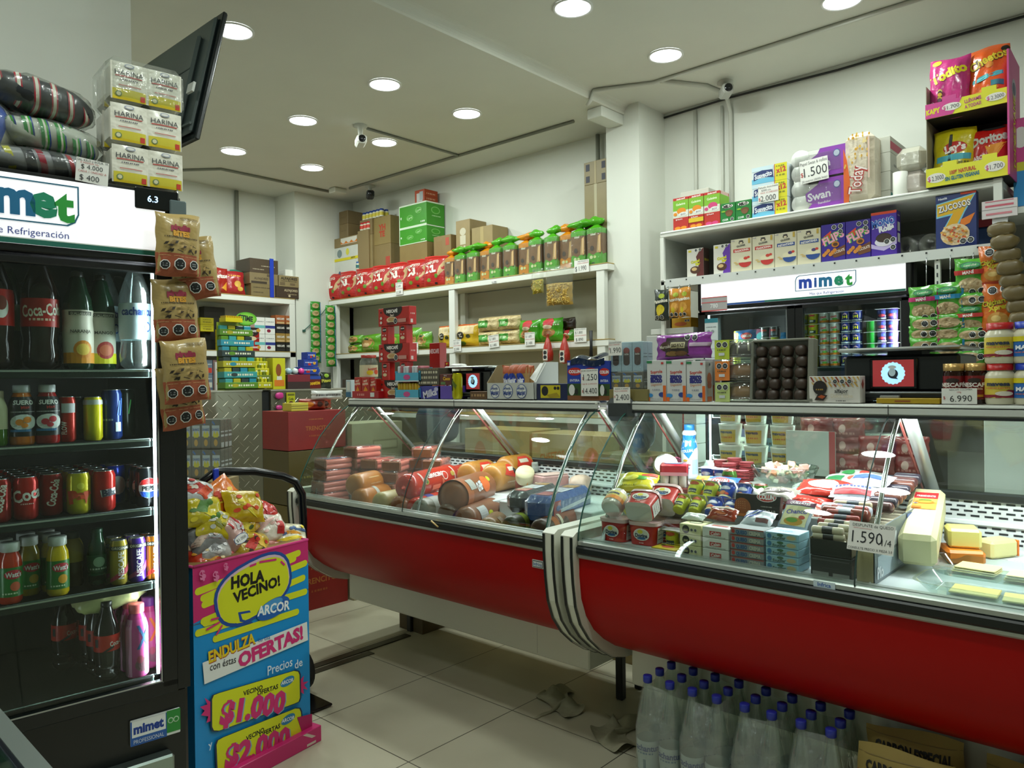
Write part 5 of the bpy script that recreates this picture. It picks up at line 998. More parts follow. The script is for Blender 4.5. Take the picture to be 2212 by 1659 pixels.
cardx((4.370,5.078,1.714),.085,.10,c2('$ 1.300','$ 1.200'),'price card hanging under the green flatbread by the post')
cardx((4.370,4.545,1.716),.095,.10,c2('$ 2.150','$ 2.000'),'price card hanging under the yellow bun bags')
cardx((4.370,4.122,1.732),.11,.10,c2('$ 1.800','$ 1.400'),'price card hanging under the left pale buns',rot=-4)
cardx((4.370,3.749,1.733),.10,.10,c2('$ 1.600','$ 1.400'),'price card hanging under the left burger buns')
cardx((4.370,3.271,1.738),.11,.10,c2('$ 1.800','$ 890'),'price card hanging at the right end of the middle shelf')
cardx((4.370,3.251,2.231),.13,.09,[('PAN MOLDE XL',.6,.9,.13,INK,.7),('DESDE 4 UNIDADES',.6,.74,.09,RED,.8),('$ 1.990',.45,.35,.4,INK,.75)],'price card reading 1.990 at the right end of the top shelf')
put(carton('edge_label','label',.05,.002,.02,'e8e8e4',front=[('t','$ 1.990',.5,.5,.6,'22252a',.9)]),(4.376,(4.370,4.117,2.250)[1],2.192),RW,'tiny price label on the front of the top board')
def pasta(r,col,seed,label,s):
    yc,z0,w_,h_=r;m=MB();m.box(-.001,.001,-.001,.001,h_-.02,h_+.03,chrome);S=bagS(w_,h_*.55,.045,seed)
    m.grid(lambda u,v:S(u,v,0),12,12,mt(col,.5,0,'mottle'));m.grid(lambda u,v:S(1-u,v,0,True),8,8,mt(col,.5,0,'mottle'))
    r_=random.Random(seed)
    for i in range(s):
        u,v,a=r_.uniform(.08,.92),r_.uniform(.04,.94),r_.uniform(0,pi);L=.012;p=S(u,v,.003);m.tube([(p[0]-L*cos(a),p[1],p[2]-L*sin(a)),(p[0],p[1]-.003,p[2]+.003),(p[0]+L*cos(a),p[1],p[2]+L*sin(a))],.0022,P(['d8b858','c8a040','e0c878'][i%3],.5),4)
    f=MB();S2=bagS(w_*1.05,h_,.055,seed+1);f.grid(lambda u,v:S2(u,v,0),12,14,mt('f2f4ee',.1,0,'film'))
    me=('pasta_bag','pasta bag',m.mesh('pasta_bag'),[('clear_bag',f.mesh('clear_bag'),[])]);put(me,(4.34,yc,z0),RW,label)
pasta((3.634,2.066,0.108,0.187),'b0a01c',5,'small clear bag of yellow snacks hanging from the top shelf',20)
pasta((3.431,1.964,0.245,0.294),'b8933c',6,'large clear bag of pasta hanging from the top shelf',90)
for i,r in enumerate(((3.538,1.552,0.106,0.206),(3.382,1.534,0.093,0.216))):
    yc,z0,w_,h_=r;m=MB();m.lathe([(.003,h_),(.014,h_*.985),(.005,h_*.95),(.012,h_*.85),(.03,h_*.6),(.042,h_*.3),(.04,h_*.06),(.01,0)],mt('a8281c',.3,0,'foil'),14)
    m.art(cylS([(.041,0),(.041,h_)],h_*.05,h_*.45,2),.08,h_*.4,[('r',.3,0,.8,1,'c8c0b0'),('o',.55,.7,.2),('o',.55,.3,.2)],curved=True)
    tag(m.build('garlic_net',None,(4.33,yc,z0),RW),'red hanging net with a pale label under the middle shelf, '+['left','right'][i]+' of two','net bag')
m=MB();m.tube([(0,0,.2),(.002,0,.1),(-.002,0,0)],[.016,.012,.016],P('15171a'),8,.4);tag(m.build('black_tool',None,((4.360,3.168,1.565)[0],(4.360,3.168,1.565)[1],(4.360,3.168,1.565)[2])),'flat black tool hanging beside the right shelf post','tool')
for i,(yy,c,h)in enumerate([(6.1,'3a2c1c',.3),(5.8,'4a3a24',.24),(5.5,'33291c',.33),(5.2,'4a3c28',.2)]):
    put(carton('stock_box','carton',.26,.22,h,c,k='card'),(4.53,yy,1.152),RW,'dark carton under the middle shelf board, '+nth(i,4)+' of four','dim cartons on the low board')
# goods on the glass counters
CZ=1.334
def cx_(r,dep,col,name,label,x=2.50,z=CZ,cat=None,front=(),right=(),left=(),top=(),h=None,k='',r_=.4,group=None,rz=0.):
    yc,z0,w,hh=r;h=hh;z=CZ if z==CZ else z0
    return put(carton(name,cat or name.replace('_',' '),round(w,3),dep,round(h,3),col,front=list(front),right=list(right),left=list(left),top=list(top),k=k,r=r_),(x+dep/2,yc,z),RW+rz,label,group)
nf=[('e',.44,.92,.27,.42,'1e1210'),('e',.52,.90,.27,.44,'1e1210'),('t','NESCAFÉ',.46,.80,.17,'ece6e0',.5,0,.05),('t','3en1',.46,.58,.13,'e0c8b8',.2,0,.04),('e',.45,.32,.17,.17,'d8c49c'),('e',.45,.34,.12,.11,'b8905c'),('e',.45,.12,.17,.08,'5a1410'),('o',.58,.24,.055),('r',.66,.14,.92,.34,'c88a80'),('e',.11,.45,.04,.08,'d8c8c0'),('e',.11,.2,.04,.08,'d8c8c0'),('r',.09,.72,.13,.82,'2a1410')]
nv=[('e',.5,.8,.32,.12,'1e1210'),('t','NESCAFÉ',.5,.8,.06,'e8e0d8',.5,0,.04),('e',.5,.3,.3,.09,'d8c49c'),('e',.3,.5,.08,.04,'d8c8c0'),('e',.7,.5,.08,.04,'d8c8c0')]
red='b41a12'
YN=3.095
def nbox(z,k,lab):put(carton('coffee_box','coffee box',.250,.05,.094,red,front=nf,right=[('r',.2,.1,.5,.3,'d8c8c0'),('l',.2,.8,.6,.08,'d8a8a0')]),(2.545,YN,z),RW,lab)
def nup(z,y,lab):put(carton('coffee_box','coffee box',.055,.045,.094,red,front=nv),(2.545,y,z),RW,lab)
nbox(CZ,0,'red coffee mix box at the foot of the tower');zz=CZ+.095
for k in range(2):
    nup(zz,YN+.078,'upright red coffee box, left pillar, %s level of the tower'%['lower','upper'][k]);nup(zz,YN-.070,'upright red coffee box, right pillar, %s level of the tower'%['lower','upper'][k]);zz+=.095
    nbox(zz,0,'red coffee mix box lying across the pillars, %s of the tower'%['middle','top'][k]);zz+=.095
m=MB();m.lathe([(.045,0),(.05,.01),(.05,.10),(.048,.118),(.04,.128),(.04,.135)],mt('dfe8e2',.05,0,'pet'),24);m.lathe([(0,.01),(.045,.012),(.045,.095),(0,.095)],mt('a8a890',.5,0,'mottle'),16)
jp=[('lid',MB().lathe([(.042,.134),(.043,.15),(0,.15)],P('a02818',.35),24).mesh('lid'),[])]
lm=MB();lm.lathe([(.0508,.03),(.0508,.095)],P('c8c4a0'),24,cap=False);lm.art(cylS([(.051,0),(.051,.2)],.03,.095,2.6),.13,.065,[('t','kopper',.45,.7,.22,'b83020',.7,8),('e',.3,.35,.14,.2,'d0c020'),('e',.6,.4,.12,.2,'c84a2a')],curved=True)
jp.append(('paper_label',lm.mesh('paper_label'),[]));put(('sweets_jar','jar',m.mesh('sweets_jar'),jp),(2.60,(2.600,3.414,1.408)[1],CZ+.086),0,'large clear sweets jar with a red lid left of the red tower')
ca=[('e',.5,.6,.35,.25,'c8281c'),('t','HOT',.5,.75,.14,'e8d8c0',.8,6,.04),('t','PEPPER',.5,.55,.14,'e8c8b0',.9,6,.04),('p',[(.2,.0),(.5,.4),(.8,.1)],'d88a1c')]
for i in range(3):cx_([(3.369,1.367,0.058,0.080),(3.299,1.367,0.072,0.079),(3.233,1.367,0.052,0.071)][i],.035,'a82014','snack_pack','small red and orange snack pack left of the tower, '+nth(i,3),front=ca,cat='snack pack',z=CZ+.022,h=.058,x=2.49)
cx_((3.298,1.332,0.230,0.038),.09,'a8141c','red_tray','low red tray in front of the snack packs',cat='tray',h=.02,x=2.485,front=[('l',.2,.5,.5,.3,'d88a80'),('r',.7,.2,.85,.8,'d8d8d4')])
put(carton('red_carton','box',.09,.09,.085,'7a1414'),(2.60,(2.600,3.414,1.408)[1],CZ),RW,'dark red box under the sweets jar')
put(carton('snack_box','box',.05,.06,.10,'b8c8cc',front=[('r',0,0,1,.3,'3a6a8a'),('r',.2,.4,.8,.9,'d8d8d0')]),(2.68,(2.680,3.675,1.355)[1],CZ),RW,'pale clear tub at the far end of the counter')
tb=lambda c:[('e',.5,.5,.14,.3,'c84a8a'),('r',0,0,1,.12,'d8e0e4')]
def tray(r,z,h,base,fill,fc,lab,x=2.49):
    yc,z0,w,hh=r;t=thing('sweets_tray',lab,'sweets tray',(x,yc,z),RW)
    m=MB();m.box(-w/2,w/2,0,.09,0,.006,P(base));
    for a in((-w/2,w/2,0,.003,0,h),(-w/2,w/2,.087,.09,0,h*1.6),(-w/2,-w/2+.003,0,.09,0,h*1.2),(w/2-.003,w/2,0,.09,0,h*1.2)):m.box(*a,P(base,.4))
    m.art(lambda u,v,o:(-w/2+u*w,-o,v*h),w,h,tb(0));m.build('card_tray',t)
    n=max(3,int(w/.022))
    for i in range(n):
        m=MB();m.box(-w/2+.005+i*(w-.01)/n,-w/2+.003+(i+1)*(w-.01)/n,.012,.08,.006,h+.034+.006*((i*3)%3),P(fill[i%len(fill)],.3),.004);m.build('sweet',t)
tray((2.960,1.337,0.187,0.051),CZ,.045,'4aa8c8',['d8b020','c89a1a'],0,'light blue tray of yellow sweets below the second tray')
tray((2.958,1.407,0.187,0.070),CZ+.086,.045,'4aa8c8',['d8d8dc','b0606a','c8ccd0'],0,'light blue tray of silver wrapped bars above the yellow sweets')
cx_((2.806,1.401,0.153,0.085),.09,'4a4438','biscuit_box','box of dark patterned chocolate biscuits above the purple tins',cat='biscuit box',z=CZ+.055,h=.068,front=[('l',.05,.95,.75,.14,'c8c0a8'),('l',.05,.95,.45,.14,'b8b098'),('l',.05,.95,.15,.12,'d0c8b0'),('l',.0,1,.92,.08,'8a7a5a')])
cx_((2.796,1.338,0.153,0.063),.10,'3c3a94','purple_tin','purple chocolate box with white script on the counter',cat='chocolate box',h=.054,front=[('t','Milka',.5,.45,.55,'dcd8e8',.7,12,.03),('e',.8,.75,.1,.16,'b8b4d8')])
cx_((2.686,1.338,0.102,0.063),.10,'5a40a8','purple_tin','plain purple box right of the script one',cat='chocolate box',h=.052)
cx_((2.683,1.401,0.081,0.053),.08,'5a1a10','chocolate_box','dark red chocolate box with gold letters above the purple box',cat='chocolate box',z=CZ+.053,h=.055,front=[('t','Coco',.6,.6,.3,'e0b020',.7,0,.05),('r',.1,.05,.5,.3,'5a7a4a'),('t','Savoy',.5,.88,.12,'d8d0d0',.4)])
put(can('yellow_tin',.019,.082,'b8b414',[('r',.05,.3,.45,.95,'1a1c14'),('p',[(.4,.9),(.8,.6),(.7,.4),(.35,.7)],'5a6a14')],2.4,top='c8c41a',cat='tin'),(2.52,(2.520,2.622,1.360)[1],CZ),RW,'yellow and black cylinder tin beside the scale',sc=(1.35,1.35,1.5))
cx_((2.980,1.331,0.080,0.289),.05,'9a1a14','chocolate_box','tall red chocolate box standing behind the biscuits',cat='chocolate box',x=2.70,h=.18,front=[('t','NESCAFE',.5,.85,.08,'e8dcd8',.9,0,.03),('e',.4,.3,.3,.15,'c8841c')])
for i in range(4):
    m=MB();S=bagS(.035,.05,.014,50+i);m.grid(lambda u,v:S(u,v,0),6,6,mt('a01818',.25,0,'foil'));m.grid(lambda u,v:S(1-u,v,0,True),6,6,mt('a01818',.25));m.art(S,.035,.05,[('p',[(.2,.2),(.8,.6),(.8,.4),(.3,.1)],'e0d8d0'),('e',.7,.8,.14,.1,'d8c01c')],d0=.0012,curved=True)
    tag(m.build('sachet',None,(2.68,(2.680,2.876,1.500)[1]-.004*i,CZ+.045*i),RW),'red sachet in the column behind the scale, '+['bottom','second','third','top'][i],'sachet')
def scale_thing(yc,x,w,h,label,scr):
    t=thing('shop_scale',label,'weighing scale',(x,yc,CZ),RW);blk=mt('15191b',.3)
    m=MB();m.box(-w/2,w/2,.02,.30,.012,h*.2,blk,.006);m.box(-w/2,w/2,.06,.30,h*.2,h*.86,blk,.008)
    for a in(-w/2+.03,w/2-.03):m.box(a-.015,a+.015,.03,.28,0,.014,P('2a2c2c'))
    m.build('body',t)
    m=MB();m.box(-w/2-.01,w/2+.01,.03,.31,h*.93,h,mt('b9bdbb',.22,.9),.006);m.box(-w*.15,w*.15,.12,.22,h*.8,h*.94,P('3a3c3c'));m.build('weighing_plate',t)
    s0,s1=scr;m=MB();m.box(s0,s1,.048,.06,h*.24,h*.80,P('0c0e10',.15),.003);W,H=(s1-s0)*.86,h*.48;S=lambda u,v,o:(s0+(s1-s0)*.07+u*W,.048-o,h*.29+v*H)
    m.add([S(0,0,.0004),S(1,0,.0004),S(1,1,.0004),S(0,1,.0004)],[(0,1,2,3)],mt('9a3436',.3,0,'emit',.55))
    n=36;cx0,cy0,rx,ry=.5,.5,.27*H/W*1.6,.43
    pts=[S(cx0+rx*(1 if i%2 else.92)*cos(2*pi*i/n),cy0+ry*(1 if i%2 else.92)*sin(2*pi*i/n),.0008)for i in range(n)];m.add(pts,[tuple(range(n))],mt('9fd2f2',.3,0,'emit',1.1))
    m.art(S,W,H,[('e',cx0,cy0-.02,rx*.42,ry*.42,'202c3c'),('e',cx0-rx*.06,cy0+.04,rx*.28,ry*.36,'cfe6f4'),('e',cx0-rx*.05,cy0+.23,rx*.34,ry*.16,'e6eef4'),('p',[(cx0+rx*.2,cy0-.1),(cx0+rx*.42,cy0-.22),(cx0,cy0-.2)],'202c3c')],d0=.0014);m.build('screen',t)
    m=MB();m.box(-w/2,w/2,.018,.06,h*.15,h*.2,mt('6a6f70',.3,.6),.003);m.build('trim_bar',t)
    return t
ys=(2.600,2.748,1.404)[1];ye=(2.600,2.465,1.403)[1]
scale_thing((ys+ye)/2,2.53,abs(ys-ye),.158,'black weighing scale with a red screen behind the blue and white sweets carton',(-.02,.085))
cx_((2.462,1.339,0.111,0.037),.06,'5a3a1a','cake_pack','small brown packet under the scale',cat='packet',h=.03,front=[('l',.1,.9,.5,.3,'a8845a')])
m=MB();m.grid(blobS(.05,.035,.014,3,.1),20,10,mt('d8d8d4',.3),wrap=True);tag(m.build('white_bundle',None,(2.68,(2.680,2.779,1.510)[1],CZ+.160),RW),'white folded plastic bundle lying on the weighing plate','bundle')
yc,z0,w,hh=(2.255,1.337,0.283,0.127)
t=thing('sweets_carton','white open carton printed with three blue circles holding caramel bags','carton',(2.49,yc,CZ),RW);h=.075;d=.17
wh=P('c4c6c0',.5);m=MB();m.box(-w/2,w/2,0,.002,0,h,wh);m.box(-w/2,w/2,0,d,0,.003,wh);m.poly([(0,0),(d,0),(d,.165),(.07,.155),(0,h)],-w/2,-w/2+.002,P('8f7f5c'),'x');m.poly([(0,0),(d,0),(d,.165),(.07,.165),(0,h)],w/2-.002,w/2,wh,'x')
m.add([(w/2-.05,.03,h+.02),(w/2+.01,.0,h),(w/2+.012,.07,.16),(w/2-.04,.09,.16)],[(0,1,2,3)],wh);m.box(-w/2,w/2,d-.002,d,0,.165,wh)
S=lambda u,v,o:(-w/2+u*w,-o,v*h);A=[]
for cx0 in(.18,.46,.75):A+=[('e',cx0,.5,.105,.42,'2a4a9a'),('e',cx0,.5,.095,.385,'d8dad6'),('t','Manjar',cx0,.42,.26,'22408a',.17,6,.04),('t','Nestlé',cx0,.68,.16,'2a4a8a',.12),('p',[(cx0-.09,.6),(cx0-.03,.86),(cx0-.06,.62)],'2a4aa0')]
m.art(S,w,h,A);m.build('printed_tray',t)
mj=[('r',0,.75,1,1,'a8502a'),('e',.5,.55,.36,.22,'2440a8'),('t','Manjar',.5,.55,.15,'e8e8f0',.66,6,.05),('r',.2,.2,.8,.3,'6a3a1c'),('l',.25,.75,.25,.05,'e0d0b8'),('r',.1,.0,.9,.14,'a85a20')]
for i,(dy,xx,rr_)in enumerate(((.052,.06,.3),(.012,.05,-.05),(-.035,.05,-.12),(-.02,.11,-.2),(.02,.12,.1))):
    put(bag('caramel_bag','sweets bag',.075,.15,.045,'b08a58',mj,80+i),(2.49+xx,yc+dy,CZ+.004),RW+rr_,['caramel bag with a blue badge, leftmost in the white carton','caramel bag with a blue badge, front middle of the white carton','caramel bag with a blue badge, front right of the white carton','caramel bag in the back right of the white carton','caramel bag in the back left of the white carton'][i])
cx_((2.015,1.335,0.186,0.070),.06,'18224a','cereal_bar_box','navy box with a yellow window of cereal bars on the counter',cat='bar box',h=.036,front=[('r',.12,.12,.70,.9,'c8b81c'),('e',.25,.55,.1,.3,'14161a'),('e',.55,.72,.04,.1,'14161a'),('e',.64,.72,.04,.1,'14161a'),('p',[(.3,.3),(.6,.45),(.7,.2),(.4,.15)],'a08a1a')])
mk=[('r',0,.42,1,1,'1c3aa0'),('r',0,0,1,.12,'7a4a28'),('r',0,.12,1,.42,'2a4a20'),('e',.5,.72,.46,.1,'c02820'),('t','COLUN',.5,.72,.075,'f0ecec',.8,0,.05),('t','ENTERA',.5,.5,.06,'dfe4f0',.7,0,.02),('e',.3,.26,.2,.14,'d8d8d4'),('e',.6,.22,.12,.08,'20221e'),('r',.05,.88,.2,.95,'d8d8e8')]
for i,r in enumerate(((1.900,1.331,0.079,0.165),(1.820,1.332,0.081,0.162),(1.752,1.333,0.054,0.159))):cx_(r,.055,'1c3aa0','milk_carton','blue milk carton with a red oval, '+nth(i,3)+' of three',cat='milk carton',h=.094,front=mk)
m=MB();S=lambda u,v:(-.085+.17*u,.0+.06*v,.168+.012*sin(pi*v)+.006*sin(9*u)+.01*u);m.grid(S,14,8,mt('2a3444',.15,0,'foil'));m.grid(lambda u,v:(-.085+.17*u,-.002,.145+.023*v+.006*sin(7*u)),14,3,mt('22304a',.15,0,'foil'))
tag(m.build('plastic_sheet',None,(2.497,(2.500,1.833,1.475)[1],CZ),RW),'torn dark plastic wrap over the blue milk cartons','plastic wrap')
price_card([('LECHE COLUN ENTERA',.5,.94,.055,INK,.95),('1.250',.55,.70,.24,INK,.8),('$',.12,.66,.1,RED,.2),('CAJA DE 12 UNIDADES',.5,.45,.05,RED,.9),('14.400',.55,.20,.22,INK,.8),('$',.1,.18,.1,RED,.2)],.085,.11,(2.490,(2.490,1.819,1.344)[1],CZ+.018),RW,'price card reading 1.250 and 14.400 in front of the milk cartons')
YM=(2.500,1.651,1.381)[1]
put_pack(3,2,0,(2.525,YM,CZ+.046),RW,'wrapped pack of small shake cartons on the counter end, lower').scale=(.95,.8,.44)
put_pack(3,2,1,(2.525,YM,CZ+.114),RW,'wrapped pack of small pale blue chocolate milk cartons, upper').scale=(.95,.8,.77)
cx_((1.633,1.331,0.177,0.045),.09,'7f7446','card_tray','low brown card tray at the counter joint',cat='tray',h=.024,x=2.487)
price_card([('SHAKE A SHAKE',.5,.90,.1,INK,.9),('PACK 6 UNIDADES',.45,.76,.09,RED,.8),('2.400',.55,.38,.38,INK,.8),('$',.08,.4,.14,RED,.2)],.076,.062,(2.462,(2.460,1.645,1.328)[1],CZ-.008),RW,'price card reading 2.400 standing at the counter joint')
price_card([('CHOCOLATE LECHE',.5,.90,.1,INK,.9),('PACK 6 UNIDADES',.45,.76,.09,RED,.8),('1.990',.55,.38,.38,INK,.8),('$',.08,.5,.14,RED,.2)],.062,.056,(2.480,(2.480,1.686,1.508)[1],CZ+.178),RW,'price card reading 1.990 above the pale blue milk pack')
zl=[('t','Soprole',.5,.72,.075,'b83a2a',.7,4,.03),('t','zero',.48,.615,.12,'2a2a78',.8,0,.07),('t','lacto',.5,.52,.12,'2a2a78',.75,0,.06),('t','Digestive',.5,.41,.06,'c0702a',.75,4,.0),('r',0,.93,.28,.99,'2a7a4a'),('r',.75,.90,.88,.95,'b83a3a'),('e',.14,.14,.18,.05,'3a8ac8'),('e',.78,.16,.16,.06,'28408a'),('r',0,0,.16,.1,'d8641a'),('r',.85,0,1,.38,'d8641a'),('l',.3,.7,.28,.03,'8a8a98'),('l',.2,.8,.05,.02,'9a9a9a')]
zr=[('e',.5,.55,.3,.16,'c86a28'),('e',.5,.4,.28,.1,'b85a20'),('r',.3,.15,.75,.32,'c8b8a0'),('r',.2,.0,.8,.12,'c86a28'),('r',.45,.88,.6,.94,'3a3a3a')]
for i,r in enumerate(((1.513,1.331,0.083,0.155),(1.429,1.332,0.081,0.152),(1.348,1.333,0.076,0.148))):
    cx_(r,.058,'c9cac8','milk_carton','white lactose free milk carton, '+nth(i,3)+' of the front three',cat='milk carton',h=.089,front=zl,right=zr)
yl=(2.500,1.349,1.346)[1]
put(carton('milk_carton','milk carton',.076,.058,.155,'c9cac8',front=zl,right=zr),(2.60,yl,CZ),RW,'white lactose free milk carton behind the rightmost front one',sc=(1,1,1))
br_=[('p',[(.2,.1),(.25,.85),(.65,.85),(.66,.1)],'3a302c'),('e',.25,.5,.14,.2,'4a3426'),('t','Marcolo',.22,.5,.13,'e0d8c8',.24,4),('r',.34,.42,.60,.66,'b8b08a'),('t','BROWNIE',.47,.54,.14,'3a2c24',.22,0,.04),('e',.35,.22,.12,.1,'8a6a3a'),('e',.52,.22,.12,.1,'6a4a2a'),('r',.68,.48,1,.62,'c8b0c8'),('o',.63,.84,.045),('o',.76,.82,.045)]
r=(1.414,1.483,0.252,0.099)
o=put(bag('brownie_pack','cake pack',.23,.095,.06,'8f3a9c',br_,90,r=.22),(2.532,r[0],CZ+.157),RW,'long purple brownie pack lying on the white milk cartons')
cx_((1.571,1.340,0.218,0.261),.08,'d6d6cc','white_case','plain white box behind the purple brownie pack',cat='box',x=2.70,h=.165)
def dome(y,z,cake,lab,label,oct=2,x=2.56,drip=False):
    t=thing('cake_box',label,'cake box',(x+.02,y,CZ+(z-CZ)*1.6),RW);t.scale=(1.58,)*3;m=MB();m.lathe([(.052,0),(.054,.004),(.054,.009),(.05,.011)],mt('d8dcd4',.1,0,'pet'),24);m.lathe([(.054,.009),(.05,.034),(.043,.044),(.0,.046)],mt('e8eeea',.08,0,'pet'),24,ex=1,cap=False);m.build('clear_dome',t)
    m=MB();m.lathe([(.012,.006),(.045,.006),(.047,.02),(.040,.034),(.022,.038),(.012,.03)],mt(cake,.4,0,'mottle'),24,cap=False)
    if drip:
        for i in range(12):a=i*pi/6;m.tube([(.030*cos(a),.030*sin(a),.039),(.043*cos(a),.043*sin(a),.034),(.0475*cos(a),.0475*sin(a),.018-.006*(i%2))],.0022,P('e0d8c0'),6)
    m.build('ring_cake',t)
    m=MB();S=lambda u,v,o:(-.05+.035*u,-.056-.0-o,v*.042);m.box(-.05,-.015,-.056,-.054,0,.042,P(lab,.35));m.box(-.05,-.015,-.056,-.02,.042,.0435,P(lab,.35));m.art(S,.035,.042,[('o',.3,.78,.17),('o',.72,.78,.17),('r',.3,.2,.7,.35,'c8ccd0'),('l',.2,.8,.5,.06,'4a4a3a')]);m.build('sleeve_label',t)
yd=(2.500,1.189,1.364)[1]
dome(yd,CZ,'a8701c','b8c878','golden ring cake under a clear dome, bottom of three');dome(yd,CZ+.047,'a86a20','d87a28','golden ring cake under a clear dome with an orange label, middle of three');dome(yd,CZ+.094,'3a2a20','b8c83a','dark chocolate ring cake with pale drips, top of three',drip=True)
t=thing('chocolate_tray','grey plastic tray of twenty round chocolates standing upright on the counter','chocolate tray');W,H=.148,.158;S_=mt('77786c',.3)
m=MB();m.box(-W/2,W/2,.01,.014,0,H,S_,.002);
for a in((-W/2-.004,-W/2+.004,-.012,.014,0,H),(W/2-.004,W/2+.012,-.012,.014,0,H),(-W/2,W/2,-.012,.014,-.0,.006),(-W/2,W/2,-.012,.014,H-.004,H+.002)):m.box(*a,S_,.002)
m.build('plastic_tray',t)
for r_ in range(5):
    for c_ in range(4):
        m=MB();m.T=Matrix.Translation((-W/2+.022+.034*c_+(.003 if r_%2 else 0),.0,.018+.028*r_));m.grid(blobS(.0145,.0145,.0145,r_*4+c_,.02),14,10,mt('3f3026',.45,0,'mottle'),wrap=True);m.build('chocolate',t)
t.matrix_world=Matrix.Translation((2.515,(2.500,1.040,1.348)[1],CZ))@Matrix.Rotation(RW,4,'Z')@Matrix.Rotation(radians(-5),4,'X')@Matrix.Scale(1.34,4)
zz_=[('p',[(i/12,.78),(i/12+.035,.78),(i/12-.03,.98),(i/12-.065,.98)],['b8903a','8a3a20','c8a868'][i%3])for i in range(1,13)]+[('p',[(i/12,.78),(i/12-.035,.78),(i/12+.03,.6),(i/12+.06,.6)],['b8903a','8a3a20','c8a868'][(i+1)%3])for i in range(1,12)]
cx_((0.858,1.327,0.160,0.086),.05,'d4d0c8','alfajor_box','white alfajor box with gold and brown zigzags on the counter',cat='biscuit box',h=.062,front=zz_+[('e',.23,.57,.14,.27,'1c1612'),('l',.15,.31,.5,.05,'a8843a'),('p',[(.12,.1),(.3,.08),(.38,.28),(.2,.36)],'2a1c14'),('p',[(.18,.22),(.26,.3),(.34,.24),(.28,.15)],'a84a1a'),('t','alfajor',.65,.45,.14,'2a2a2a',.3,0,.02),('t','Dulce leche',.66,.27,.14,'c8b890',.42,0,-.01),('o',.53,.80,.042),('o',.67,.80,.042),('o',.81,.80,.042),('l',.55,.75,.08,.04,'5a5a5a')],right=[('p',[(.2,.7),(.5,.5),(.7,.7),(.5,.9)],'8a3a20')])
ys=(2.600,0.862,1.393)[1];ye=(2.600,0.515,1.391)[1]
scale_thing((ys+ye)/2,2.53,abs(ys-ye)*.97,.175,'large black weighing scale with a red screen showing a round emblem',(-.085,.055))
cx_((0.643,1.324,0.176,0.016),.05,'a88a14','yellow_pad','flat yellow tray in front of the large scale',cat='tray',h=.012,front=[('r',.3,.3,.55,.6,'8a4a1a')])
cx_((0.703,1.339,0.056,0.023),.10,'8a8c88','wrapped_pack','clear wrapped pack pushed under the large scale',cat='packet',h=.022,x=2.535)
nj=[('t','NESCAFÉ',.5,.62,.17,'e8e0d8',.95,0,.04),('t','Colombia',.5,.46,.10,'d8b8a0',.7),('e',.5,.8,.25,.1,'2a1a14'),('r',.2,.1,.8,.2,'b8801c'),('e',.4,.2,.2,.1,'8a1414')]
def coffee_jar():
    if 'cj' in _C:return _C['cj']
    w=.0245;m=MB();pr=[(w*.95,0),(w,.004),(w,.08),(w*.9,.086)];m.lathe(pr,mt('2a140e',.08),24);m.lathe([(w+.0006,.012),(w+.0006,.072)],P('7a1a1c',.3),24,cap=False);m.art(cylS([(w+.0008,0),(w+.0008,.1)],.012,.072,2.4),w*2.4,.06,nj,d0=.0008,curved=True)
    c=MB();c.lathe([(w*.98,.085),(w,.087),(w,.104),(0,.104)],mt('b8965a',.3,.5),24);_C['cj']=('coffee_jar','coffee jar',m.mesh('coffee_jar'),[('lid',c.mesh('lid'),[])]);return _C['cj']
put(coffee_jar(),(2.55,(2.500,0.527,1.351)[1],CZ),RW,'instant coffee jar with a gold lid, left of two',sc=(1.2,1.2,1.14));put(coffee_jar(),(2.55,(2.500,0.470,1.352)[1],CZ),RW,'instant coffee jar with a gold lid, right of two',sc=(1.2,1.2,1.14))
price_card([('NESCAFÉ COLOMBIA',.55,.92,.1,INK,.85),('100g',.5,.76,.1,RED,.3),('6.990',.55,.36,.42,INK,.8),('$',.08,.4,.2,RED,.2)],.09,.045,(2.49,(2.480,0.503,1.352)[1],CZ+.001),RW,'price card reading 6.990 in front of the coffee jars')
def mayo(c,lid,txt,tc):
    key=('mayo',c)
    if key in _C:return _C[key]
    R=.030;pr=[(R*.9,0),(R,.006),(R,.075),(R*.97,.082),(R*.72,.094),(R*.72,.098)];m=MB();m.lathe(pr,mt('d9d3b8',.25),24)
    c_=MB();c_.lathe([(R*.86,.094),(R*.88,.112),(0,.112)],P(lid,.35),24);l=MB();l.lathe([(R+.0008,.018),(R+.0008,.072)],P(c,.35),24,cap=False)
    l.art(cylS([(R+.001,0),(R+.001,.2)],.018,.072,2.6),R*2.6,.054,[('p',[(0,0),(1,0),(1,.35),(.75,.42),(.5,.1),(0,.15)],'8a1c30')if lid[0]!='1' else('r',0,.75,1,1,'d8c81c'),('e',.65,.22,.22,.12,'e0d8c8'),('t',txt,.5,.72 if lid[0]!='1' else.45,.2,tc,.8,0,.05),('l',.2,.8,.5 if lid[0]!='1' else.2,.05,'c8603a')],d0=.0008,curved=True)
    _C[key]=('mayonnaise_jar','mayonnaise jar',m.mesh('mayonnaise_jar'),[('lid',c_.mesh('lid'),[]),('paper_label',l.mesh('paper_label'),[])]);return _C[key]
ym=(2.500,0.409,1.365)[1];yk=(2.500,0.343,1.365)[1]-.003
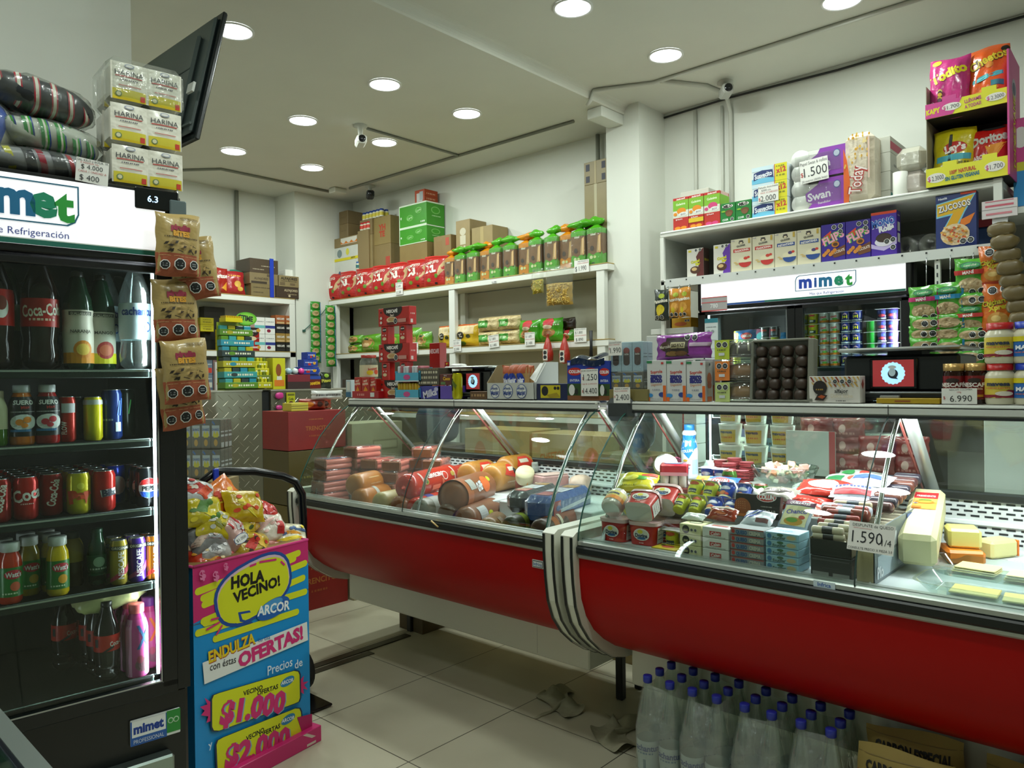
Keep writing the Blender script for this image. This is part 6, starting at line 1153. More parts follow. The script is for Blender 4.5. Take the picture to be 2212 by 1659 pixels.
for k in range(2):
    put(mayo('d9c04a','b81c1c','mavesa','26304a'),(2.54,ym,CZ+.116*k),RW,'large mayonnaise jar with a red lid, '+['lower','upper'][k]+' of two',sc=(1.27,1.27,1.03))
    put(mayo('2a6ab8','1c3cb0','MAYO','e8eef4'),(2.54,yk,CZ+.116*k),RW,'mayonnaise jar with a blue lid at the picture edge, '+['lower','upper'][k]+' of two',sc=(1.27,1.27,1.03))
# inside the left case
DZ=.7915;LC0=set(bpy.data.objects)
def capsule(m,R,L,mat,n=18,ex=1.,ey=1.,q=.6):
    """log along local X, centred, resting at z = 0"""
    T0=m.T;T1=Matrix.Translation((0,0,R*ey))@Matrix.Rotation(pi/2,4,'Y')@Matrix.Translation((0,0,-L/2));m.T=T1 if T0 is None else T0@T1
    k=6;pr=[(R*sin(i*pi/2/k)**q,R*.6*(1-cos(i*pi/2/k)))for i in range(k+1)];pr+=[(r,L-z)for r,z in reversed(pr)]
    m.lathe(pr,mat,n,ex=ey,ey=ex,cap=False);m.T=T0
def logS(R,L,ang):
    return lambda u,v,o:((u-.5)*L,-(R+o)*cos((v-.35)*ang),R+(R+o)*sin((v-.35)*ang))
def sausage_pack(lab,rows=2,L=.15,n=4,blue=False):
    key=('sp',lab,rows,L,n,blue)
    if key in _C:return _C[key]
    R=.0125;W=n*R*2;m=MB();pk=mt('d88474',.25)
    for r in range(rows):
        for i in range(n):m.T=Matrix.Translation((0,-W/2+R+2*R*i,r*R*1.9));capsule(m,R,L,pk,10)
    m.T=None
    if lab:m.box(-L*.42,L*.30,-W*.42,W*.42,rows*R*1.95,rows*R*1.95+.002,P(lab,.3));S=lambda u,v,o:(-L*.42+L*.72*u,(v-.5)*W*.84,rows*R*1.95+.002+o);m.art(S,L*.72,W*.84,[('t','RECETA',.4,.6,.22,'e8dcd4',.7,0,.04),('r',.7,.2,.95,.8,'2a1a18' if not blue else 'b8202a'),('l',.1,.6,.25,.1,'e8c8c0')])
    m.box(-L/2-.006,-L/2+.012,-W/2+.002,W/2-.002,.002,rows*R*1.9,mt('8a5434',.35,0,'mottle'),.006)
    f=MB();f.box(-L/2-.006,L/2+.006,-W/2-.002,W/2+.002,.0,rows*R*2+.005,mt('f6eeec',.1,0,'film'),.006)
    _C[key]=('sausage_pack','sausage pack',m.mesh('sausage_pack'),[('plastic_film',f.mesh('plastic_film'),[])]);return _C[key]
SPK=[(0,2.50,3.375,None,0,3,'bottom of the tall stack at the far left'),(1,2.50,3.365,None,0,1,'second of the tall stack at the far left'),(2,2.50,3.355,None,0,5,'third of the tall stack at the far left'),(3,2.50,3.345,'b02a20',0,3,'top of the tall stack at the far left'),(0,2.31,3.380,None,1,2,'lowest pack under the blue labelled stack'),(1,2.32,3.380,'24408a',1,0,'bottom of the blue labelled stack by the end glass'),(2,2.33,3.380,'24408a',1,3,'second of the blue labelled stack by the end glass'),(3,2.34,3.380,'24408a',1,-2,'top of the blue labelled stack by the end glass'),(0,2.53,3.250,None,0,8,'bottom of the pile behind the tan ham'),(1,2.53,3.250,None,0,12,'second of the pile behind the tan ham'),(2,2.53,3.250,'b8241c',0,16,'top of the pile behind the tan ham'),(0,2.52,3.120,None,0,24,'bottom of the leaning middle pile'),(1,2.53,3.110,None,0,26,'second of the leaning middle pile'),(2,2.54,3.100,'b8241c',0,28,'top of the leaning middle pile'),(0,2.69,3.100,None,0,26,'bottom of the high rear middle pile'),(1,2.69,3.080,None,0,28,'second of the high rear middle pile'),(2,2.69,3.060,None,0,30,'third of the high rear middle pile'),(3,2.69,3.040,'b8241c',0,32,'top of the high rear middle pile'),(0,2.66,2.975,None,0,27,'bottom of the pile left of the red mortadella'),(1,2.68,2.975,None,0,29,'second of the pile left of the red mortadella'),(2,2.70,2.975,None,0,31,'top of the pile left of the red mortadella'),(0,2.80,2.92,None,0,20,'lower pack by the rear grille'),(1,2.80,2.90,'a82a24',0,18,'upper pack by the rear grille')]
for l_,x,y,c,bl,rz,lab in SPK:
    put(sausage_pack(c,2,.16,4,bool(bl)),(x,y,DZ+.0585*l_),radians(rz),'pack of pink sausages, '+lab,'sausage packs in the left case',sc=(1.05,1.1,1.13)).location.z+=0 if x<2.4 else.05
def ham(key,R,L,col,k='mottle',bands_=(),art=(),ang=1.8,ends=None,r=.35,ex=1.,film=False):
    kk=('ham',key)
    if kk in _C:return _C[kk]
    m=MB();capsule(m,R,L,mt(col,r,0,k),24,q=.55)
    for x0,x1,c in bands_:
        m.T=Matrix.Translation((0,0,R))@Matrix.Rotation(pi/2,4,'Y');m.lathe([(R+.0008,x0*L-L/2),(R+.0008,x1*L-L/2)],mt(c,.3),28,cap=False);m.T=None
    if ends:
        m.T=Matrix.Translation((0,0,R))@Matrix.Rotation(pi/2,4,'Y');m.lathe([(.004,-L/2-.02),(.006,-L/2-.005),(.012,-L/2+.001)],mt(ends,.3),10);m.lathe([(.012,L/2-.001),(.006,L/2+.005),(.004,L/2+.02)],mt(ends,.3),10);m.T=None
    m.art(logS(R,L*.8,ang),L*.8,R*ang,art,d0=.0016,curved=True)
    parts=[]
    if film:f=MB();capsule(f,R*1.03,L*1.05,mt('f4f0ea',.12,0,'film'),20,q=.6);f.T=Matrix.Translation((0,0,0));parts.append(('plastic_film',f.mesh('plastic_film'),[]))
    _C[kk]=('cured_ham','ham',m.mesh('cured_ham'),parts);return _C[kk]
def lay(spec,x,y,z,rz,label,ry=0,rx=0,group=None,sc=None):
    o=put(spec,(x,y,z),0,label,group,sc=sc);o.rotation_euler=(radians(rx),radians(ry),radians(rz));return o
lay(ham('tan',.058,.22,'b8742c',art=[('l',.3,.8,.7,.05,'d8b880'),('l',.3,.8,.4,.05,'c8a070')]),2.33,3.12,.905,18,'short tan ham log lying in front of the sausage packs')
lay(ham('tan2',.054,.24,'b06c24',bands_=[(.4,.5,'a8a8a0')]),2.30,3.07,DZ,14,'brown ham log under the tan one at the front glass')
lay(ham('cheese',.052,.17,'b8a468'),2.31,2.89,DZ,10,'pale yellowish ham log at the front glass')
mrt=[('r',.08,.0,.12,1,'c8a8a0'),('r',.9,.0,.93,1,'d8b8b0'),('e',.17,.5,.05,.12,'a8903a'),('e',.17,.5,.03,.07,'3a6a2a'),('e',.86,.6,.05,.12,'a8903a'),('t','CERVECERO',.42,.72,.18,'e8dcd8',.5,0,.04),('e',.65,.6,.07,.2,'e8d8d0'),('e',.65,.6,.055,.16,'b8281a'),('r',.3,.1,.5,.3,'d8684a'),('r',.55,.0,.6,.5,'c8583a')]
lay(ham('mort',.062,.48,'b3210f',k='',art=mrt,ends='c83018',r=.2),2.49,2.80,.93,19,'thick red mortadella roll, front of the pair')
lay(ham('mort2',.050,.40,'b8281a',k='',art=mrt[:4],ends='c83018',r=.2),2.66,2.86,.94,17,'red mortadella roll lying just behind the front one')
lay(ham('mort3',.048,.36,'b02a1c',k='',bands_=[(.25,.4,'24408a'),(.6,.7,'c8c8c0')],art=[('e',.5,.5,.12,.25,'e8d8d0'),('e',.5,.5,.10,.2,'b02a1c')],ends='8a8a8a',r=.2),2.42,2.70,DZ,17,'red and blue sausage roll under the mortadella at the glass')
lay(ham('mort4',.046,.30,'a82820',k='',bands_=[(.2,.3,'d8d0c8')],ends='b83020',r=.2),2.58,2.80,DZ,18,'red roll hidden beneath the pair of mortadellas')
lay(ham('grey1',.050,.22,'7a7868',bands_=[(.3,.6,'a8a8a4')]),2.29,2.60,DZ,8,'grey wrapped roll low against the front glass')
yb=[('p',[(.1,.5),(.35,.95),(.75,.95),(.9,.55),(.5,.35)],'c8301c'),('r',.3,.62,.7,.8,'d8ccb8'),('l',.2,.8,.2,.05,'e8d8b8')]
lay(ham('smk1',.068,.22,'b87c30',art=yb),2.76,2.73,.93,8,'smoked ham with a red and cream label at the rear, left one');lay(ham('smk2',.070,.24,'c08434',art=yb+[('e',.55,.6,.08,.15,'1a1a1a')]),2.76,2.55,.93,6,'smoked ham with a red label at the rear, right one')
lay(ham('smk3',.066,.22,'b47a2c',art=yb),2.86,2.56,.965,5,'smoked ham with a curved red label against the rear grille')
lay(ham('net1',.074,.38,'94552e',art=[('e',.62,.62,.14,.3,'d8601a'),('t','CHEF',.38,.6,.3,'d8dce0',.2,8,.04),('e',.78,.75,.05,.1,'b8c020'),('r',.05,.55,.25,.95,'a8a8a0')],bands_=[(0.04,.2,'a85a2a')]),2.44,2.47,.895,22,'big smoked ham in netting with an orange badge, at the front glass')
lay(ham('net2',.058,.32,'8a5c44',art=[('r',.1,.3,.4,.9,'b0b4b4'),('e',.5,.4,.1,.2,'a8b020'),('l',.5,.9,.3,.08,'c8b8a0')]),2.36,2.36,DZ+.03,20,'grey netted ham roll in front of the big smoked ham')
lay(ham('net3',.048,.26,'5a3a22',bands_=[(.3,.5,'a8a818')]),2.25,2.45,DZ,15,'brown and yellow roll lowest at the front glass')
m=MB();m.T=Matrix.Rotation(radians(-38),4,'Y')@Matrix.Rotation(0,4,'X');m.lathe([(0,0),(.042,.001),(.046,.01),(.046,.05),(.042,.058),(0,.059)],mt('c8c09a',.45),26);o=m.build('cut_cheese',None,(2.74,2.39,.995),radians(40));tag(o,'cut round of pale cheese tilted up between the hams','cheese')
m=MB();m.lathe([(.0,0),(.04,.002),(.044,.03),(.044,.07),(0,.075)],mt('6a2a20',.3),20);tag(m.build('salami_piece',None,(2.755,2.41,.92)),'dark red salami piece under the cut cheese round','salami')
m=MB();m.box(-.075,.075,-.05,.05,0,.085,mt('c89a96',.45,0,'mottle'),.008);m.box(-.07,.07,-.045,.045,.085,.088,mt('d8b8ae',.5,0,'mottle'));tag(m.build('ham_block',None,(2.80,2.28,.94),radians(-16)),'square block of pink cooked ham standing at the back','ham')
m=MB();m.grid(blobS(.065,.05,.05,12,.05),22,12,mt('d8bca8',.45,0,'mottle'),wrap=True);tag(m.build('turkey_ham',None,(2.86,2.15,.975),.3),'round cut end of white turkey ham beside the pink block','ham')
for i,(x,y)in enumerate(((2.70,2.345),(2.735,2.32))):tag(MB().tube([(0,0,0),(.02,.01,.055)],.003,P('b8803a'),6).build('wooden_pick',None,(x,y,.955)),['left','right'][i]+' wooden pick leaning beside the cut cheese','pick')
tag(MB().tube([(0,0,0),(.05,-.06,-.004)],.0025,P('d8c8a0'),6).build('wooden_pick',None,(2.66,2.26,1.0)),'thin pale stick lying near the pink ham block','pick')
put(bag('meat_pack','meat pack',.05,.05,.02,'b8bcb4',(),77),(2.92,2.48,1.01),0,'crumpled clear film at the foot of the rear strut')
def big_pack(col,art,key,W=.30,D=.12,H=.09):
    kk=('bp',key)
    if kk in _C:return _C[kk]
    m=MB();m.box(-W/2,W/2,-D/2,D/2,0,H,mt(col,.25,0,'foil'),.024);m.art(lambda u,v,o:((u-.5)*W*.9,-D/2-o-.001,.02+v*(H-.04)),W*.9,H-.04,art);m.art(lambda u,v,o:((u-.5)*W*.84,(v-.5)*D*.6,H+o+.001),W*.84,D*.6,[('r',.05,.1,.3,.9,'b8242a'),('r',.35,0,.7,1,'c8ccd0'),('r',.75,.1,.95,.9,'b88a3a')]);
    f=MB();f.box(-W/2-.004,W/2+.004,-D/2-.004,D/2+.004,-.0,H+.005,mt('eef2f4',.08,0,'film'),.03)
    _C[kk]=('meat_pack','meat pack',m.mesh('meat_pack'),[('plastic_film',f.mesh('plastic_film'),[])]);return _C[kk]
lay(big_pack('22509a',[('p',[(0,.1),(1,.45),(1,.7),(0,.35)],'d8dce0'),('r',0,0,.18,1,'b83a3a'),('e',.12,.5,.06,.2,'2a3a8a')],'b',.40,.13,.10),2.49,1.985,.91,12,'large blue, white and red meat pack nearest the joint of the cases')
lay(big_pack('22282a',[('e',.2,.5,.12,.4,'c8c8c4'),('e',.7,.5,.2,.4,'a84a2a'),('r',.4,.2,.55,.8,'d8d8d0')],'k',.32,.11,.09),2.50,2.135,.92,14,'black and white wrapped meat pack next to the blue one')
lay(ham('net4',.052,.20,'7a5a3a',art=[('r',.2,.3,.5,.9,'8a7a6a')]),2.32,2.22,DZ+.01,30,'brown net wrapped ham below the black and white pack')
lay(ham('net5',.042,.22,'3a3a24',bands_=[(.3,.45,'7a8a1a'),(.6,.7,'a83a1a')]),2.27,2.06,DZ,12,'dark green labelled roll low at the glass near the joint')
lay(ham('net6',.042,.20,'4a2a1c',bands_=[(.3,.5,'b85a1a')]),2.42,2.08,DZ,12,'dark roll under the blue meat pack')
m=MB();m.box(-.22,.22,-.22,.30,0,.085,P('c8cccc',.5),.004);tag(m.build('low_riser',None,(2.70,2.58,DZ)),'white tray raising the smoked hams at the back of the left case','tray')
m=MB();m.box(-.20,.20,-.22,.30,0,.085,P('c8cccc',.5),.004);tag(m.build('low_riser',None,(2.70,2.04,DZ)),'white tray raising the ham blocks near the joint','tray')
tag(MB().tube([(2.134,2.39,.832),(2.132,2.345,.812)],.0035,P('d8b87a'),6).build('wooden_pick'),'wooden pick lying on the black bumper rail','pick')
lay(ham('net7',.045,.20,'4a2e1c',bands_=[(.3,.5,'a8581a')]),2.27,1.90,DZ,10,'dark brown roll at the glass in front of the blue pack')
lay(ham('net8',.050,.22,'8a4a30',bands_=[(.1,.2,'c8c0a8')]),2.42,1.93,DZ+.0,15,'brown roll under the end of the blue pack')
lay(ham('net9',.05,.22,'9a5a34',art=[('r',.2,.3,.5,.9,'b8b0a0')]),2.29,2.76,DZ,12,'reddish brown ham low at the glass under the mortadella')
SHIFT={o for o in set(bpy.data.objects)-LC0 if o.parent is None and not o.name.startswith(('sausage_pack','low_riser'))and o.location.z>.80}
for o in SHIFT:o.location.z-=.055
for o in SHIFT:
    if 'red mortadella roll, front' in o['label']or 'lying just behind' in o['label']:o.location.z-=.01
bpy.context.view_layer.update()
for o in set(bpy.data.objects)-LC0:
    if o.parent is None and o.type=='MESH' and o.name.startswith(('cured_ham','sausage_pack','meat_pack')):
        mn=min((o.matrix_world@Vector(c)).x for c in o.bound_box)
        if mn<2.222:o.location.x+=2.222-mn
m=MB();m.box(2.41,2.90,2.86,3.42,0,.05,P('c8cccc',.5),.004);tag(m.build('low_riser',None,(0,0,DZ)),'white tray under the rear sausage piles in the left case','tray')
for i,(x,y,w,h,c)in enumerate([(3.55,2.60,.50,.40,'b09a66'),(3.55,2.60,.50,.38,'a89260'),(3.55,2.60,.50,.33,'b8a06a')]):
    put(carton('stock_carton','carton',.62,.3,h-.002,c,front=[('t','CHEETOS',.25,.6,.16,'b8722a',.3,10),('e',.7,.5,.1,.3,'b8742c'),('r',.42,.3,.5,.7,'c8c0a0')],k='card'),(3.55,2.60,sum([.40,.38,.33][:i])),RW,'tan stock carton behind the left case, '+lvl(i,3)+' of three')
for i in range(3):
    put(carton('stock_carton','carton',.55,.3,.37,['a08a58','a8925c','b09a64'][i],front=[('r',.45,0,.55,1,'b8a878'),('e',.25,.5,.1,.3,'a8702c')],k='card'),(3.58,3.23,.372*i),RW,'tan stock carton further along behind the left case, '+lvl(i,3)+' of three')
m=MB();m.grid(blobS(.12,.08,.14,4,.06),24,14,mt('28363a',.5),wrap=True);m.grid(blobS(.03,.01,.03,4,.0),10,6,mt('b06a6a',.5),wrap=True)if 0 else None
tag(m.build('dark_bag',None,(3.30,2.12,1.18)),'dark teal bag seen through the rear glass near the joint','bag')
put(carton('stock_carton','carton',.30,.26,1.04,'9a8858',k='card'),(3.30,2.12,0),RW,'narrow tan carton stack under the dark bag')
m=MB();m.grid(blobS(.16,.10,.15,9,.06),24,14,mt('1c2c44',.5),wrap=True);tag(m.build('dark_bag',None,(3.45,3.78,1.15)),'dark blue bag seen through the rear glass at the far end','bag')
put(carton('stock_carton','carton',.40,.30,1.0,'5a4a34',k='card'),(3.45,3.78,0),RW,'dark carton under the blue bag')
m=MB();m.box(0,.3,0,.2,0,.12,mt('5a4c30',.7,0,'card'));tag(m.build('floor_carton',None,(2.80,3.22,0)),'low brown carton on the floor under the left case','carton')
def rag(loc,seed,s,label):
    r_=random.Random(seed);a=[r_.uniform(0,6)for _ in range(6)];m=MB()
    m.grid(lambda u,v:((u-.5)*s+.04*sin(6*v+a[0]),(v-.5)*s*.5+.04*sin(7*u+a[1]),.004+.014*(1+sin(14*u+a[2]+3*v))*(1+sin(9*v+a[3]))*.6),30,18,mt('b4b094',.9,0,'mottle'));return tag(m.build('floor_cloth',None,loc,a[4]),label,'cloth')
rag((2.60,2.08,0),3,.28,'crumpled grey cloth on the floor under the left case base');rag((2.52,1.72,0),8,.28,'crumpled greenish cloth on the floor between the two cases')
# inside the right case
def pt(a):return a
DZ=.8415
for(x0,x1,y0,y1,h,lab)in((2.40,2.60,.84,1.61,.135,'low white tray under the front dairy goods of the right case'),(2.601,2.92,.84,1.61,.175,'taller white tray at the back of the right case')):
    m=MB();m.box(x0,x1,y0,y1,0,h,P('b8bcb8',.45),.004);tag(m.build('display_tray',None,(0,0,DZ)),lab,'tray')
RZ1,RZ2=DZ+.136,DZ+.176
def tub(w,d,h,body,lid,art_,lidh=.012):
    key=('tub',w,d,h,body,lid,str(art_))
    if key in _C:return _C[key]
    m=MB()
    def S(u,v,k=1.):
        a=2*pi*u;e=lambda q:abs(q)**.5*(1 if q>0 else-1);s=.9+.1*v;return(w/2*s*k*e(cos(a)),d/2*s*k*e(sin(a)),v*h)
    m.grid(lambda u,v:S(u,v),28,4,mt(body,.3),wrap=True);m.add([S(i/28,0)for i in range(28)],[tuple(range(28))],mt('d9d9d0',.35))
    Sf=lambda u,v,o:((u-.5)*w*.78,-d/2*(.9+.1*v)-o,v*h);m.art(Sf,w*.78,h,art_,d0=.0012)
    Sr=lambda u,v,o:(w/2*(.9+.1*v)+o,(u-.5)*d*.7,v*h);m.art(Sr,d*.7,h,[('r',.1,.1,.9,.85,'c8c8c0'),('l',.2,.8,.7,.05,'5a5a5a'),('l',.2,.8,.5,.05,'5a5a5a'),('l',.2,.8,.3,.05,'5a5a5a')],d0=.0012)
    l=MB();l.grid(lambda u,v:tuple(Vector(S(u,1,1.05+.02*(v>.4)))+Vector((0,0,lidh*v-.004))),28,3,mt(lid,.15),wrap=True);l.add([tuple(Vector(S(i/28,1,1.05))+Vector((0,0,lidh-.004)))for i in range(28)],[tuple(range(28))],mt(lid,.15))
    _C[key]=('margarine_tub','margarine tub',m.mesh('margarine_tub'),[('lid',l.mesh('lid'),[])]);return _C[key]
da=[('e',.5,.52,.36,.30,'e8e4da'),('e',.5,.52,.30,.24,'d8d4c0'),('e',.45,.66,.12,.1,'d8c83a'),('t','Dorina',.5,.48,.18,'24304a',.56,0,.04),('e',.5,.34,.2,.06,'2a5a8a'),('l',.4,.6,.12,.05,'e0c8c0')]
TB=tub(.108,.085,.072,'b3261c','d6b8b4',da)
lay(TB,2.275,1.545,DZ,-88,'red margarine tub standing at the far left of the right case');lay(TB,2.285,1.43,DZ,-84,'red margarine tub standing second from the left');lay(TB,2.38,1.40,DZ,-80,'red margarine tub standing behind the front pair')
lay(TB,2.235,1.43,.958,-80,'red margarine tub lying on its side, white bottom out, front',rx=-68);lay(TB,2.335,1.40,.965,-80,'red margarine tub lying on its side behind the front lying one',rx=-62)
rt=can('round_tub',.040,.085,'d8d4c8',[('r',0,.15,1,.85,'d8c870'),('r',0,.15,1,.45,'d8841c'),('t','mavesa',.5,.66,.18,'2a3a5a',.7,0,.04)],2.6,top='dcdcd4',cat='margarine tub')
lay(rt,2.235,1.545,.955,-80,'white round mayonnaise tub lying tilted with its bottom out',rx=-62)
lay(can('round_tub',.040,.07,'c8b838',[('e',.5,.5,.3,.2,'b83a2a'),('o',.75,.6,.08)],2.6,top='d8cc70',cat='margarine tub'),2.36,1.54,.93,-80,'yellow round tub with a red mark behind the white one',rx=-55)
put(bag('grated_cheese_bag','bag',.15,.11,.05,'d0c41c',[('e',.62,.5,.14,.14,'4a9a2a'),('p',[(.6,.75),(.98,.9),(.98,.75),(.6,.6)],'c8402a'),('e',.35,.5,.2,.14,'e0d850'),('l',.1,.5,.15,.05,'8a8a1a')],91),(2.36,1.525,1.005),0,'bright yellow bag leaning over the tubs').rotation_euler=(radians(-62),0,radians(-70))
lay(can('round_tub',.048,.10,'d4cfae',[('r',0,.3,1,1,'2a7a3a'),('e',.3,.5,.1,.1,'c8b83a'),('l',.4,.9,.75,.06,'8ab8d8')],2.8,top='e0e2da',cat='margarine tub'),2.63,1.54,1.04,-70,'green and white round tub lying at the back left',rx=58)
lay(can('round_tub',.036,.03,'c04a78',[],2.6,top='c86a90',cat='tub'),2.75,1.575,1.06,-70,'pink lid standing behind the blue bottle',rx=70)
lay(can('round_tub',.040,.09,'c8bf9a',[],2.6,top='c8bf9a',cat='tub'),2.50,1.60,.985,-60,'cream coloured round tub at the left end glass',rx=-70)
m=MB()
for i in range(3):
    for j in range(2):m.T=Matrix.Translation((-.034+.034*i,.02+.034*j-.02,0));m.lathe([(.014,0),(.0165,.008),(.0165,.07),(.010,.082),(0,.083)],mt('d4cec4',.3),14)
m.T=None;m.box(-.052,.052,-.02,.054,.045,.088,mt('b82a3a',.25,0,'foil'),.006);m.art(lambda u,v,o:((u-.5)*.1,-.02-o,.045+.043*v),.1,.043,[('r',0,0,1,.3,'d890a0')],d0=.001)
m.art(lambda u,v,o:(.052+o,(u-.2)*.07,.005+.083*v),.07,.083,[('r',0,0,1,1,'c02a30'),('e',.5,.5,.35,.32,'2a5aa8'),('t','BAKED',.5,.5,.16,'e0e4f0',.6,0,.04)],d0=.001)
m.art(lambda u,v,o:((u-.5)*.1,-.02+.074*v,.088+o),.1,.074,[('e',.5,.5,.36,.3,'2a5aa8'),('t','BAKED',.5,.5,.2,'e0e4f0',.6,0,.04)],d0=.001)
tag(m.build('yogurt_sixpack',None,(2.53,1.46,RZ1+.031),radians(-62)),'pack of small white drink pots in a pink and red sleeve','yogurt pack')
put(carton('food_box','food box',.10,.07,.03,'7a2a24',front=[('l',.1,.9,.5,.2,'d8c8b8')]),(2.53,1.46,RZ1),radians(-62),'flat dark red box under the pink drink pack')
yb_=bottle('milk_bottle',.034,.215,'e6eaee','2a80c8','yog',label=(.0,.88,'e4e8ec'),capr=.019,kind='',lab_ang=2.8,lab_art=[('p',[(0,.62),(.3,.55),(.55,.42),(.8,.62),(1,.66),(1,1),(0,1)],'2a86cc'),('t','COLUN',.45,.58,.055,'e6f0f8',.7,8,.04),('t','Calcio',.45,.30,.05,'b83a4a',.5,0,.03),('e',.4,.38,.1,.025,'c8a030'),('l',.3,.6,.22,.02,'3a4a8a'),('r',.7,.1,.95,.4,'a8c8e8')])
lay(yb_,2.75,1.515,RZ2,-75,'tall white and blue drinking yogurt bottle standing at the back')
cs=[('p',[(0,0),(.28,0),(.36,1),(0,1)],'d8c41c'),('t','PACK',.17,.6,.16,'b8402a',.2,0,.04),('t','12',.2,.35,.2,'b8402a',.2,0,.05),('e',.62,.62,.22,.2,'c02820'),('t','COLUN',.62,.62,.16,'f0ecec',.34,0,.05),('r',.3,.1,1,.42,'2a6a3a'),('t','Mantecoso',.65,.28,.12,'dfe8d8',.5),('e',.5,.05,.3,.1,'c87a2a')]
put(bag('sliced_cheese_pack','cheese pack',.16,.11,.03,'2560b0',cs,92),(2.46,1.275,1.0),0,'blue, green and yellow sliced cheese pack in the middle').rotation_euler=(radians(-58),0,radians(-82))
def pot(body,art_,lid='d8d8d4',R=.024,H=.058):
    key=('pot',body,str(art_),lid,R)
    if key in _C:return _C[key]
    pr=[(R*.82,0),(R*.88,.003),(R,H)];m=MB();m.lathe(pr,mt(body,.3),20);m.art(cylS(pr,.004,H-.004,2.6),R*2.6,H-.008,art_,d0=.001,curved=True)
    l=MB();l.box(-R*1.12,R*1.12,-R*1.12,R*1.12,H,H+.002,mt(lid,.25,.3),.001);_C[key]=('yogurt_pot','yogurt pot',m.mesh('yogurt_pot'),[('foil_lid',l.mesh('foil_lid'),[])]);return _C[key]
lime=pot('c8ce3a',[('e',.5,.85,.3,.14,'b8502a'),('r',.1,.3,.9,.65,'b8c02a'),('r',.25,.1,.75,.4,'2a3a3a'),('l',.2,.8,.2,.06,'d8d8a0')]);blu=pot('2f50ac',[('e',.5,.7,.3,.14,'d8d8e0'),('e',.4,.3,.2,.16,'c87a3a'),('e',.65,.25,.14,.1,'b8402a'),('r',.0,.0,1,.12,'d8cfa0')],'b8bcdc')
for i,(sp,nm,y)in enumerate(((lime,'lime green',1.338),(lime,'lime green',1.278),(blu,'blue',1.216),(blu,'blue',1.154))):
    lay(sp,2.345,y,.958,-85,nm+' yogurt pot lying in the front row, '+nth(i,4)+' of four',rx=-55)
    lay([lime,lime,blu,blu][i],2.43,y-.01,.995,-85,'yogurt pot with a pale foil back in the second row, '+nth(i,4)+' of four',rx=-40)
for i in range(2):lay(lime,2.30,1.335-.055*i,DZ+.0,-88,'cream and lime pot standing under the lying ones, '+['left','right'][i])
for i,(x,y)in enumerate(((2.65,1.385),(2.64,1.325))):lay(blu,x,y,RZ2,-80,'blue pot standing in front of the salami slices, '+['left','right'][i])
gl_=pot('4a7a2a',[('p',[(.2,.9),(.8,.9),(.5,.4)],'8a2a3a')],'b87068',.026,.04)
rl=can('dessert_pot',.027,.04,'44702a',[('p',[(.2,.9),(.8,.9),(.5,.4)],'8a2a3a')],2.4,top='c07a70',cat='dessert pot')
for i,(x,y)in enumerate(((2.60,1.27),(2.595,1.205),(2.59,1.145))):put(rl,(x,y,RZ1+.02),-1.4,'green pot with a red and white lid, '+nth(i,3)+' of three','dessert pots with red and white lids')
put(rl,(2.60,1.27,RZ1+.061),-1.4,'green pot with a red and white lid stacked on the leftmost one')
put(pot('c8ccd0',[('r',.1,.1,.9,.8,'8a9ab0')],'d8dce0',.024,.04),(2.58,1.085,RZ1+.01),-1.4,'silver lidded pot right of the green ones')
m=MB();m.box(-.07,.07,-.05,.05,0,.014,mt('b8b8a8',.6),.004)
for i in range(4):m.box(-.07+.035*i-.001,-.07+.035*i+.001,-.05,.05,.01,.028,mt('b8b8a8',.6))
tag(m.build('egg_tray',None,(2.50,1.165,RZ1),radians(-85)),'pale card egg tray in the middle of the right case','egg tray')
for i in range(4):
    for j in range(2):
        m=MB();m.lathe([(0,0),(.012,.003),(.0195,.016),(.0185,.03),(.011,.043),(0,.048)],P('e6e0d4',.4),16);tag(m.build('egg',None,(2.48+.04*j,1.215-.034*i,RZ1+.012)),'white egg, %s row of the tray, %s'%(['front','rear'][j],nth(i,4)),'egg','eggs in the card tray')
def slices(n,seed):
    r_=random.Random(seed);m=MB()
    for i in range(n):
        m.T=Matrix.Translation((r_.uniform(-.003,.003),r_.uniform(-.003,.003),.0026*i));m.lathe([(.027,0),(.027,.0022)],mt('9c3a40',.45,0,'mottle'),20);m.lathe([(.028,.00225)],mt('b8646a',.45,0,'mottle'),20)if 0 else None
    m.T=Matrix.Translation((0,0,.0026*n));m.lathe([(.0265,0),(0,.0004)],mt('b86068',.5,0,'mottle'),20);return m
for i,(x,y,z,n_,lab)in enumerate([(2.71,1.385,0,14,'front left'),(2.70,1.325,0,20,'front middle'),(2.69,1.265,0,20,'front right'),(2.82,1.415,.0,28,'rear left'),(2.82,1.355,0,32,'rear middle'),(2.80,1.295,.0,28,'rear right'),(2.762,1.35,.0,26,'centre')]):
    tag(slices(n_,i).build('salami_slices',None,(x,y,RZ2+z)),'round stack of salami slices, '+lab+' of the heap','salami')
t=thing('cheese_bowl','wide clear bowl heaped with ham and cheese cubes','bowl',(2.76,1.13,RZ2))
m=MB();m.lathe([(.05,0),(.06,.002),(.095,.03),(.115,.07),(.118,.072),(.120,.068),(.10,.026),(.062,-.001)],mt('dfe8e4',.03,0,'glass',.14),36,cap=False);m.build('glass_bowl',t)
r_=random.Random(12);k=0
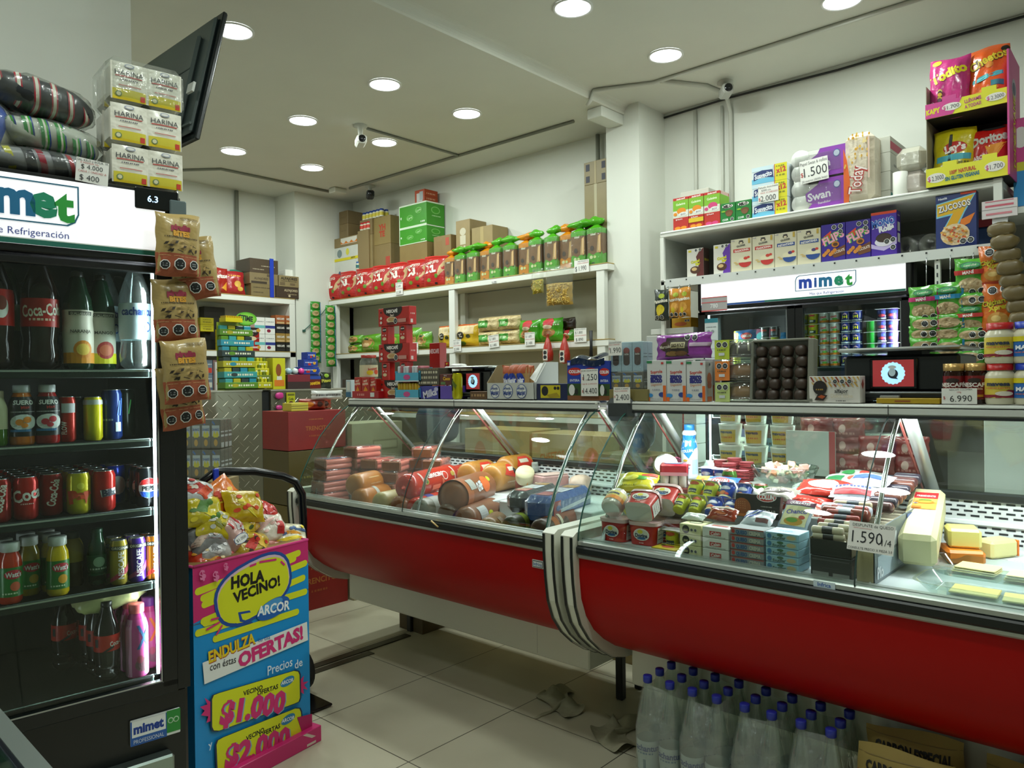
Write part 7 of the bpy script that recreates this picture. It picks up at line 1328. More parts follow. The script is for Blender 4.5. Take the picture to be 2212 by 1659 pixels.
while k<70:
    a,q=r_.uniform(0,2*pi),sqrt(r_.random())*.088;lv=r_.random();z=.012+lv*(.085-.35*q)
    if q>.045+z*.7:continue
    s=r_.uniform(.009,.015);c=r_.choice(['d8a090','d09888','e0d8b8','e2dcc0','c88a80','d8cfa8']if k%9 else['d8701a','6a7a2a'])
    m=MB();m.T=Matrix.Translation((q*cos(a),q*sin(a),z))@Matrix.Rotation(r_.uniform(0,3),4,(r_.random(),r_.random(),r_.random()+.1));m.box(-s,s,-s*.9,s*.9,-s*.7,s*.7,mt(c,.45),.002);m.build('cube',t);k+=1
ch=[('e',.16,.3,.22,.5,'8a4a1c'),('r',.0,.0,.4,.12,'b86a2a'),('e',.70,.92,.22,.22,'e6e2dc'),('e',.70,.92,.20,.19,'c02a1e'),('t','COLUN',.70,.92,.2,'f2eeec',.34,0,.06),('t','CHEDDAR',.72,.28,.2,'d8d4cc',.42,0,.0),('l',.6,.85,.5,.04,'a8a49c')]+[('e',.06+.05*(i%5),.35+.09*(i//5),.008,.012,'d8b878')for i in range(20)]
o=put(carton('cheddar_box','cheese box',.125,.02,.062,'14120f',front=ch),(2.365,1.06,.960),0,'black cheddar box with a burger picture standing in the middle',sc=1.22);o.rotation_euler=(radians(-14),0,RW)
qa=[('r',0,.82,1,1,'6a2a4a'),('t','QUILLAYES',.5,.9,.1,'e0d8dc',.85,0,.03),('r',.08,.08,.92,.78,'d8cfa0'),('t','Chanco',.5,.58,.16,'3a3a9a',.75,6,.02),('e',.5,.22,.32,.14,'b8862a'),('e',.45,.26,.2,.08,'5a8a2a'),('e',.75,.38,.1,.07,'b8402a')]
o=put(bag('cheese_pack','cheese pack',.10,.10,.016,'a8b4c4',qa,93,k=''),(2.31,.925,.950),0,'square sliced cheese pack with a blue Chanco script');o.rotation_euler=(radians(-40),0,RW-.15)
o=put(bag('quince_pack','paste pack',.10,.05,.04,'8c2c10',[('r',.1,.7,.9,.9,'c8b8a8'),('e',.5,.3,.2,.1,'b85a20')],94,r=.15),(2.285,1.15,.955),0,'dark red quince paste in clear wrap on the butter boxes');o.rotation_euler=(radians(-50),0,RW)
o=put(bag('cheese_pack','cheese pack',.10,.07,.03,'c8ccd4',[('p',[(0,.3),(.4,.9),(.5,.9),(.1,.3)],'3a50a0'),('p',[(.2,.3),(.6,.9),(.66,.9),(.3,.3)],'3a50a0'),('r',.5,.1,.9,.3,'6a3a3a')],95),(2.28,1.03,.952),0,'white cheese pack with blue stripes on the cream cheese boxes');o.rotation_euler=(radians(-60),0,RW)
o=put(bag('cheese_pack','cheese pack',.08,.04,.02,'c8ccc4',(),96,r=.15),(2.26,1.24,.95),0,'small clear wrapped packet on the cream butter boxes');o.rotation_euler=(radians(-70),0,RW)
def fstack(y0,y1,n,h,col,front,what,top=()):
    w=abs(y0-y1)-.004
    for i in range(n):put(carton('butter_box','dairy box',round(w,3),.085,h-.001,col,front=front,top=list(top)),(2.208+.0425,(y0+y1)/2,DZ+h*i),RW,what+' box at the front glass, '+lvl(i,n)+' of '+str(n))
fstack(1.258,1.178,3,.0345,'e0dba6',[('e',.3,.5,.17,.4,'20241c'),('t','pan',.3,.5,.3,'c8c08a',.2),('o',.58,.5,.06),('o',.76,.5,.06)],'cream coloured butter',[('e',.5,.5,.3,.2,'2a2e24'),('e',.5,.5,.27,.17,'d8d2b0')])
fstack(1.176,1.082,3,.0345,'e6e5de',[('r',.28,.25,.72,.65,'b83a34'),('t','Calan',.5,.46,.3,'e8dcd8',.36,6,.03),('l',.1,.9,.12,.08,'9a9a92')],'white butter with a red mark',[('r',.2,.3,.8,.5,'c05a50')])
fstack(1.080,.968,5,.0225,'8e9294',[('r',0,.88,1,1,'a8382c'),('t','QUESO',.34,.45,.5,'2a5a8a',.34,0,.06),('t','CREMA',.74,.45,.5,'c8c8b8',.34,0,.05),('e',.09,.5,.05,.3,'b8342a')],'grey cream cheese')
fstack(.966,.862,5,.0225,'9fd2e8',[('r',.05,.1,.95,.9,'9cc4cc'),('t','Frutillar',.42,.35,.42,'2a4a3a',.4,4,.03),('e',.78,.5,.14,.3,'c8b88a'),('e',.45,.75,.1,.2,'3a6a4a'),('e',.12,.5,.07,.35,'3a7aa8')],'light blue cheese',[('r',0,0,1,1,'c0dcec'),('t','Frutillar',.5,.5,.3,'7a9ac0',.5)])
o=put(carton('flat_cheese','cheese pack',.09,.07,.012,'b8a018',top=[('e',.5,.5,.25,.25,'a83a1a'),('e',.2,.7,.1,.1,'2a2a1a')],front=[('r',0,0,1,.5,'8a3a1a')]),(2.235,1.315,DZ),RW,'flat yellow cheese pack lying beside the red tubs')
put(carton('flat_cheese','cheese pack',.09,.07,.012,'b0981a',top=[('e',.3,.5,.15,.2,'3a2a1a')]),(2.32,1.30,DZ),RW,'second flat yellow cheese pack behind the first')
t=thing('dark_open_box','black open box of small sausages on a second box, by the middle seam','carton',(2.215,.775,DZ),RW);dk_=mt('181e1c',.35);w=.115
m=MB();m.box(-w/2,w/2,0,.002,.066,.108,dk_);m.box(-w/2,-w/2+.002,0,.20,.066,.112,P('8a8268'));m.box(w/2-.002,w/2,0,.20,.066,.112,P('8a8268'));m.box(-w/2,w/2,0,.20,.062,.066,dk_);m.build('upper_box',t)
m=MB();m.box(-w/2,w/2,0,.20,0,.06,dk_,.002);m.art(Sfront(w,0,.06),w,.06,[('r',.05,.03,.45,.25,'8a8c88'),('r',.55,.03,.95,.25,'8a8c88'),('r',.05,.8,.95,.86,'4a4e4c'),('l',.3,.7,.45,.04,'3a423e')]);m.build('lower_box',t)
def sausage(c,R=.0115,L=.09,band=None):
    key=('sg',c,R,L,band)
    if key in _C:return _C[key]
    m=MB();capsule(m,R,L,mt(c,.25),14);
    if band:m.T=Matrix.Translation((0,0,R))@Matrix.Rotation(pi/2,4,'Y');m.lathe([(R+.0006,-L*.16),(R+.0006,L*.16)],mt(band,.3),16,cap=False);m.T=None
    _C[key]=('wrapped_sausage','sausage',m.mesh('wrapped_sausage'),[]);return _C[key]
for i in range(3):
    for j in range(3):
        lay(sausage('cfc2a8',band='1c2024'),2.24+.028*j,.785+.003*i-.008*j,.925+.018*i+.006*j,96-4*j,'cream sausage with a black band in the dark box, %s layer, %s'%(lvl(i,3),['front','middle','back'][j]),group='banded sausages in the dark box')
for i in range(5):
    lay(sausage('8a2c22' if i<4 else 'c8b898',.012,.11,band='2a3040'),2.34+.032*i,.80-.002*i,.965+.010*i,95,'dark red sausage with a blue band, '+WORDS[i]+' back from the dark box',group=None)
t=thing('sausage_carton','long printed carton of sausages running back beside the seam, grey side showing','carton',(2.22,.685,DZ),0)
def side(u,v,o):return(.60*u,-.028-o,.16*v)
m=MB();m.poly([(0,0),(.60,0),(.60,.16),(.45,.158),(.3,.155),(.12,.15),(.02,.14),(0,.13)],-.028,-.024,mt('5f6a70',.45),'y');m.box(0,.6,-.026,.02,0,.004,P('8a7a58'));m.box(0,.003,-.026,.02,0,.125,P('b0a078'))
A=[('r',.04,.05,.5,.45,'9aa8b0'),('r',.12,.5,.34,.75,'c8ccd0'),('r',.36,.1,.7,.36,'b8c0c8'),('o',.62,.45,.025),('o',.70,.5,.025),('t','Pío',.07,.18,.2,'d8dce0',.1,0,.03),('r',.52,.6,.85,.95,'2a4a9a'),('e',.66,.8,.05,.16,'d8a020'),('e',.66,.8,.04,.13,'b82a2a'),('r',.86,.55,.98,1.0,'8a7a4a'),('o',.42,.66,.022),('o',.48,.70,.022)]
m.art(side,.6,.16,A);m.build('printed_side',t)
m=MB();m.box(.24,.58,-.022,.10,.02,.125,P('c8c0a8'),.004);m.build('inner_tray',t)
for i in range(12):
    x=2.42+.040*i;y=.80+.012*sin(i*2.1);z=.975+.0050*i
    c=['7c3a2c','c8ccd8','8a3a34','b8c0cc','6a3a34','c8b8b0'][i%6]
    lay(sausage(c,.020,.15,['d8dce8','3a50a0','2a2e38'][i%3]),x,y,z,90+((i*37)%20)-10,'chorizo sausage in clear wrap, %s towards the back of the carton'%WORDS[i])
for i in range(8):
    x=2.50+.045*i;lay(sausage(['5a3a3a','3a3440','6a4038'][i%3],.018,.085,None),x,.725,.995+.008*i,80+10*(i%3),'small dark wrapped sausage, %s along the carton rim'%WORDS[i])
PK=[(2.52,.93,.945,'b82a20',[('l',.1,.9,.5,.1,'d87060')],'bright red sausage bag lying behind the Chanco cheese',.15,.09),(2.60,.90,.99,'b83228',[('e',.5,.5,.3,.3,'e0d0c8')],'red and white meat bag under the lamp',.17,.10),(2.74,.88,1.00,'b0b8ae',[('r',.1,.2,.5,.6,'1c6a3a'),('e',.7,.5,.12,.2,'b04a3a')],'clear bag with a green label near the bowl',.15,.09),(2.66,.96,.975,'8a9a90',[('r',.2,.3,.8,.7,'1a5a38')],'clear and green meat pack beside the bowl',.14,.08),(2.84,.87,1.01,'a8a8a0',[('e',.3,.5,.16,.2,'1f7a3a'),('e',.7,.5,.12,.2,'b83a30')],'clear bag of red and green packets at the rear',.15,.08),(2.44,.90,.93,'a05040',[('l',.1,.9,.4,.1,'d8b8a0'),('e',.6,.6,.2,.2,'c8a090')],'reddish sliced meat pack behind the Chanco cheese',.13,.08),(2.50,1.02,.975,'9a948a',[('l',.1,.9,.5,.06,'5a4a40'),('p',[(.1,.2),(.9,.6),(.9,.5),(.1,.1)],'4a3a34')],'clear wrapped dark striped meat behind the cheddar box',.13,.08),(2.58,.79,.99,'b8bcc8',[('r',.1,.1,.9,.5,'b83038'),('l',.1,.9,.7,.1,'3a4a8a')],'white and red sausage pack on the chorizo',.14,.08),(2.68,.78,1.02,'c0c4d0',[('r',.1,.3,.9,.6,'3a56a8')],'white and blue sausage pack on the chorizo',.14,.08)]
for i,(x,y,z,c,A,lab,w,h)in enumerate(PK):
    o=put(bag('meat_pack','meat pack',w,h,.035,c,A,100+i,r=.2),(x-.04,y+.03,z+.035),0,lab);o.rotation_euler=(radians(-70),0,RW+.2*sin(i*3))
m=MB();L,W_,H_=.44,.10,.095
m.box(0,L,-W_/2,W_/2,0,H_,mt('d6d0a0',.4),.014);S=lambda u,v,o:(L*.52+L*.36*(1-v)*1 if 0 else L*.52+L*.36*v,W_*.34-u*W_*.68,H_+.0012+o)
m.art(S,W_*.68,L*.36,[('r',0,0,1,.62,'d88a3a'),('r',0,.62,1,1,'b8242a'),('t','PRESIDENTE',.5,.78,.1,'e8dcd8',.8,0,.03),('r',0,.40,1,.62,'d89c50'),('e',.5,.50,.28,.07,'4a8a3a'),('e',.5,.40,.4,.09,'b8701c'),('e',.5,.40,.3,.05,'c8983a'),('o',.14,.3,.08),('r',.0,.02,.4,.12,'c06a24')])
m.art(lambda u,v,o:(L*.1+u*L*.5,-W_/2-o,H_*.1+v*H_*.7),L*.5,H_*.7,[('r',.3,.1,.6,.8,'d8d4b8'),('t','A 3M',.45,.5,.12,'7a7a6a',.2,90)])
o=m.build('cheese_loaf',None,(2.42,.60,DZ+.02));o.rotation_euler=(0,radians(-11),radians(9));tag(o,'long pale yellow cheese loaf with an orange label, propped up','cheese')
for i,(x,y,z,w,d,h,c,rz,lab)in enumerate([(2.70,.54,DZ+.042,.10,.09,.06,'d8cf7a',20,'yellow cheese block resting against the loaf'),(2.68,.54,DZ,.125,.105,.042,'d8781c',25,'orange rind cheese piece under the yellow block'),(2.81,.47,DZ+.0,.11,.07,.055,'d8cf90',-30,'small cheese wedge with an orange edge at the right')]):
    m=MB();m.box(-w/2,w/2,-d/2,d/2,0,h,mt(c,.4),.008)
    if i==2:m.box(w/2-.002,w/2+.004,-d/2,d/2,.002,h-.002,P('d8701a'),.002)
    tag(m.build('cheese_piece',None,(x,y,z),radians(rz)),lab,'cheese')
def glass_tray(x,y,rz,lab,sl):
    t=thing('glass_tray',lab,'tray',(x,y,DZ),rz);L,W_=.40,.20;m=MB()
    def S(u,v):a=2*pi*u;e=lambda q:abs(q)**.4*(1 if q>0 else-1);k=.86+.14*v;return(L/2*k*e(cos(a)),W_/2*k*e(sin(a)),.002+.028*v)
    gm=mt('dfebe8',.03,0,'glass',.16);m.grid(S,40,3,gm,wrap=True);m.grid(lambda u,v:tuple(Vector(S(u,1))+Vector((S(u,1)[0]*.04*v,S(u,1)[1]*.05*v,.001))),40,1,gm,wrap=True);m.add([S(i/40,0)for i in range(40)],[tuple(range(40))],gm);m.build('glass_dish',t);return t
glass_tray(2.52,.39,radians(88),'rear glass tray holding folded cheese slices',0);glass_tray(2.29,.36,radians(88),'front glass tray holding cheese slices near the glass',0)
for i,(x,y,n_,c)in enumerate([(2.53,.47,3,'dcd29a'),(2.51,.34,3,'ddd4a4'),(2.29,.43,1,'cdc478'),(2.28,.31,1,'cec67e')]):
    m=MB()
    for k in range(n_):m.box(-.045+.002*k,.045-.002*k,-.055,.055-.003*k,.006*k,.006*k+.005,mt(c,.45),.002)
    tag(m.build('cheese_slices',None,(x,y,DZ+.005),radians(3*i-4)),'cheese slices, '+['left stack on the rear tray','right stack on the rear tray','left slice on the front tray','right slice on the front tray'][i],'cheese')
a_,b_=(2.200,0.717,0.969),(2.200,0.598,0.985);zt_,zb_=(2.200,0.656,1.018)[2],(2.200,0.657,0.939)[2]
price_card([('DESPUNTE de QUESO',.52,.90,.10,INK,.92),('1.590',.42,.50,.42,INK,.66),('1/4',.84,.40,.22,INK,.2),('CONSULTE PRECIO X PIEZA 3.0',.5,.10,.085,INK,.95)],abs(a_[1]-b_[1]),zt_-zb_,(2.175,(a_[1]+b_[1])/2,zb_),0,'price card reading 1.590 for cheese ends stuck on the curved glass',rot=(radians(-14),radians(2),RW),rule=[(.1,.78,.5,.79,RED)])
for i in range(3):
    for j in range(3):
        z=.98+.105*j;m=MB();m.lathe([(.048,0),(.058,.09),(.06,.1),(.0,.1)],mt('d8d8cc',.3),22);m.art(cylS([(.05,0),(.058,.09)],.01,.08,2.2),.12,.07,[('r',.2,0,.9,.9,'c8a83a'),('t','mavesa',.5,.75,.22,'2a3a5a',.7,0,.04),('l',.25,.8,.35,.1,'b8602a')],d0=.001,curved=True)
        tag(m.build('mayonnaise_tub',None,(3.60,1.75-.135*i,z),RW),'clear mayonnaise tub behind the case, %s layer, %s'%(lvl(j,3),nth(i,3)),'mayonnaise tub','mayonnaise tubs behind the right case')
m=MB();m.box(-.5,.5,-.15,.15,0,.975,P('8a8c84',.5),.004);tag(m.build('low_cabinet',None,(3.60,1.55,0),RW),'plain grey cabinet behind the right case carrying tubs','cabinet')
for j in range(3):put(carton('white_pot','box',.08,.1,.10,'d8d8d4',front=[('r',0,0,.12,1,'b03a3a')]),(3.60,1.955,.977+.102*j),RW,'white pot box left of the mayonnaise tubs, '+lvl(j,3))
r_=random.Random(5)
for i in range(10):
    o=put(bag('sausage_net','net bag',.15,.10,.06,['8c1c20','a02428','8a3034'][i%3],[('e',.4,.5,.1,.2,'d8b0a8'),('l',.2,.8,.3,.1,'c8807a')],120+i%3),(3.55+.03*(i%2),1.30-.13*(i%4),.98+.075*(i//4)),RW,'dark red net bag in the heap behind the case, %s in the %s layer'%(WORDS[i%4],lvl(i//4,3)),'dark red net bags heaped behind the right case')
o=put(carton('white_board','board',.22,.01,.20,'c0c6c0',front=[('r',.88,0,1,1,'b03034'),('t','OSTECO',.4,.1,.08,'4a4a44',.4)]),(3.42,1.28,.975),RW,'pale board with a red stripe standing behind the case')
m=MB();m.lathe([(.02,0),(.025,.004),(.025,.1),(.01,.14),(.012,.16),(0,.16)],mt('5a6a5a',.1),14);tag(m.build('glass_bottle',None,(3.45,1.93,.977)),'small clear bottle with a red label behind the blue bottle','bottle')
put(carton('yellow_card','notice',.10,.004,.14,'c8bc2a',front=[('l',.1,.9,.7,.06,'5a5a1a'),('l',.1,.9,.5,.06,'5a5a1a'),('t','1',.5,.25,.3,'3a3a1a')]),(3.30,.40,1.13),RW,'yellow notice on a white sheet behind the right end glass')
m=MB();m.box(-.16,.10,-.15,.15,0,1.28,P('d3d6d0',.5),.004);tag(m.build('white_cabinet',None,(3.47,.43,0),RW),'white cabinet standing behind the far right of the case','cabinet')
# goods on the grocery shelf (front faces -X)
GT,GB=2.337,2.037
def gx(r,dep,col,name,label,x=4.19,z=GT,cat=None,front=(),right=(),h=None,w=None,k='',r_=.4,group=None,dy=0.):
    yc,z0,w_,hh=r
    return put(carton(name,cat or name.replace('_',' '),round(w or w_,3),dep,round(h or hh,3),col,front=list(front),right=list(right),k=k,r=r_),(x+dep/2,yc+dy,z),RW,label,group)
jf=lambda c,c2:[('r',0,.92,1,1,'b8241e'),('t','Ambrosoli',.5,.96,.05,'f0e8e4',.8,3,.04),('r',0,.0,1,.38,c2),('r',0,.38,1,.6,'d8d8c8'),('r',0,.6,1,.92,'7ab02a'),('t','Gelatina',.5,.80,.07,'e8f0d0',.9,3,.02),('e',.55,.58,.3,.10,c),('e',.66,.48,.28,.065,'e4e4e0'),('t','$650',.66,.48,.06,'2a2c30',.45,3,-.005),('e',.15,.5,.12,.05,c),('t','El Postre',.4,.33,.045,'f0e8e4',.7,3,.02),('e',.3,.06,.2,.05,c),('e',.7,.06,.2,.05,c)]
gx((2.349,2.339,0.105,0.234),.12,'b8281c','jelly_box','tall red and green jelly box with oranges, leftmost of three',front=jf('e08a1a','b8281c'),h=.20)
gx((2.244,2.333,0.099,0.236),.12,'b8281c','jelly_box','tall red and green jelly box with oranges, middle of three',front=jf('e08a1a','b8281c')+[('r',0,.17,1,.3,'d8b820')],h=.20)
gx((2.139,2.329,0.103,0.232),.12,'b8281c','jelly_box','tall red and green jelly box with pink jelly, rightmost of three',front=jf('d0407a','b8281c'),right=[('r',.1,.9,.9,1,'d8b0a8'),('r',0,.6,1,.9,'7ab02a')],h=.20)
gx((2.395,2.430,0.202,0.239),.25,'bdbdb0','white_carton','white carton with a magenta band behind the jelly boxes',x=4.45,cat='carton',right=[('r',0,.42,1,.66,'c04aa8'),('t','PACK 20',.6,.54,.1,'6a2a6a',.5),('t','LE 20',.75,.25,.12,'3a3a3a',.3,0,.03),('r',.3,.75,.38,.85,'8a8a80'),('r',.45,.75,.53,.85,'8a8a80'),('r',.6,.75,.68,.85,'8a8a80')],h=.30)
ml=[('e',.5,.83,.36,.10,'e8e4dc'),('t','MILO',.5,.83,.14,'1c1414',.62,3,.06),('e',.6,.5,.26,.14,'6a4422'),('e',.6,.42,.2,.12,'7a5230'),('e',.22,.58,.14,.04,'8ab82a'),('t','CO2R',.35,.15,.1,'e0e8e0',.4,3,.03),('o',.80,.15,.10)]
for i,r in enumerate(((2.039,2.333,0.094,0.120),(1.941,2.327,0.096,0.131))):gx(r,.08,'1f7a34','cocoa_box','green cocoa drink box, '+['left','right'][i]+' of two',front=ml,h=.115)
sv=[('r',0,0,1,.3,'6ab8d8'),('r',0,.75,.62,1,'c8dce4'),('p',[(.05,.2),(.3,.38),(.62,.25),(.6,.72),(.3,.78),(.06,.66)],'1c2f6a'),('t','Suavecito',.33,.50,.3,'e8ecf2',.5,6,.03),('r',.66,0,1,1,'d8d01c'),('r',.645,0,.665,1,'c04a2a'),('t','x12',.83,.62,.3,'c0402a',.28,6,.05),('l',.7,.95,.3,.1,'8a8a1a'),('l',.7,.95,.85,.08,'8a8a1a')]
for i in range(3):gx((1.784,2.327,0.206,0.094),.10,'d4dde0','tissue_pack','white and yellow tissue pack, '+lvl(i,3)+' of three',front=sv,z=GT+.096*i,h=.095,cat='tissue pack')
price_card([('Pañuelo desechable',.5,.90,.12,INK,.95),('$300 c/u',.4,.72,.12,INK,.5),('PACK 10 UNIDADES',.55,.57,.1,RED,.85),('2.000',.5,.24,.34,INK,.75),('$',.08,.2,.2,RED,.2)],abs((4.180,1.848,2.481)[1]-(4.180,1.729,2.460)[1]),.095,(4.183,(4.180,1.788,2.470)[1],GT+.080),RW,'price card reading 2.000 on the middle tissue pack')
def rolls(w,h,d,col,side,key,text):
    kk=('rolls',key)
    if kk in _C:return _C[kk]
    m=MB();m.box(-w/2,w/2,-d/2,d/2,0,h,mt(col,.3,0,'foil'),.03)
    for i in range(2):
        m.T=Matrix.Translation((-w/2+.06*0+.055,-d/2+.045,h*(.26+.48*i)))@Matrix.Rotation(pi/2,4,'X');m.lathe([(.05,-.02),(.055,.0),(.05,.045),(.0,.046)],mt('d8d8d2',.6),20);m.T=None
    S=lambda u,v,o:((u-.5)*w,-d/2-.001-o,v*h)
    for j in range(1):m.art(S,w,h,[('p',[(.32,.03),(1,.03),(1,.97),(.55,.97),(.5,.8),(.28,.55),(.3,.3),(.4,.2)],side),('t',text,.52,.45,.26,'e6dfea',.5,6,.03),('t','Rendidor',.62,.2,.08,'d8c8dc',.3,4),('e',.84,.72,.06,.13,'3a4a9a'),('e',.84,.72,.05,.1,'c8d0e8')],d0=.001)
    f=MB();f.box(-w/2-.003,w/2+.003,-d/2-.004,d/2+.003,0,h+.002,mt('f2f4f2',.1,0,'film'),.032)
    _C[kk]=('toilet_paper_pack','toilet paper',m.mesh('toilet_paper_pack'),[('plastic_film',f.mesh('plastic_film'),[])]);return _C[kk]
r=(1.520,2.324,0.304,0.314)
for i in range(2):put(rolls(round(r[2]*.99,3),.165,.22,'d2d0cc','8438a4','swan','Swan'),(4.32,r[0],GT+.167*i),RW,'purple and white toilet paper pack, '+['lower','upper'][i]+' of two')
price_card([('Papel Swan 6 rollos',.5,.87,.15,INK,.95),('1.500',.55,.48,.42,INK,.82),('$',.07,.4,.2,RED,.2),('20 metros (doble hoja)',.5,.10,.10,INK,.9)],abs((4.180,1.610,2.554)[1]-(4.180,1.458,2.524)[1]),.125,(4.198,(4.180,1.532,2.539)[1],GT+.150),RW,'large price card reading 1.500 on the upper toilet paper pack',rot=(0,radians(-3),RW))
r=(1.296,2.322,0.147,0.338)
m=MB();w_,h_=r[2],.36;m.box(-w_/2,w_/2,-.08,.08,0,h_,mt('d9cdb8',.3,0,'foil'),.03);S=lambda u,v,o:((u-.5)*w_,-.081-o,v*h_)
r_=random.Random(2);A=[('p',[(0,0),(.18,0),(.22,.3),(.12,.62),(0,.8)],'d8601c')]
for i in range(46):u,v=r_.uniform(.02,.92),r_.uniform(.5,.97);A.append(('e',u,v,.03,.02,['c8962a','d8b04a','e0cc90'][i%3]))if v>.60 or u<.35 else None
A=[a for a in A if a]+[('t','Today',.45,.30,.17,'a8241e',1.0,82,.07),('t','Today',.45,.30,.17,'e8dcd8',1.0,82,.01),('r',.86,.3,.92,.9,'d8b8a8')]
m.art(S,w_,h_,A,d0=.001);tag(m.build('paper_towel_pack',None,(4.25,r[0],GT),RW),'tall gold and white paper pack with red script','paper towel pack')
z=GT
for i,(h,A)in enumerate(((.06,[('r',0,0,1,.8,'2a8a8a')]),(.10,[]),(.10,[('l',.2,.8,.4,.12,'6a6a68')]),(.085,[('r',0,.2,1,.7,'b83a5a')]))):
    gx((1.235,2.330,0.050,0.219),.30,'b4b4a8','white_carton','white carton in the stack right of the gold paper pack, '+lvl(i,4),x=4.30,z=z,cat='carton',right=A,h=h-.001,w=.12);z+=h
for i,(p,rr_,h,lab)in enumerate((((4.250,1.056,2.389),.07,.12,'lower'),((4.250,1.059,2.508),.065,.12,'upper'))):
    m=MB();m.box(-.07,.07,-.06,.06,0,h,mt(['c8b8b0','d6cfc0'][i],.3,0,'foil'),.03);m.box(-.073,.073,-.063,.063,0,h+.003,mt('f2f4f2',.1,0,'film'),.032);tag(m.build('napkin_pack',None,(4.27,p[1],GT+.122*i),RW),'small film wrapped paper roll pack, '+lab+' of two beside the snack display','napkin pack')
m=MB();m.lathe([(.035,0),(.035,.12),(0,.121)],mt('d8d8d0',.6),20);tag(m.build('paper_roll',None,(4.22,(4.220,1.107,2.369)[1],GT)),'single white paper roll left of the wrapped packs','paper roll')
ya,yb2=(4.150,0.967,2.355)[1],(4.150,0.624,2.335)[1];W=abs(ya-yb2);YC=(ya+yb2)/2
t=thing('snack_display','pink and yellow two tier cardboard display of crisps at the top right','display stand',(4.14,YC,GT),RW);pk=mt('c8408a',.45);D=.28
zt1=(4.150,0.790,2.764)[2]-GT
zl0,zl1=(4.150,0.785,2.333)[2]-GT,(4.150,0.784,2.427)[2]-GT;zu0,zu1=(4.150,0.791,2.671)[2]-GT,(4.150,0.791,2.742)[2]-GT
HS=(4.150,0.610,2.929)[2]-GT
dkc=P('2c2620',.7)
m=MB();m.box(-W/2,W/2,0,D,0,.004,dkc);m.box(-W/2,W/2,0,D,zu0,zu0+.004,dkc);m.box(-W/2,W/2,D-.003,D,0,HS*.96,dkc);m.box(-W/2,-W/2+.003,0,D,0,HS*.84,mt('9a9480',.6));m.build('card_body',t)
m=MB();m.poly([(-.02,0),(D,0),(D,HS*.98),(.03,HS),(-.02,HS*.97)],W/2,W/2+.004,pk,'x');S=lambda u,v,o:(W/2+.004+o,-.01+u*D,v*HS)
m.art(S,D,HS,[('e',.45,.72,.2,.08,'a8a0b0'),('e',.45,.72,.14,.05,'4a4a6a'),('t','LLEVAME',.45,.48,.1,'d8c83a',.8,90,.03),('t','TODAS',.45,.24,.1,'d8c83a',.7,90,.03)]);m.box(W/2-.002,W/2+.006,-.024,-.018,0,HS*.97,pk);m.build('side_panel',t)
ye='d8d41c'
def lip(z0,z1,cols,A,nm):
    m=MB();m.box(-W/2,W/2,-.012,-.006,z0,z1,P(ye,.4));
    for a in(-.2,.28):m.box(W*a-.03,W*a+.03,-.012,-.006,z1,z1+.022,P(ye if not(cols and a<0)else 'c8408a',.4),.0)
    m.art(lambda u,v,o:((u-.5)*W,-.012-o,z0+v*(z1-z0)),W,z1-z0,A);m.build(nm,t)
pc=lambda s,x,y:[('e',x,y,.12,.26,'e0dcd4'),('t','$',x-.088,y-.02,.25,'c03a7a',.035,4,.02),('t',s,x+.02,y,.26,'3a3c44',.15,4,.0)]
lip(zu0,zu1,1,[('p',[(0,0),(.34,0),(.46,1),(0,1)],'c8408a'),('t','KAPY',.10,.45,.34,'d8cc2a',.18,4,.06)]+pc('1.700',.33,.52)+[('t','LLÉVAME',.59,.68,.22,'b03a7a',.2,6,.03),('t','A TODAS!',.59,.32,.22,'b03a7a',.2,6,.03)]+pc('2.3000',.86,.52),'upper_lip')
lip(0,zl1,0,pc('2.3000',.13,.45)+[('t','100% NATURAL',.46,.64,.2,'b8502a',.32,3,.05),('t','SIN GLUTEN VEGANAS',.45,.34,.2,'2a6a7a',.42,3,.05)]+pc('1.700',.84,.55),'lower_lip')
def dchip(y,z,w,h,col,A,seed,lab,rx=-8,x=4.21,ry=0):
    o=put(bag('chips_bag','crisps bag',w,h,.08,col,A,seed,r=.25,nu=18,nv=18),(x,y,z),RW,lab);o.rotation_euler=(radians(rx),ry,RW)
dchip(YC+W*.25,GT+zu0+.004,W*.52,.31,'b83278',[('t','Todito',.5,.70,.16,'d8d01c',.9,18,.05),('e',.2,.93,.12,.05,'c8d02a')]+[('e',.5+.06*((i*7)%7-3),.34+.03*((i*5)%6-2.5),.05,.035,['3a2430','c8a838','5a3a4a','d8c070'][i%4])for i in range(22)]+[('o',.12,.22,.06),('o',.14,.1,.065)],151,'bright pink snack bag on the upper tier, left',x=4.20)
dchip(YC-W*.22,GT+zu0+.006,W*.50,.325,'d8581c',[('t','Cheetos',.5,.76,.14,'16140f',.95,20,.06),('t','Cheetos',.5,.765,.14,'d8c02a',.95,20,.035),('p',[(0,.38),(1,.50),(1,.58),(0,.46)],'4ab0b8'),('e',.9,.9,.1,.05,'1a1814'),('e',.55,.66,.1,.05,'c87a1a'),('r',.6,.32,.9,.4,'2a7a8a')]+[('e',.2+.1*i,.22+.03*(i%3),.09,.025,'e08a1a')for i in range(7)]+[('o',.15,.12,.06)],152,'orange cheese snack bag on the upper tier, right',x=4.22,rx=-10)
dchip(YC+W*.20,GT+.006,W*.54,.29,'c8b81a',[('e',.55,.62,.28,.11,'b8281c'),('t',"Lay's",.55,.62,.13,'ece6dc',.5,8,.05),('r',0,.40,1,.5,'4aa8b8'),('p',[(.36,.1),(.44,.1),(.5,.98),(.42,.98)],'2a2a20'),('e',.6,.2,.25,.1,'d8c860'),('l',.5,.9,.35,.03,'6a6a1a'),('o',.12,.1,.08)],153,'yellow potato crisps bag on the lower tier, left',x=4.21)
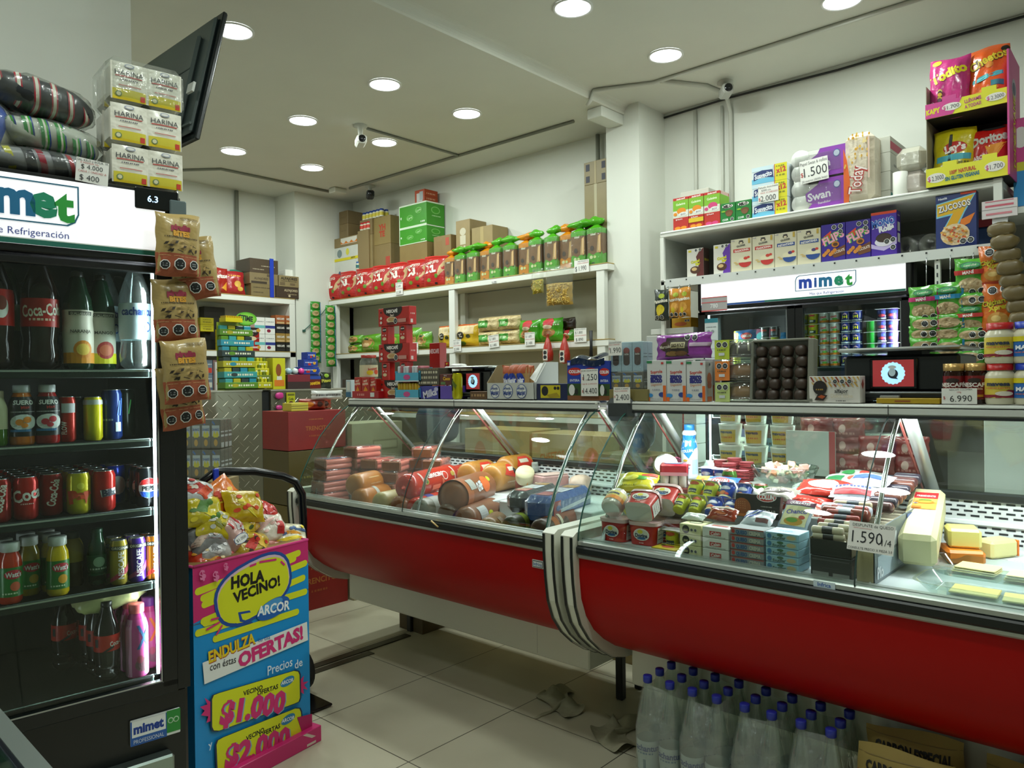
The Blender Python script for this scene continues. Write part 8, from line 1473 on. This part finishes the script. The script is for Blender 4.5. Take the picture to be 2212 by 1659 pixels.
dchip(YC-W*.23,GT+.006,W*.48,.262,'b01a14',[('t','Doritos',.5,.76,.17,'b8b8ac',.9,8,.05),('p',[(.42,.6),(.95,.66),(.6,.28)],'d8921c'),('t','SABOR',.25,.42,.08,'e8dcd8',.4,6,.03),('t','QUESO',.27,.33,.08,'e8dcd8',.4,6,.03),('e',.6,.97,.3,.05,'1a1614'),('o',.2,.08,.08)],154,'red tortilla chips bag on the lower tier, right',x=4.22)
put(carton('edge_box','box',.10,.2,.42,'c03a84',front=[('r',0,.0,1,.4,'2a8ac8'),('r',0,.4,1,.5,'c8c82a'),('t','8',.1,.75,.1,'1a1a1a',.3),('e',.3,.78,.35,.12,'d8d8d4')],h=.42)if 0 else carton('edge_box','box',.10,.2,.42,'c03a84',front=[('r',0,0,1,.4,'2a8ac8'),('r',0,.4,1,.5,'c8c82a'),('e',.3,.78,.35,.12,'d8d8d4')]),(4.42,(4.400,0.584,2.465)[1],2.22),RW,'pink and blue box cut by the right edge of the picture')
m=MB();m.box(-.30,.30,-.04,.3,0,.03,shw);tag(m.build('side_board',None,(4.36,.38,2.188),RW),'white board carrying the pink box at the right edge','shelf')
cb_=lambda c:[('p',[(.55,0),(1,0),(1,1),(.75,.9),(.55,.7),(.7,.4)],c),('r',.1,.88,.28,.95,'c8b82a'),('t','Cereal',.5,.55,.09,'c8c41a',.6,8,.06),('t','Bar',.66,.46,.09,'c8c41a',.4,8,.06),('e',.5,.25,.3,.13,'4a2a1a'),('e',.45,.28,.16,.06,'c8a870'),('o',.56,.93,.075),('o',.80,.94,.075)]
gx((2.260,2.033,0.113,0.201),.07,'d2cfc6','cereal_bar_box','white and brown cereal bar box, leftmost on the cereal shelf',z=GB,x=4.20,front=cb_('5a1c1a'),right=[('r',0,0,1,1,'3a2a24'),('t','CEREAL BAR',.5,.6,.08,'b8a81a',.8)],h=.175,cat='cereal bar box')
gx((2.085,2.035,0.107,0.201),.07,'d2cfc6','cereal_bar_box','white and purple cereal bar box beside the oat boxes',z=GB,x=4.20,front=cb_('5a2a9a'),h=.178,cat='cereal bar box')
oa=lambda c,s:[('r',.12,.60,.92,.70,c),('t',s,.52,.65,.06,'ece8e0',.7,4,.03),('e',.5,.88,.12,.045,'3a3430'),('e',.5,.87,.07,.03,'d8c8a8'),('e',.5,.93,.11,.02,'3a3430'),('t','QUAKER',.5,.79,.05,'3a3a38',.5,5,.03),('r',.84,.84,.93,.98,'b89a3a'),('e',.68,.28,.30,.15,c),('r',.36,.28,1,.45,'cfc8ae'),('e',.68,.35,.31,.075,'d8cfae'),('e',.72,.40,.10,.045,'c03a2a' if s[0]=='T' else '4a3a6a'),('e',.85,.42,.07,.035,'c0382a'),('e',.3,.25,.08,.02,'c8a860'),('e',.22,.3,.08,.015,'c8a860'),('l',.05,.2,.95,.02,'5a5a8a')]
for i,(r,c,s)in enumerate((((1.962,2.033,0.129,0.217),'b8302a','TRADICIONAL'),((1.829,2.035,0.129,0.207),'b8302a','TRADICIONAL'),((1.699,2.037,0.126,0.208),'24468a','INSTANTÁNEA'),((1.569,2.028,0.129,0.223),'24468a','INSTANTÁNEA'))):
    gx(r,.06,'cfc8ae','oats_box','cream oats box with a '+['red','red','blue','blue'][i]+' bowl, '+nth(i,4)+' of four',z=GB,x=4.20,front=oa(c,s),h=.195)
fl=[('p',[(.05,.45),(.4,.62),(.42,.82),(.1,.68)],'d8402a'),('t','FLIPS',.5,.64,.2,'4ab02a',.92,22,.10),('t','FLIPS',.5,.64,.2,'e8a0b8',.92,22,.04),('p',[(.35,.25),(1,.42),(1,.16),(.55,.1)],'6a3c1c'),('t','CHOCOLATE',.7,.26,.07,'e8dcd0',.55,14,.02)]+[('e',.12+.09*i,.2+.05*(i%3),.08,.05,'c8802a')for i in range(6)]+[('e',.6,.45,.16,.08,'b8701c'),('e',.6,.45,.1,.045,'4a2a14'),('o',.55,.90,.09),('o',.82,.91,.09),('o',.82,.77,.09)]
for i,r in enumerate(((1.438,2.033,0.126,0.224),(1.310,2.036,0.125,0.219))):gx(r,.07,'38268c','cereal_box','purple chocolate pillow cereal box, '+['left','right'][i]+' of two',z=GB,x=4.20,front=fl,h=.205)
mo=[('r',0,.94,1,1,'c8401c'),('p',[(0,.3),(.2,.25),(.8,.3),(1,.4),(1,.25),(.5,.12),(0,.2)],'b8a8d8'),('t','MONO',.48,.76,.16,'e0e4f0',.92,8,.09),('t','MONO',.48,.765,.16,'2a5ab0',.92,8,.05),('t','Rolls',.6,.63,.13,'e4e4ec',.6,8,.06),('e',.5,.40,.32,.12,'2e201c'),('e',.5,.32,.36,.10,'d8d4e0'),('e',.5,.40,.30,.09,'3a2820'),('o',.62,.32,.1),('o',.86,.35,.1),('o',.86,.18,.1)]
gx((1.183,2.033,0.123,0.239),.07,'48289a','cereal_box','purple cereal box with chocolate rolls, right of the pillow cereal',z=GB,x=4.20,front=mo,right=[('r',.2,.55,.8,.75,'c8c8c0'),('r',.2,.3,.8,.5,'d8d8d0'),('l',.2,.8,.9,.03,'d8d0e0')],h=.23)
zu=[('p',[(.02,.57),(.02,.84),(.99,.96),(.72,.63)],'7ac0d8'),('p',[(.78,.72),(.5,.30),(.14,.30),(.40,.62)],'7ac0d8'),('p',[(.04,.60),(.04,.82),(.95,.935),(.70,.66)],'d8ac1c'),('p',[(.74,.71),(.46,.33),(.2,.33),(.44,.64)],'dda61c'),('p',[(.62,.50),(.97,.60),(.84,.42),(.6,.36)],'e0781c'),('t','ZUCOSOS',.46,.765,.115,'14204a',.80,9,.07),('t','ZUCOSOS',.46,.77,.115,'ece8e0',.80,9,.03),('r',.62,.96,1,1,'c8401c'),('t','Nestlé',.18,.93,.04,'e8ecf2',.3,4,.02),('e',.48,.24,.36,.2,'e0c8a0')]
r_=random.Random(6)
for i in range(60):
    a,q=r_.uniform(0,6.3),sqrt(r_.random());zu.append(('e',.48+.33*q*cos(a),.25+.17*q*sin(a),.035,.02,r_.choice(['d8a04a','e0b870','c8802a','c85a2a','e8d8b0'])))
zu+=[('o',.70,.09,.075),('o',.88,.10,.075)]
gx((0.850,2.029,0.174,0.262),.05,'1c2f6c','cereal_box','big blue cereal box with a yellow lightning bolt',z=GB,x=4.175,front=zu,h=.262)
m=MB();m.T=Matrix.Rotation(pi/2,4,'X');
for i in range(2):m.T=Matrix.Translation((-.06+.12*i,0,.06))@Matrix.Rotation(pi/2,4,'X');m.lathe([(.022,-.05),(.055,-.05),(.055,.05),(.022,.05),(.022,-.05)],mt('8c8c82',.6),24,cap=False)
m.T=None;m.box(-.12,.12,-.055,.055,0,.118,mt('e6e8e4',.1,0,'film'),.02);tag(m.build('paper_roll_pack',None,(4.42,(4.400,1.067,2.151)[1],GB),RW),'film wrapped paper rolls lying in the shade between the cereal boxes','paper rolls')
m=MB();m.box(-.05,.05,-.05,.05,0,.12,mt('28406a',.4),.01);m.box(-.03,.05,-.05,.04,.12,.16,P('8a2028'));tag(m.build('dark_box',None,(4.45,.78,GB),RW),'blue and red box in the shade behind the seed strip','box')
m=MB();S=lambda u,v,o:((u-.5)*.165,-o,v*.085);m.box(-.0825,.0825,0,.001,0,.085,P('a8a4a4',.5));m.art(S,.165,.085,[('r',0,.94,1,1,'c85a5a'),('r',0,0,1,.08,'c85a5a'),('r',0,.6,1,.66,'c85a5a'),('t','780',.5,.38,.3,'d8d8d8',.3,0,.03)]);tag(m.build('price_sheet',None,(4.154,(4.150,2.114,1.863)[1],(4.150,2.115,1.816)[2]),RW),'faded price sheet with red borders taped on the lit fridge sign','notice')
m=MB();S=lambda u,v,o:((u-.5)*.085,-o,v*.26);m.box(-.0425,.0425,0,.001,0,.26,P('c8d0d2',.5));m.art(S,.085,.26,[('r',0,.9,1,1,'2a7a8a'),('l',.1,.9,.8,.02,'6a7278'),('e',.3,.7,.12,.035,'8a9298'),('e',.6,.7,.12,.035,'8a9298'),('l',.1,.9,.5,.015,'8a9298'),('l',.1,.9,.3,.015,'8a9298'),('l',.1,.9,.1,.015,'8a9298')]);tag(m.build('info_sheet',None,(4.155,(4.150,2.135,1.657)[1],(4.150,2.136,1.514)[2]),RW),'white information sheet with a teal head on the left fridge door','notice')
def fpot(body,A,lid='c8ccd0',R=.029,H=.056):
    return pot(body,A,lid,R,H)
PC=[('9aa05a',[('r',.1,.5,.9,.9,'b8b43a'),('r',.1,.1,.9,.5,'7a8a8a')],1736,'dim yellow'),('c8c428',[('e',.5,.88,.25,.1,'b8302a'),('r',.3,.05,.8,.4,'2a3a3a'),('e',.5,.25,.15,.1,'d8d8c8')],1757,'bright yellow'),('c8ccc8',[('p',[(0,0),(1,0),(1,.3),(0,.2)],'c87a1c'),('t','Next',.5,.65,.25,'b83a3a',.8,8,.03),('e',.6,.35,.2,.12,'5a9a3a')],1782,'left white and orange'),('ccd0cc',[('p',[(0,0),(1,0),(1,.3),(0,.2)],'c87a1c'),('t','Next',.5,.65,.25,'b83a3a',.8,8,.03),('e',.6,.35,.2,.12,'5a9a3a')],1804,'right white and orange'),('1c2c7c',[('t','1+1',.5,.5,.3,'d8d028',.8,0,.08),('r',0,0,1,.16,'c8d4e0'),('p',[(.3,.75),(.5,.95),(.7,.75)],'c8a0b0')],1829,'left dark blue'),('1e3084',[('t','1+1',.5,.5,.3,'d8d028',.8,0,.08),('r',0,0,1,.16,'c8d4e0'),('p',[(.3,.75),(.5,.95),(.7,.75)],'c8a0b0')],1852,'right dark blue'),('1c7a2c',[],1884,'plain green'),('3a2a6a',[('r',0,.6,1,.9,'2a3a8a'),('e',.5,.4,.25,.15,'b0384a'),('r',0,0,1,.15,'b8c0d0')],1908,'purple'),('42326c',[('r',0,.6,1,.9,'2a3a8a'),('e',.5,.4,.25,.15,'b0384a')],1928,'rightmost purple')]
for ci,(c,A,pxx,nm)in enumerate(PC):
    yc=2.19-(pxx-1518)*.00265
    yc={1736:(4.260,1.625,1.637),1757:(4.260,1.571,1.634),1782:(4.260,1.508,1.631),1804:(4.260,1.453,1.629),1829:(4.260,1.393,1.626),1852:(4.260,1.338,1.623),1884:(4.260,1.263,1.620),1908:(4.260,1.208,1.617),1928:(4.260,1.163,1.615)}[pxx][1]
    for k_ in range(5):
        if nm=='plain green' and k_==4:continue
        put(fpot(c,A),(4.26,yc,1.474+.0592*k_),RW,nm+' yogurt pot stack in the fridge, '+['bottom','second','third','fourth','top'][k_]+' pot')
FP=lambda pxx:2.19-(pxx-1518)*.00265
put(bag('sliced_cheese_pack','cheese pack',.14,.10,.03,'2560a0',[('p',[(0,0),(.2,0),(.25,1),(0,1)],'c8c41c'),('e',.6,.65,.25,.2,'b82820'),('t','COLUN',.6,.65,.14,'e8e8e8',.4,0,.04),('r',.25,.1,1,.45,'2a6a3a'),('e',.8,.2,.1,.1,'c8c8c0')],160),(4.27,(4.260,1.976,1.681)[1],1.60),RW,'blue and green sliced cheese pack behind the left fridge door')
put(carton('fridge_box','box',.30,.22,.12,'5a6a60',front=[('r',0,0,.3,1,'3a4a44')]),(4.38,(4.260,1.976,1.681)[1],1.474),RW,'dim box under the cheese pack in the left of the fridge')
put(carton('pink_box','box',.16,.06,.09,'5a1c3a',front=[('e',.5,.5,.25,.3,'2a8a8a')]),(4.40,(4.260,1.912,1.759)[1],1.72-.1),RW,'dark pink box high in the left of the fridge')
for i,(pp_,nm,c)in enumerate((((4.260,1.848,1.647),'left','a8acac'),((4.260,1.793,1.645),'right','b8b8b4'))):
    for k_ in range(4):put(fpot([c,c,'b8bc2a' if i else '8a9090','3a4444'][k_],[('e',.5,.7,.3,.12,'b8302a'),('r',.2,.1,.8,.4,'5a6a7a')],R=.024),(4.26,pp_[1],1.474+.0592*k_),RW,'silver pot, '+nm+' pile behind the left door, '+['bottom','second','third','top'][k_]+' pot')
put(bottle('milk_bottle',.026,.20,'2a80c8','2a80c8','yog',capr=.015,kind=''),(4.26,(4.260,1.739,1.642)[1],1.474),RW,'bright blue yogurt bottle beside the fridge door divider')
put(bag('snack_bag','snack bag',.05,.10,.03,'8a2030',[('e',.5,.5,.2,.2,'c8c0b0')],161),(4.24,(4.240,2.064,1.629)[1],1.474),RW,'red bag at the left of the fridge');put(bag('snack_bag','snack bag',.045,.12,.02,'b8bc1c',[('t','PACK',.5,.6,.12,'a83a1a',.8),('t','12',.5,.4,.2,'a83a1a',.6)],162),(4.22,(4.220,2.004,1.612)[1],1.50),RW,'narrow yellow bag beside the cheese pack in the fridge')
for j in range(2):
    for i in range(5):put(carton('shelf_pack','food pack',.16,.1,.16,['5a5a52','3a4a6a','6a3a34','8a8470','2a3a30'][(i+j)%5],front=[('r',.1,.2,.9,.7,['a8a89a','c8c8b8','b8a890','6a8a9a','a85a4a'][(i*2+j)%5]),('l',.2,.8,.5,.08,'3a3a3a')]),(4.30,2.02-.20*i,[1.204,.954][j]),RW,'dim food pack on the %s fridge shelf, %s'%(['third','lowest visible'][j],nth(i,5)))
pl=lambda c:[('e',.6,.78,.2,.08,'9aa82a'),('t','Platanitos',.5,.62,.11,'e0dccb',.95,6,.03),('e',.5,.35,.3,.16,c),('e',.4,.25,.15,.1,'c8b020'),('o',.25,.1,.12),('o',.6,.1,.12)]
hb=[((2.450,1.779,0.099,0.193),'182420','c8b41c','black plantain snack bag hanging left of the fridge',4.12),((2.357,1.793,0.093,0.176),'b87a20','c8923a','orange plantain snack bag hanging beside the black one',4.13),((2.283,1.788,0.082,0.180),'b87a20','c8923a','orange plantain snack bag hanging nearest the fridge sign',4.105)]
for i,(r,c,c2_,lab,x)in enumerate(hb):put(bag('snack_bag','snack bag',round(r[2],3),round(r[3],3),.04,c,pl(c2_),165+i),(x,r[0],r[1]),RW,lab)
m=MB();m.tube([(4.15,2.42,1.99),(4.13,2.42,1.955)],.003,chrome,5);m.tube([(4.15,2.34,1.99),(4.13,2.34,1.955)],.003,chrome,5);m.tube([(4.15,2.27,1.99),(4.12,2.27,1.955)],.003,chrome,5);m.box(4.128,4.134,2.24,2.46,1.953,1.957,chrome);tag(m.build('hook_rail'),'small metal hooks under the grocery shelf holding the plantain bags','hook rail')
gx((2.399,1.716,0.147,0.055),.16,'c8941c','biscuit_box','yellow biscuit box lying below the plantain bags',x=4.26,z=(4.300,2.400,1.722)[1]if 0 else 1.735,cat='biscuit box',front=[('e',.5,.4,.3,.2,'b85a1c'),('o',.75,.7,.05),('o',.88,.7,.05)],h=.065)
put(carton('wall_cabinet','cabinet',.30,.35,.035,'c8cac4'),(4.36,2.42,1.698),RW,'narrow white shelf below the plantain bags')
put(carton('dark_tin','tin',.06,.08,.08,'4a4434'),(4.30,2.49,1.735),RW,'small dark tin left of the yellow biscuit box')
def nut_strip(pxc,tops,label,col,band,w=.15,seed=0,x=4.12):
    """tops: list of (z_top, height, full front?)"""
    t=thing('nut_bag_strip',label,'snack strip',(x,pxc,0),RW)
    for i,(zt_,h,full)in enumerate(tops):
        m=MB();S=bagS(w,h,.055,seed+i);g=mt(col,.25,0,'foil');m.T=Matrix.Translation((.004*sin(i*2.3),-.010*(i%2)-.012*(len(tops)-i)*0,zt_-h))@Matrix.Rotation(radians(6),4,'X')
        m.grid(lambda u,v:S(u,v,0),12,14,g);m.grid(lambda u,v:S(1-u,v,0,True),8,8,g)
        A=[('e',.48,.30 if full else.48,.38,.20 if full else.30,'b8a27a')]
        r_=random.Random(i+seed)
        for k in range(26):A.append(('e',.48+.30*r_.uniform(-1,1),(.30 if full else.48)+(.14 if full else.2)*r_.uniform(-1,1),.035,.028,r_.choice(['cdb88e','9a8058','d8c8a0','ae946a'])))
        if full:A+=[('e',.5,.82,.32,.09,'2a6a4a'),('e',.5,.82,.28,.06,'3f9a5a'),('t','CentroSol',.5,.82,.05,'d8e4c8',.5,4,.02),('r',.0,.58,1,.70,band),('t','MANÍ',.45,.64,.08,'ece8e4',.7,4,.03)]
        if 'right' in label:A+=[('o',.55,.12 if full else.5,.10),('o',.82,.14 if full else.52,.10)]
        A.append(('r',.93,.05,.99,.9,band));m.art(S,w,h,A,d0=.0016,curved=True);m.build('peanut_bag',t)
    z1=tops[0][0];m=MB();m.tube([(0,.02,z1-.02),(0,.03,2.0)],.002,chrome,5);m.build('hook',t)
zz=lambda p:p[2]
nut_strip((4.120,0.974,1.693)[1],[(zz((4.120,0.973,1.856)),.175,1),(zz((4.120,0.974,1.715)),.085,0),(zz((4.120,0.975,1.663)),.08,0),(zz((4.120,0.975,1.606)),.085,0)],'green strip of unsalted peanut bags, first right of the fridge','4aa028','b82a6a',.14,0)
nut_strip((4.120,0.870,1.686)[1],[(zz((4.120,0.868,1.860)),.175,1),(zz((4.120,0.870,1.717)),.085,0),(zz((4.120,0.870,1.659)),.08,0),(zz((4.120,0.871,1.601)),.10,0)],'green strip of salted peanut bags, second from the fridge','4aa028','2a88b8',.14,10)
nut_strip((4.120,0.773,1.680)[1],[(zz((4.120,0.771,1.968)),.18,1),(zz((4.120,0.772,1.811)),.08,0),(zz((4.120,0.772,1.756)),.15,1),(zz((4.120,0.773,1.647)),.075,0),(zz((4.120,0.774,1.597)),.08,0),(zz((4.120,0.774,1.544)),.08,0)],'green strip of peanut bags with red bands, right of the first two','4aa028','b8302a',.14,20)
t=thing('snack_strip','orange strip of crunchy snack bags beside the mayonnaise jars','snack strip',(4.10,(4.100,0.675,1.822)[1],0),RW)
for i,(zt_,h)in enumerate(((zz((4.100,0.679,2.013)),.19),(zz((4.100,0.673,1.843)),.24))):
    m=MB();m.T=Matrix.Translation((.012*i,-.01*i,zt_-h));S=bagS(.135,h,.05,44+i);g=mt('c8641a',.25,0,'foil');m.grid(lambda u,v:S(u,v,0),12,12,g);m.grid(lambda u,v:S(1-u,v,0,True),8,8,g)
    m.art(S,.135,h,[('t','Chicharrón',.5,.62,.10,'14120e',.95,10,.07),('t','Chicharrón',.5,.625,.10,'c8b81c',.95,10,.03),('t','Xpress',.55,.52,.10,'c8b81c',.7,10,.05),('e',.5,.28,.32,.14,'c08a3a'),('e',.45,.3,.15,.06,'d8b870'),('r',0,0,1,.12,'b03a1c'),('o',.35,.84,.13),('o',.72,.86,.13)],d0=.0016,curved=True);m.build('snack_bag',t)
m=MB();m.tube([(0,.02,zz((4.100,0.679,2.013))-.02),(0,.03,2.01)],.002,chrome,5);m.build('hook',t)
t=thing('seed_strip','long hanging strip of small brown seed bags with white header cards','snack strip',(4.0,(4.000,0.640,2.164)[1],0),RW)
P0_=(4.000,0.640,2.122);P1_=(4.000,0.586,1.662)
m=MB();m.box(-.068,.068,-.012,0,(4.000,0.640,2.122)[2],(4.000,0.639,2.201)[2],P('d0c8c8'));m.art(lambda u,v,o:(-.068+.136*u,-.012-o,(4.000,0.640,2.122)[2]+.09*v),.136,.09,[('r',.1,.55,.9,.65,'c05a6a'),('r',.1,.8,.9,.84,'c05a6a'),('r',0,.42,1,.44,'8a8484'),('r',.12,.15,.85,.25,'c87a84')]);m.build('header_card',t)
for i in range(9):
    z=P0_[2]-.055-.058*i;m=MB();m.T=Matrix.Translation((.006+.0105*i,-.01*(i%2),z));m.grid(blobS(.056-.001*i,.022,.034,50+i,.08),18,10,mt('6a5a34',.4,0,'mottle'),wrap=True);m.build('seed_bag',t)
m=MB();m.box(-.03,.03,0,.004,P0_[2],2.06,P('d0d0d0'));m.build('hang_tab',t)
for i in range(4):put(carton('side_shelf_pack','food pack',.13,.12,.14,['2c5a2a','3a3a34','2a2a2a','4a4a40'][i],front=[('r',.1,.2,.9,.7,'5a5a50')]),(4.55,.93-.15*i,1.632),RW,'dim pack on the side shelf behind the peanut strips, '+nth(i,4))
# under the right case: water packs and charcoal
wb=bottle('water_bottle',.0385,.395,'f0f6f2','22309a',label=(.20,.46,'b9c6cc'),kind='pet',lab_ang=2.6,lab_art=[('t','cachantun',.5,.78,.2,'1c3f8a',.95,0,.03),('l',.2,.8,.6,.06,'5a7a9a'),('r',.4,.1,.5,.4,'5a7a8a')])
packs=[(2.24,1.405),(2.24,1.234),(2.24,1.052),(2.24,.875)]
k=0
for pi_,(x,y)in enumerate(packs):
    pn=['first water pack','second water pack','third water pack','fourth water pack'][pi_]
    for i in range(3):
        for j in range(2):
            put(wb,(x+.08*i,y-.087*j,.002),RW+.3,'blue capped water bottle, %s %s of the %s'%(['front','middle','back'][i],['left','right'][j],pn),'bottled water packs under the right case')
    m=MB();a=pi_*1.3
    def Fs(u,v,x=x,y=y,a=a):
        th=2*pi*u;e=lambda q:abs(q)**.35*(1 if q>0 else-1);k_=1-.30*max(0,v-.62)/.38+.012*sin(9*th+a+6*v)+.01*sin(17*th)*(v)
        zz=v*.365+.01*sin(3*th+a)*(v>.9)
        return(.08+.124*k_*e(cos(th)),-.044+.086*k_*e(sin(th)),.001+zz)
    m.grid(Fs,56,16,mt('eef2ec',.12,0,'film',.16),wrap=True);tag(m.build('shrink_wrap',None,(x,y,.0)),'loose clear shrink wrap around the '+pn+' of water bottles','plastic wrap')
ca_=[('t','CARBON ESPECIAL',.5,.87,.075,'1a1814',.8,0,.05),('r',0,.60,1,.80,'a8281a'),('t','PARA ASADOS',.5,.70,.13,'c8a86a',.9,0,.05),('l',.1,.9,.3,.05,'6a5a3a'),('r',0,.945,1,.95,'7a6638')]
def paper_bag(w,h,t_,seed):
    return bag('charcoal_bag','charcoal bag',w,h,t_,'a08a4a',ca_,seed,k='card',r=.8)
for i,(x,y,w,h,rz,ry,lab)in enumerate([(2.27,.60,.24,.372,.12,-3,'kraft paper charcoal bag in front, lettering facing the aisle'),(2.37,.60,.25,.395,.1,0,'kraft paper charcoal bag in the shade behind the front one'),(2.30,.33,.26,.36,.1,0,'kraft paper charcoal bag at the bottom right corner'),(2.38,.29,.26,.385,.1,0,'kraft paper charcoal bag in the dark at the far right')]):
    o=put(paper_bag(w,h,.09,140+i),(x,y,.004),RW+rz,lab)
# chest freezer corner in the foreground
t=thing('chest_freezer','corner of a low chest freezer with a grey rim in the near left foreground','freezer',(0,0,0))
A0=Vector((0.376,1.549,0.860));A1=Vector((0.367,1.246,0.860));d=(A1-A0).normalized();n_=Vector((-d.y,d.x,0))
if n_.dot(Vector((-.3,-1,0)))<0:n_=-n_
P0=A0-d*.35;P1=A1+d*.12
def strip_box(m,a0,a1,z0,z1,mat):
    q=[P0+n_*a0,P1+n_*a0,P1+n_*a1,P0+n_*a1];m.add([(p.x,p.y,z0)for p in q]+[(p.x,p.y,z1)for p in q],[(0,1,2,3),(4,5,6,7),(0,1,5,4),(1,2,6,5),(2,3,7,6),(3,0,4,7)],mat)
m=MB();strip_box(m,.0,.028,.80,.86,mt('7d857f',.4,.3));m.build('rim',t)
m=MB();strip_box(m,.028,.034,.80,.858,mt('10161e',.3));m.build('gasket',t)
m=MB();strip_box(m,.0,.30,.0,.80,mt('8e948e',.4));m.build('cabinet',t)
m=MB();strip_box(m,.034,.30,.852,.856,mt('e4efe9',.02,0,'glass'));m.build('glass_lid',t)
m=MB();strip_box(m,.04,.29,.8005,.81,mt('26407a',.4,0,'mottle'));m.build('frozen_goods',t)
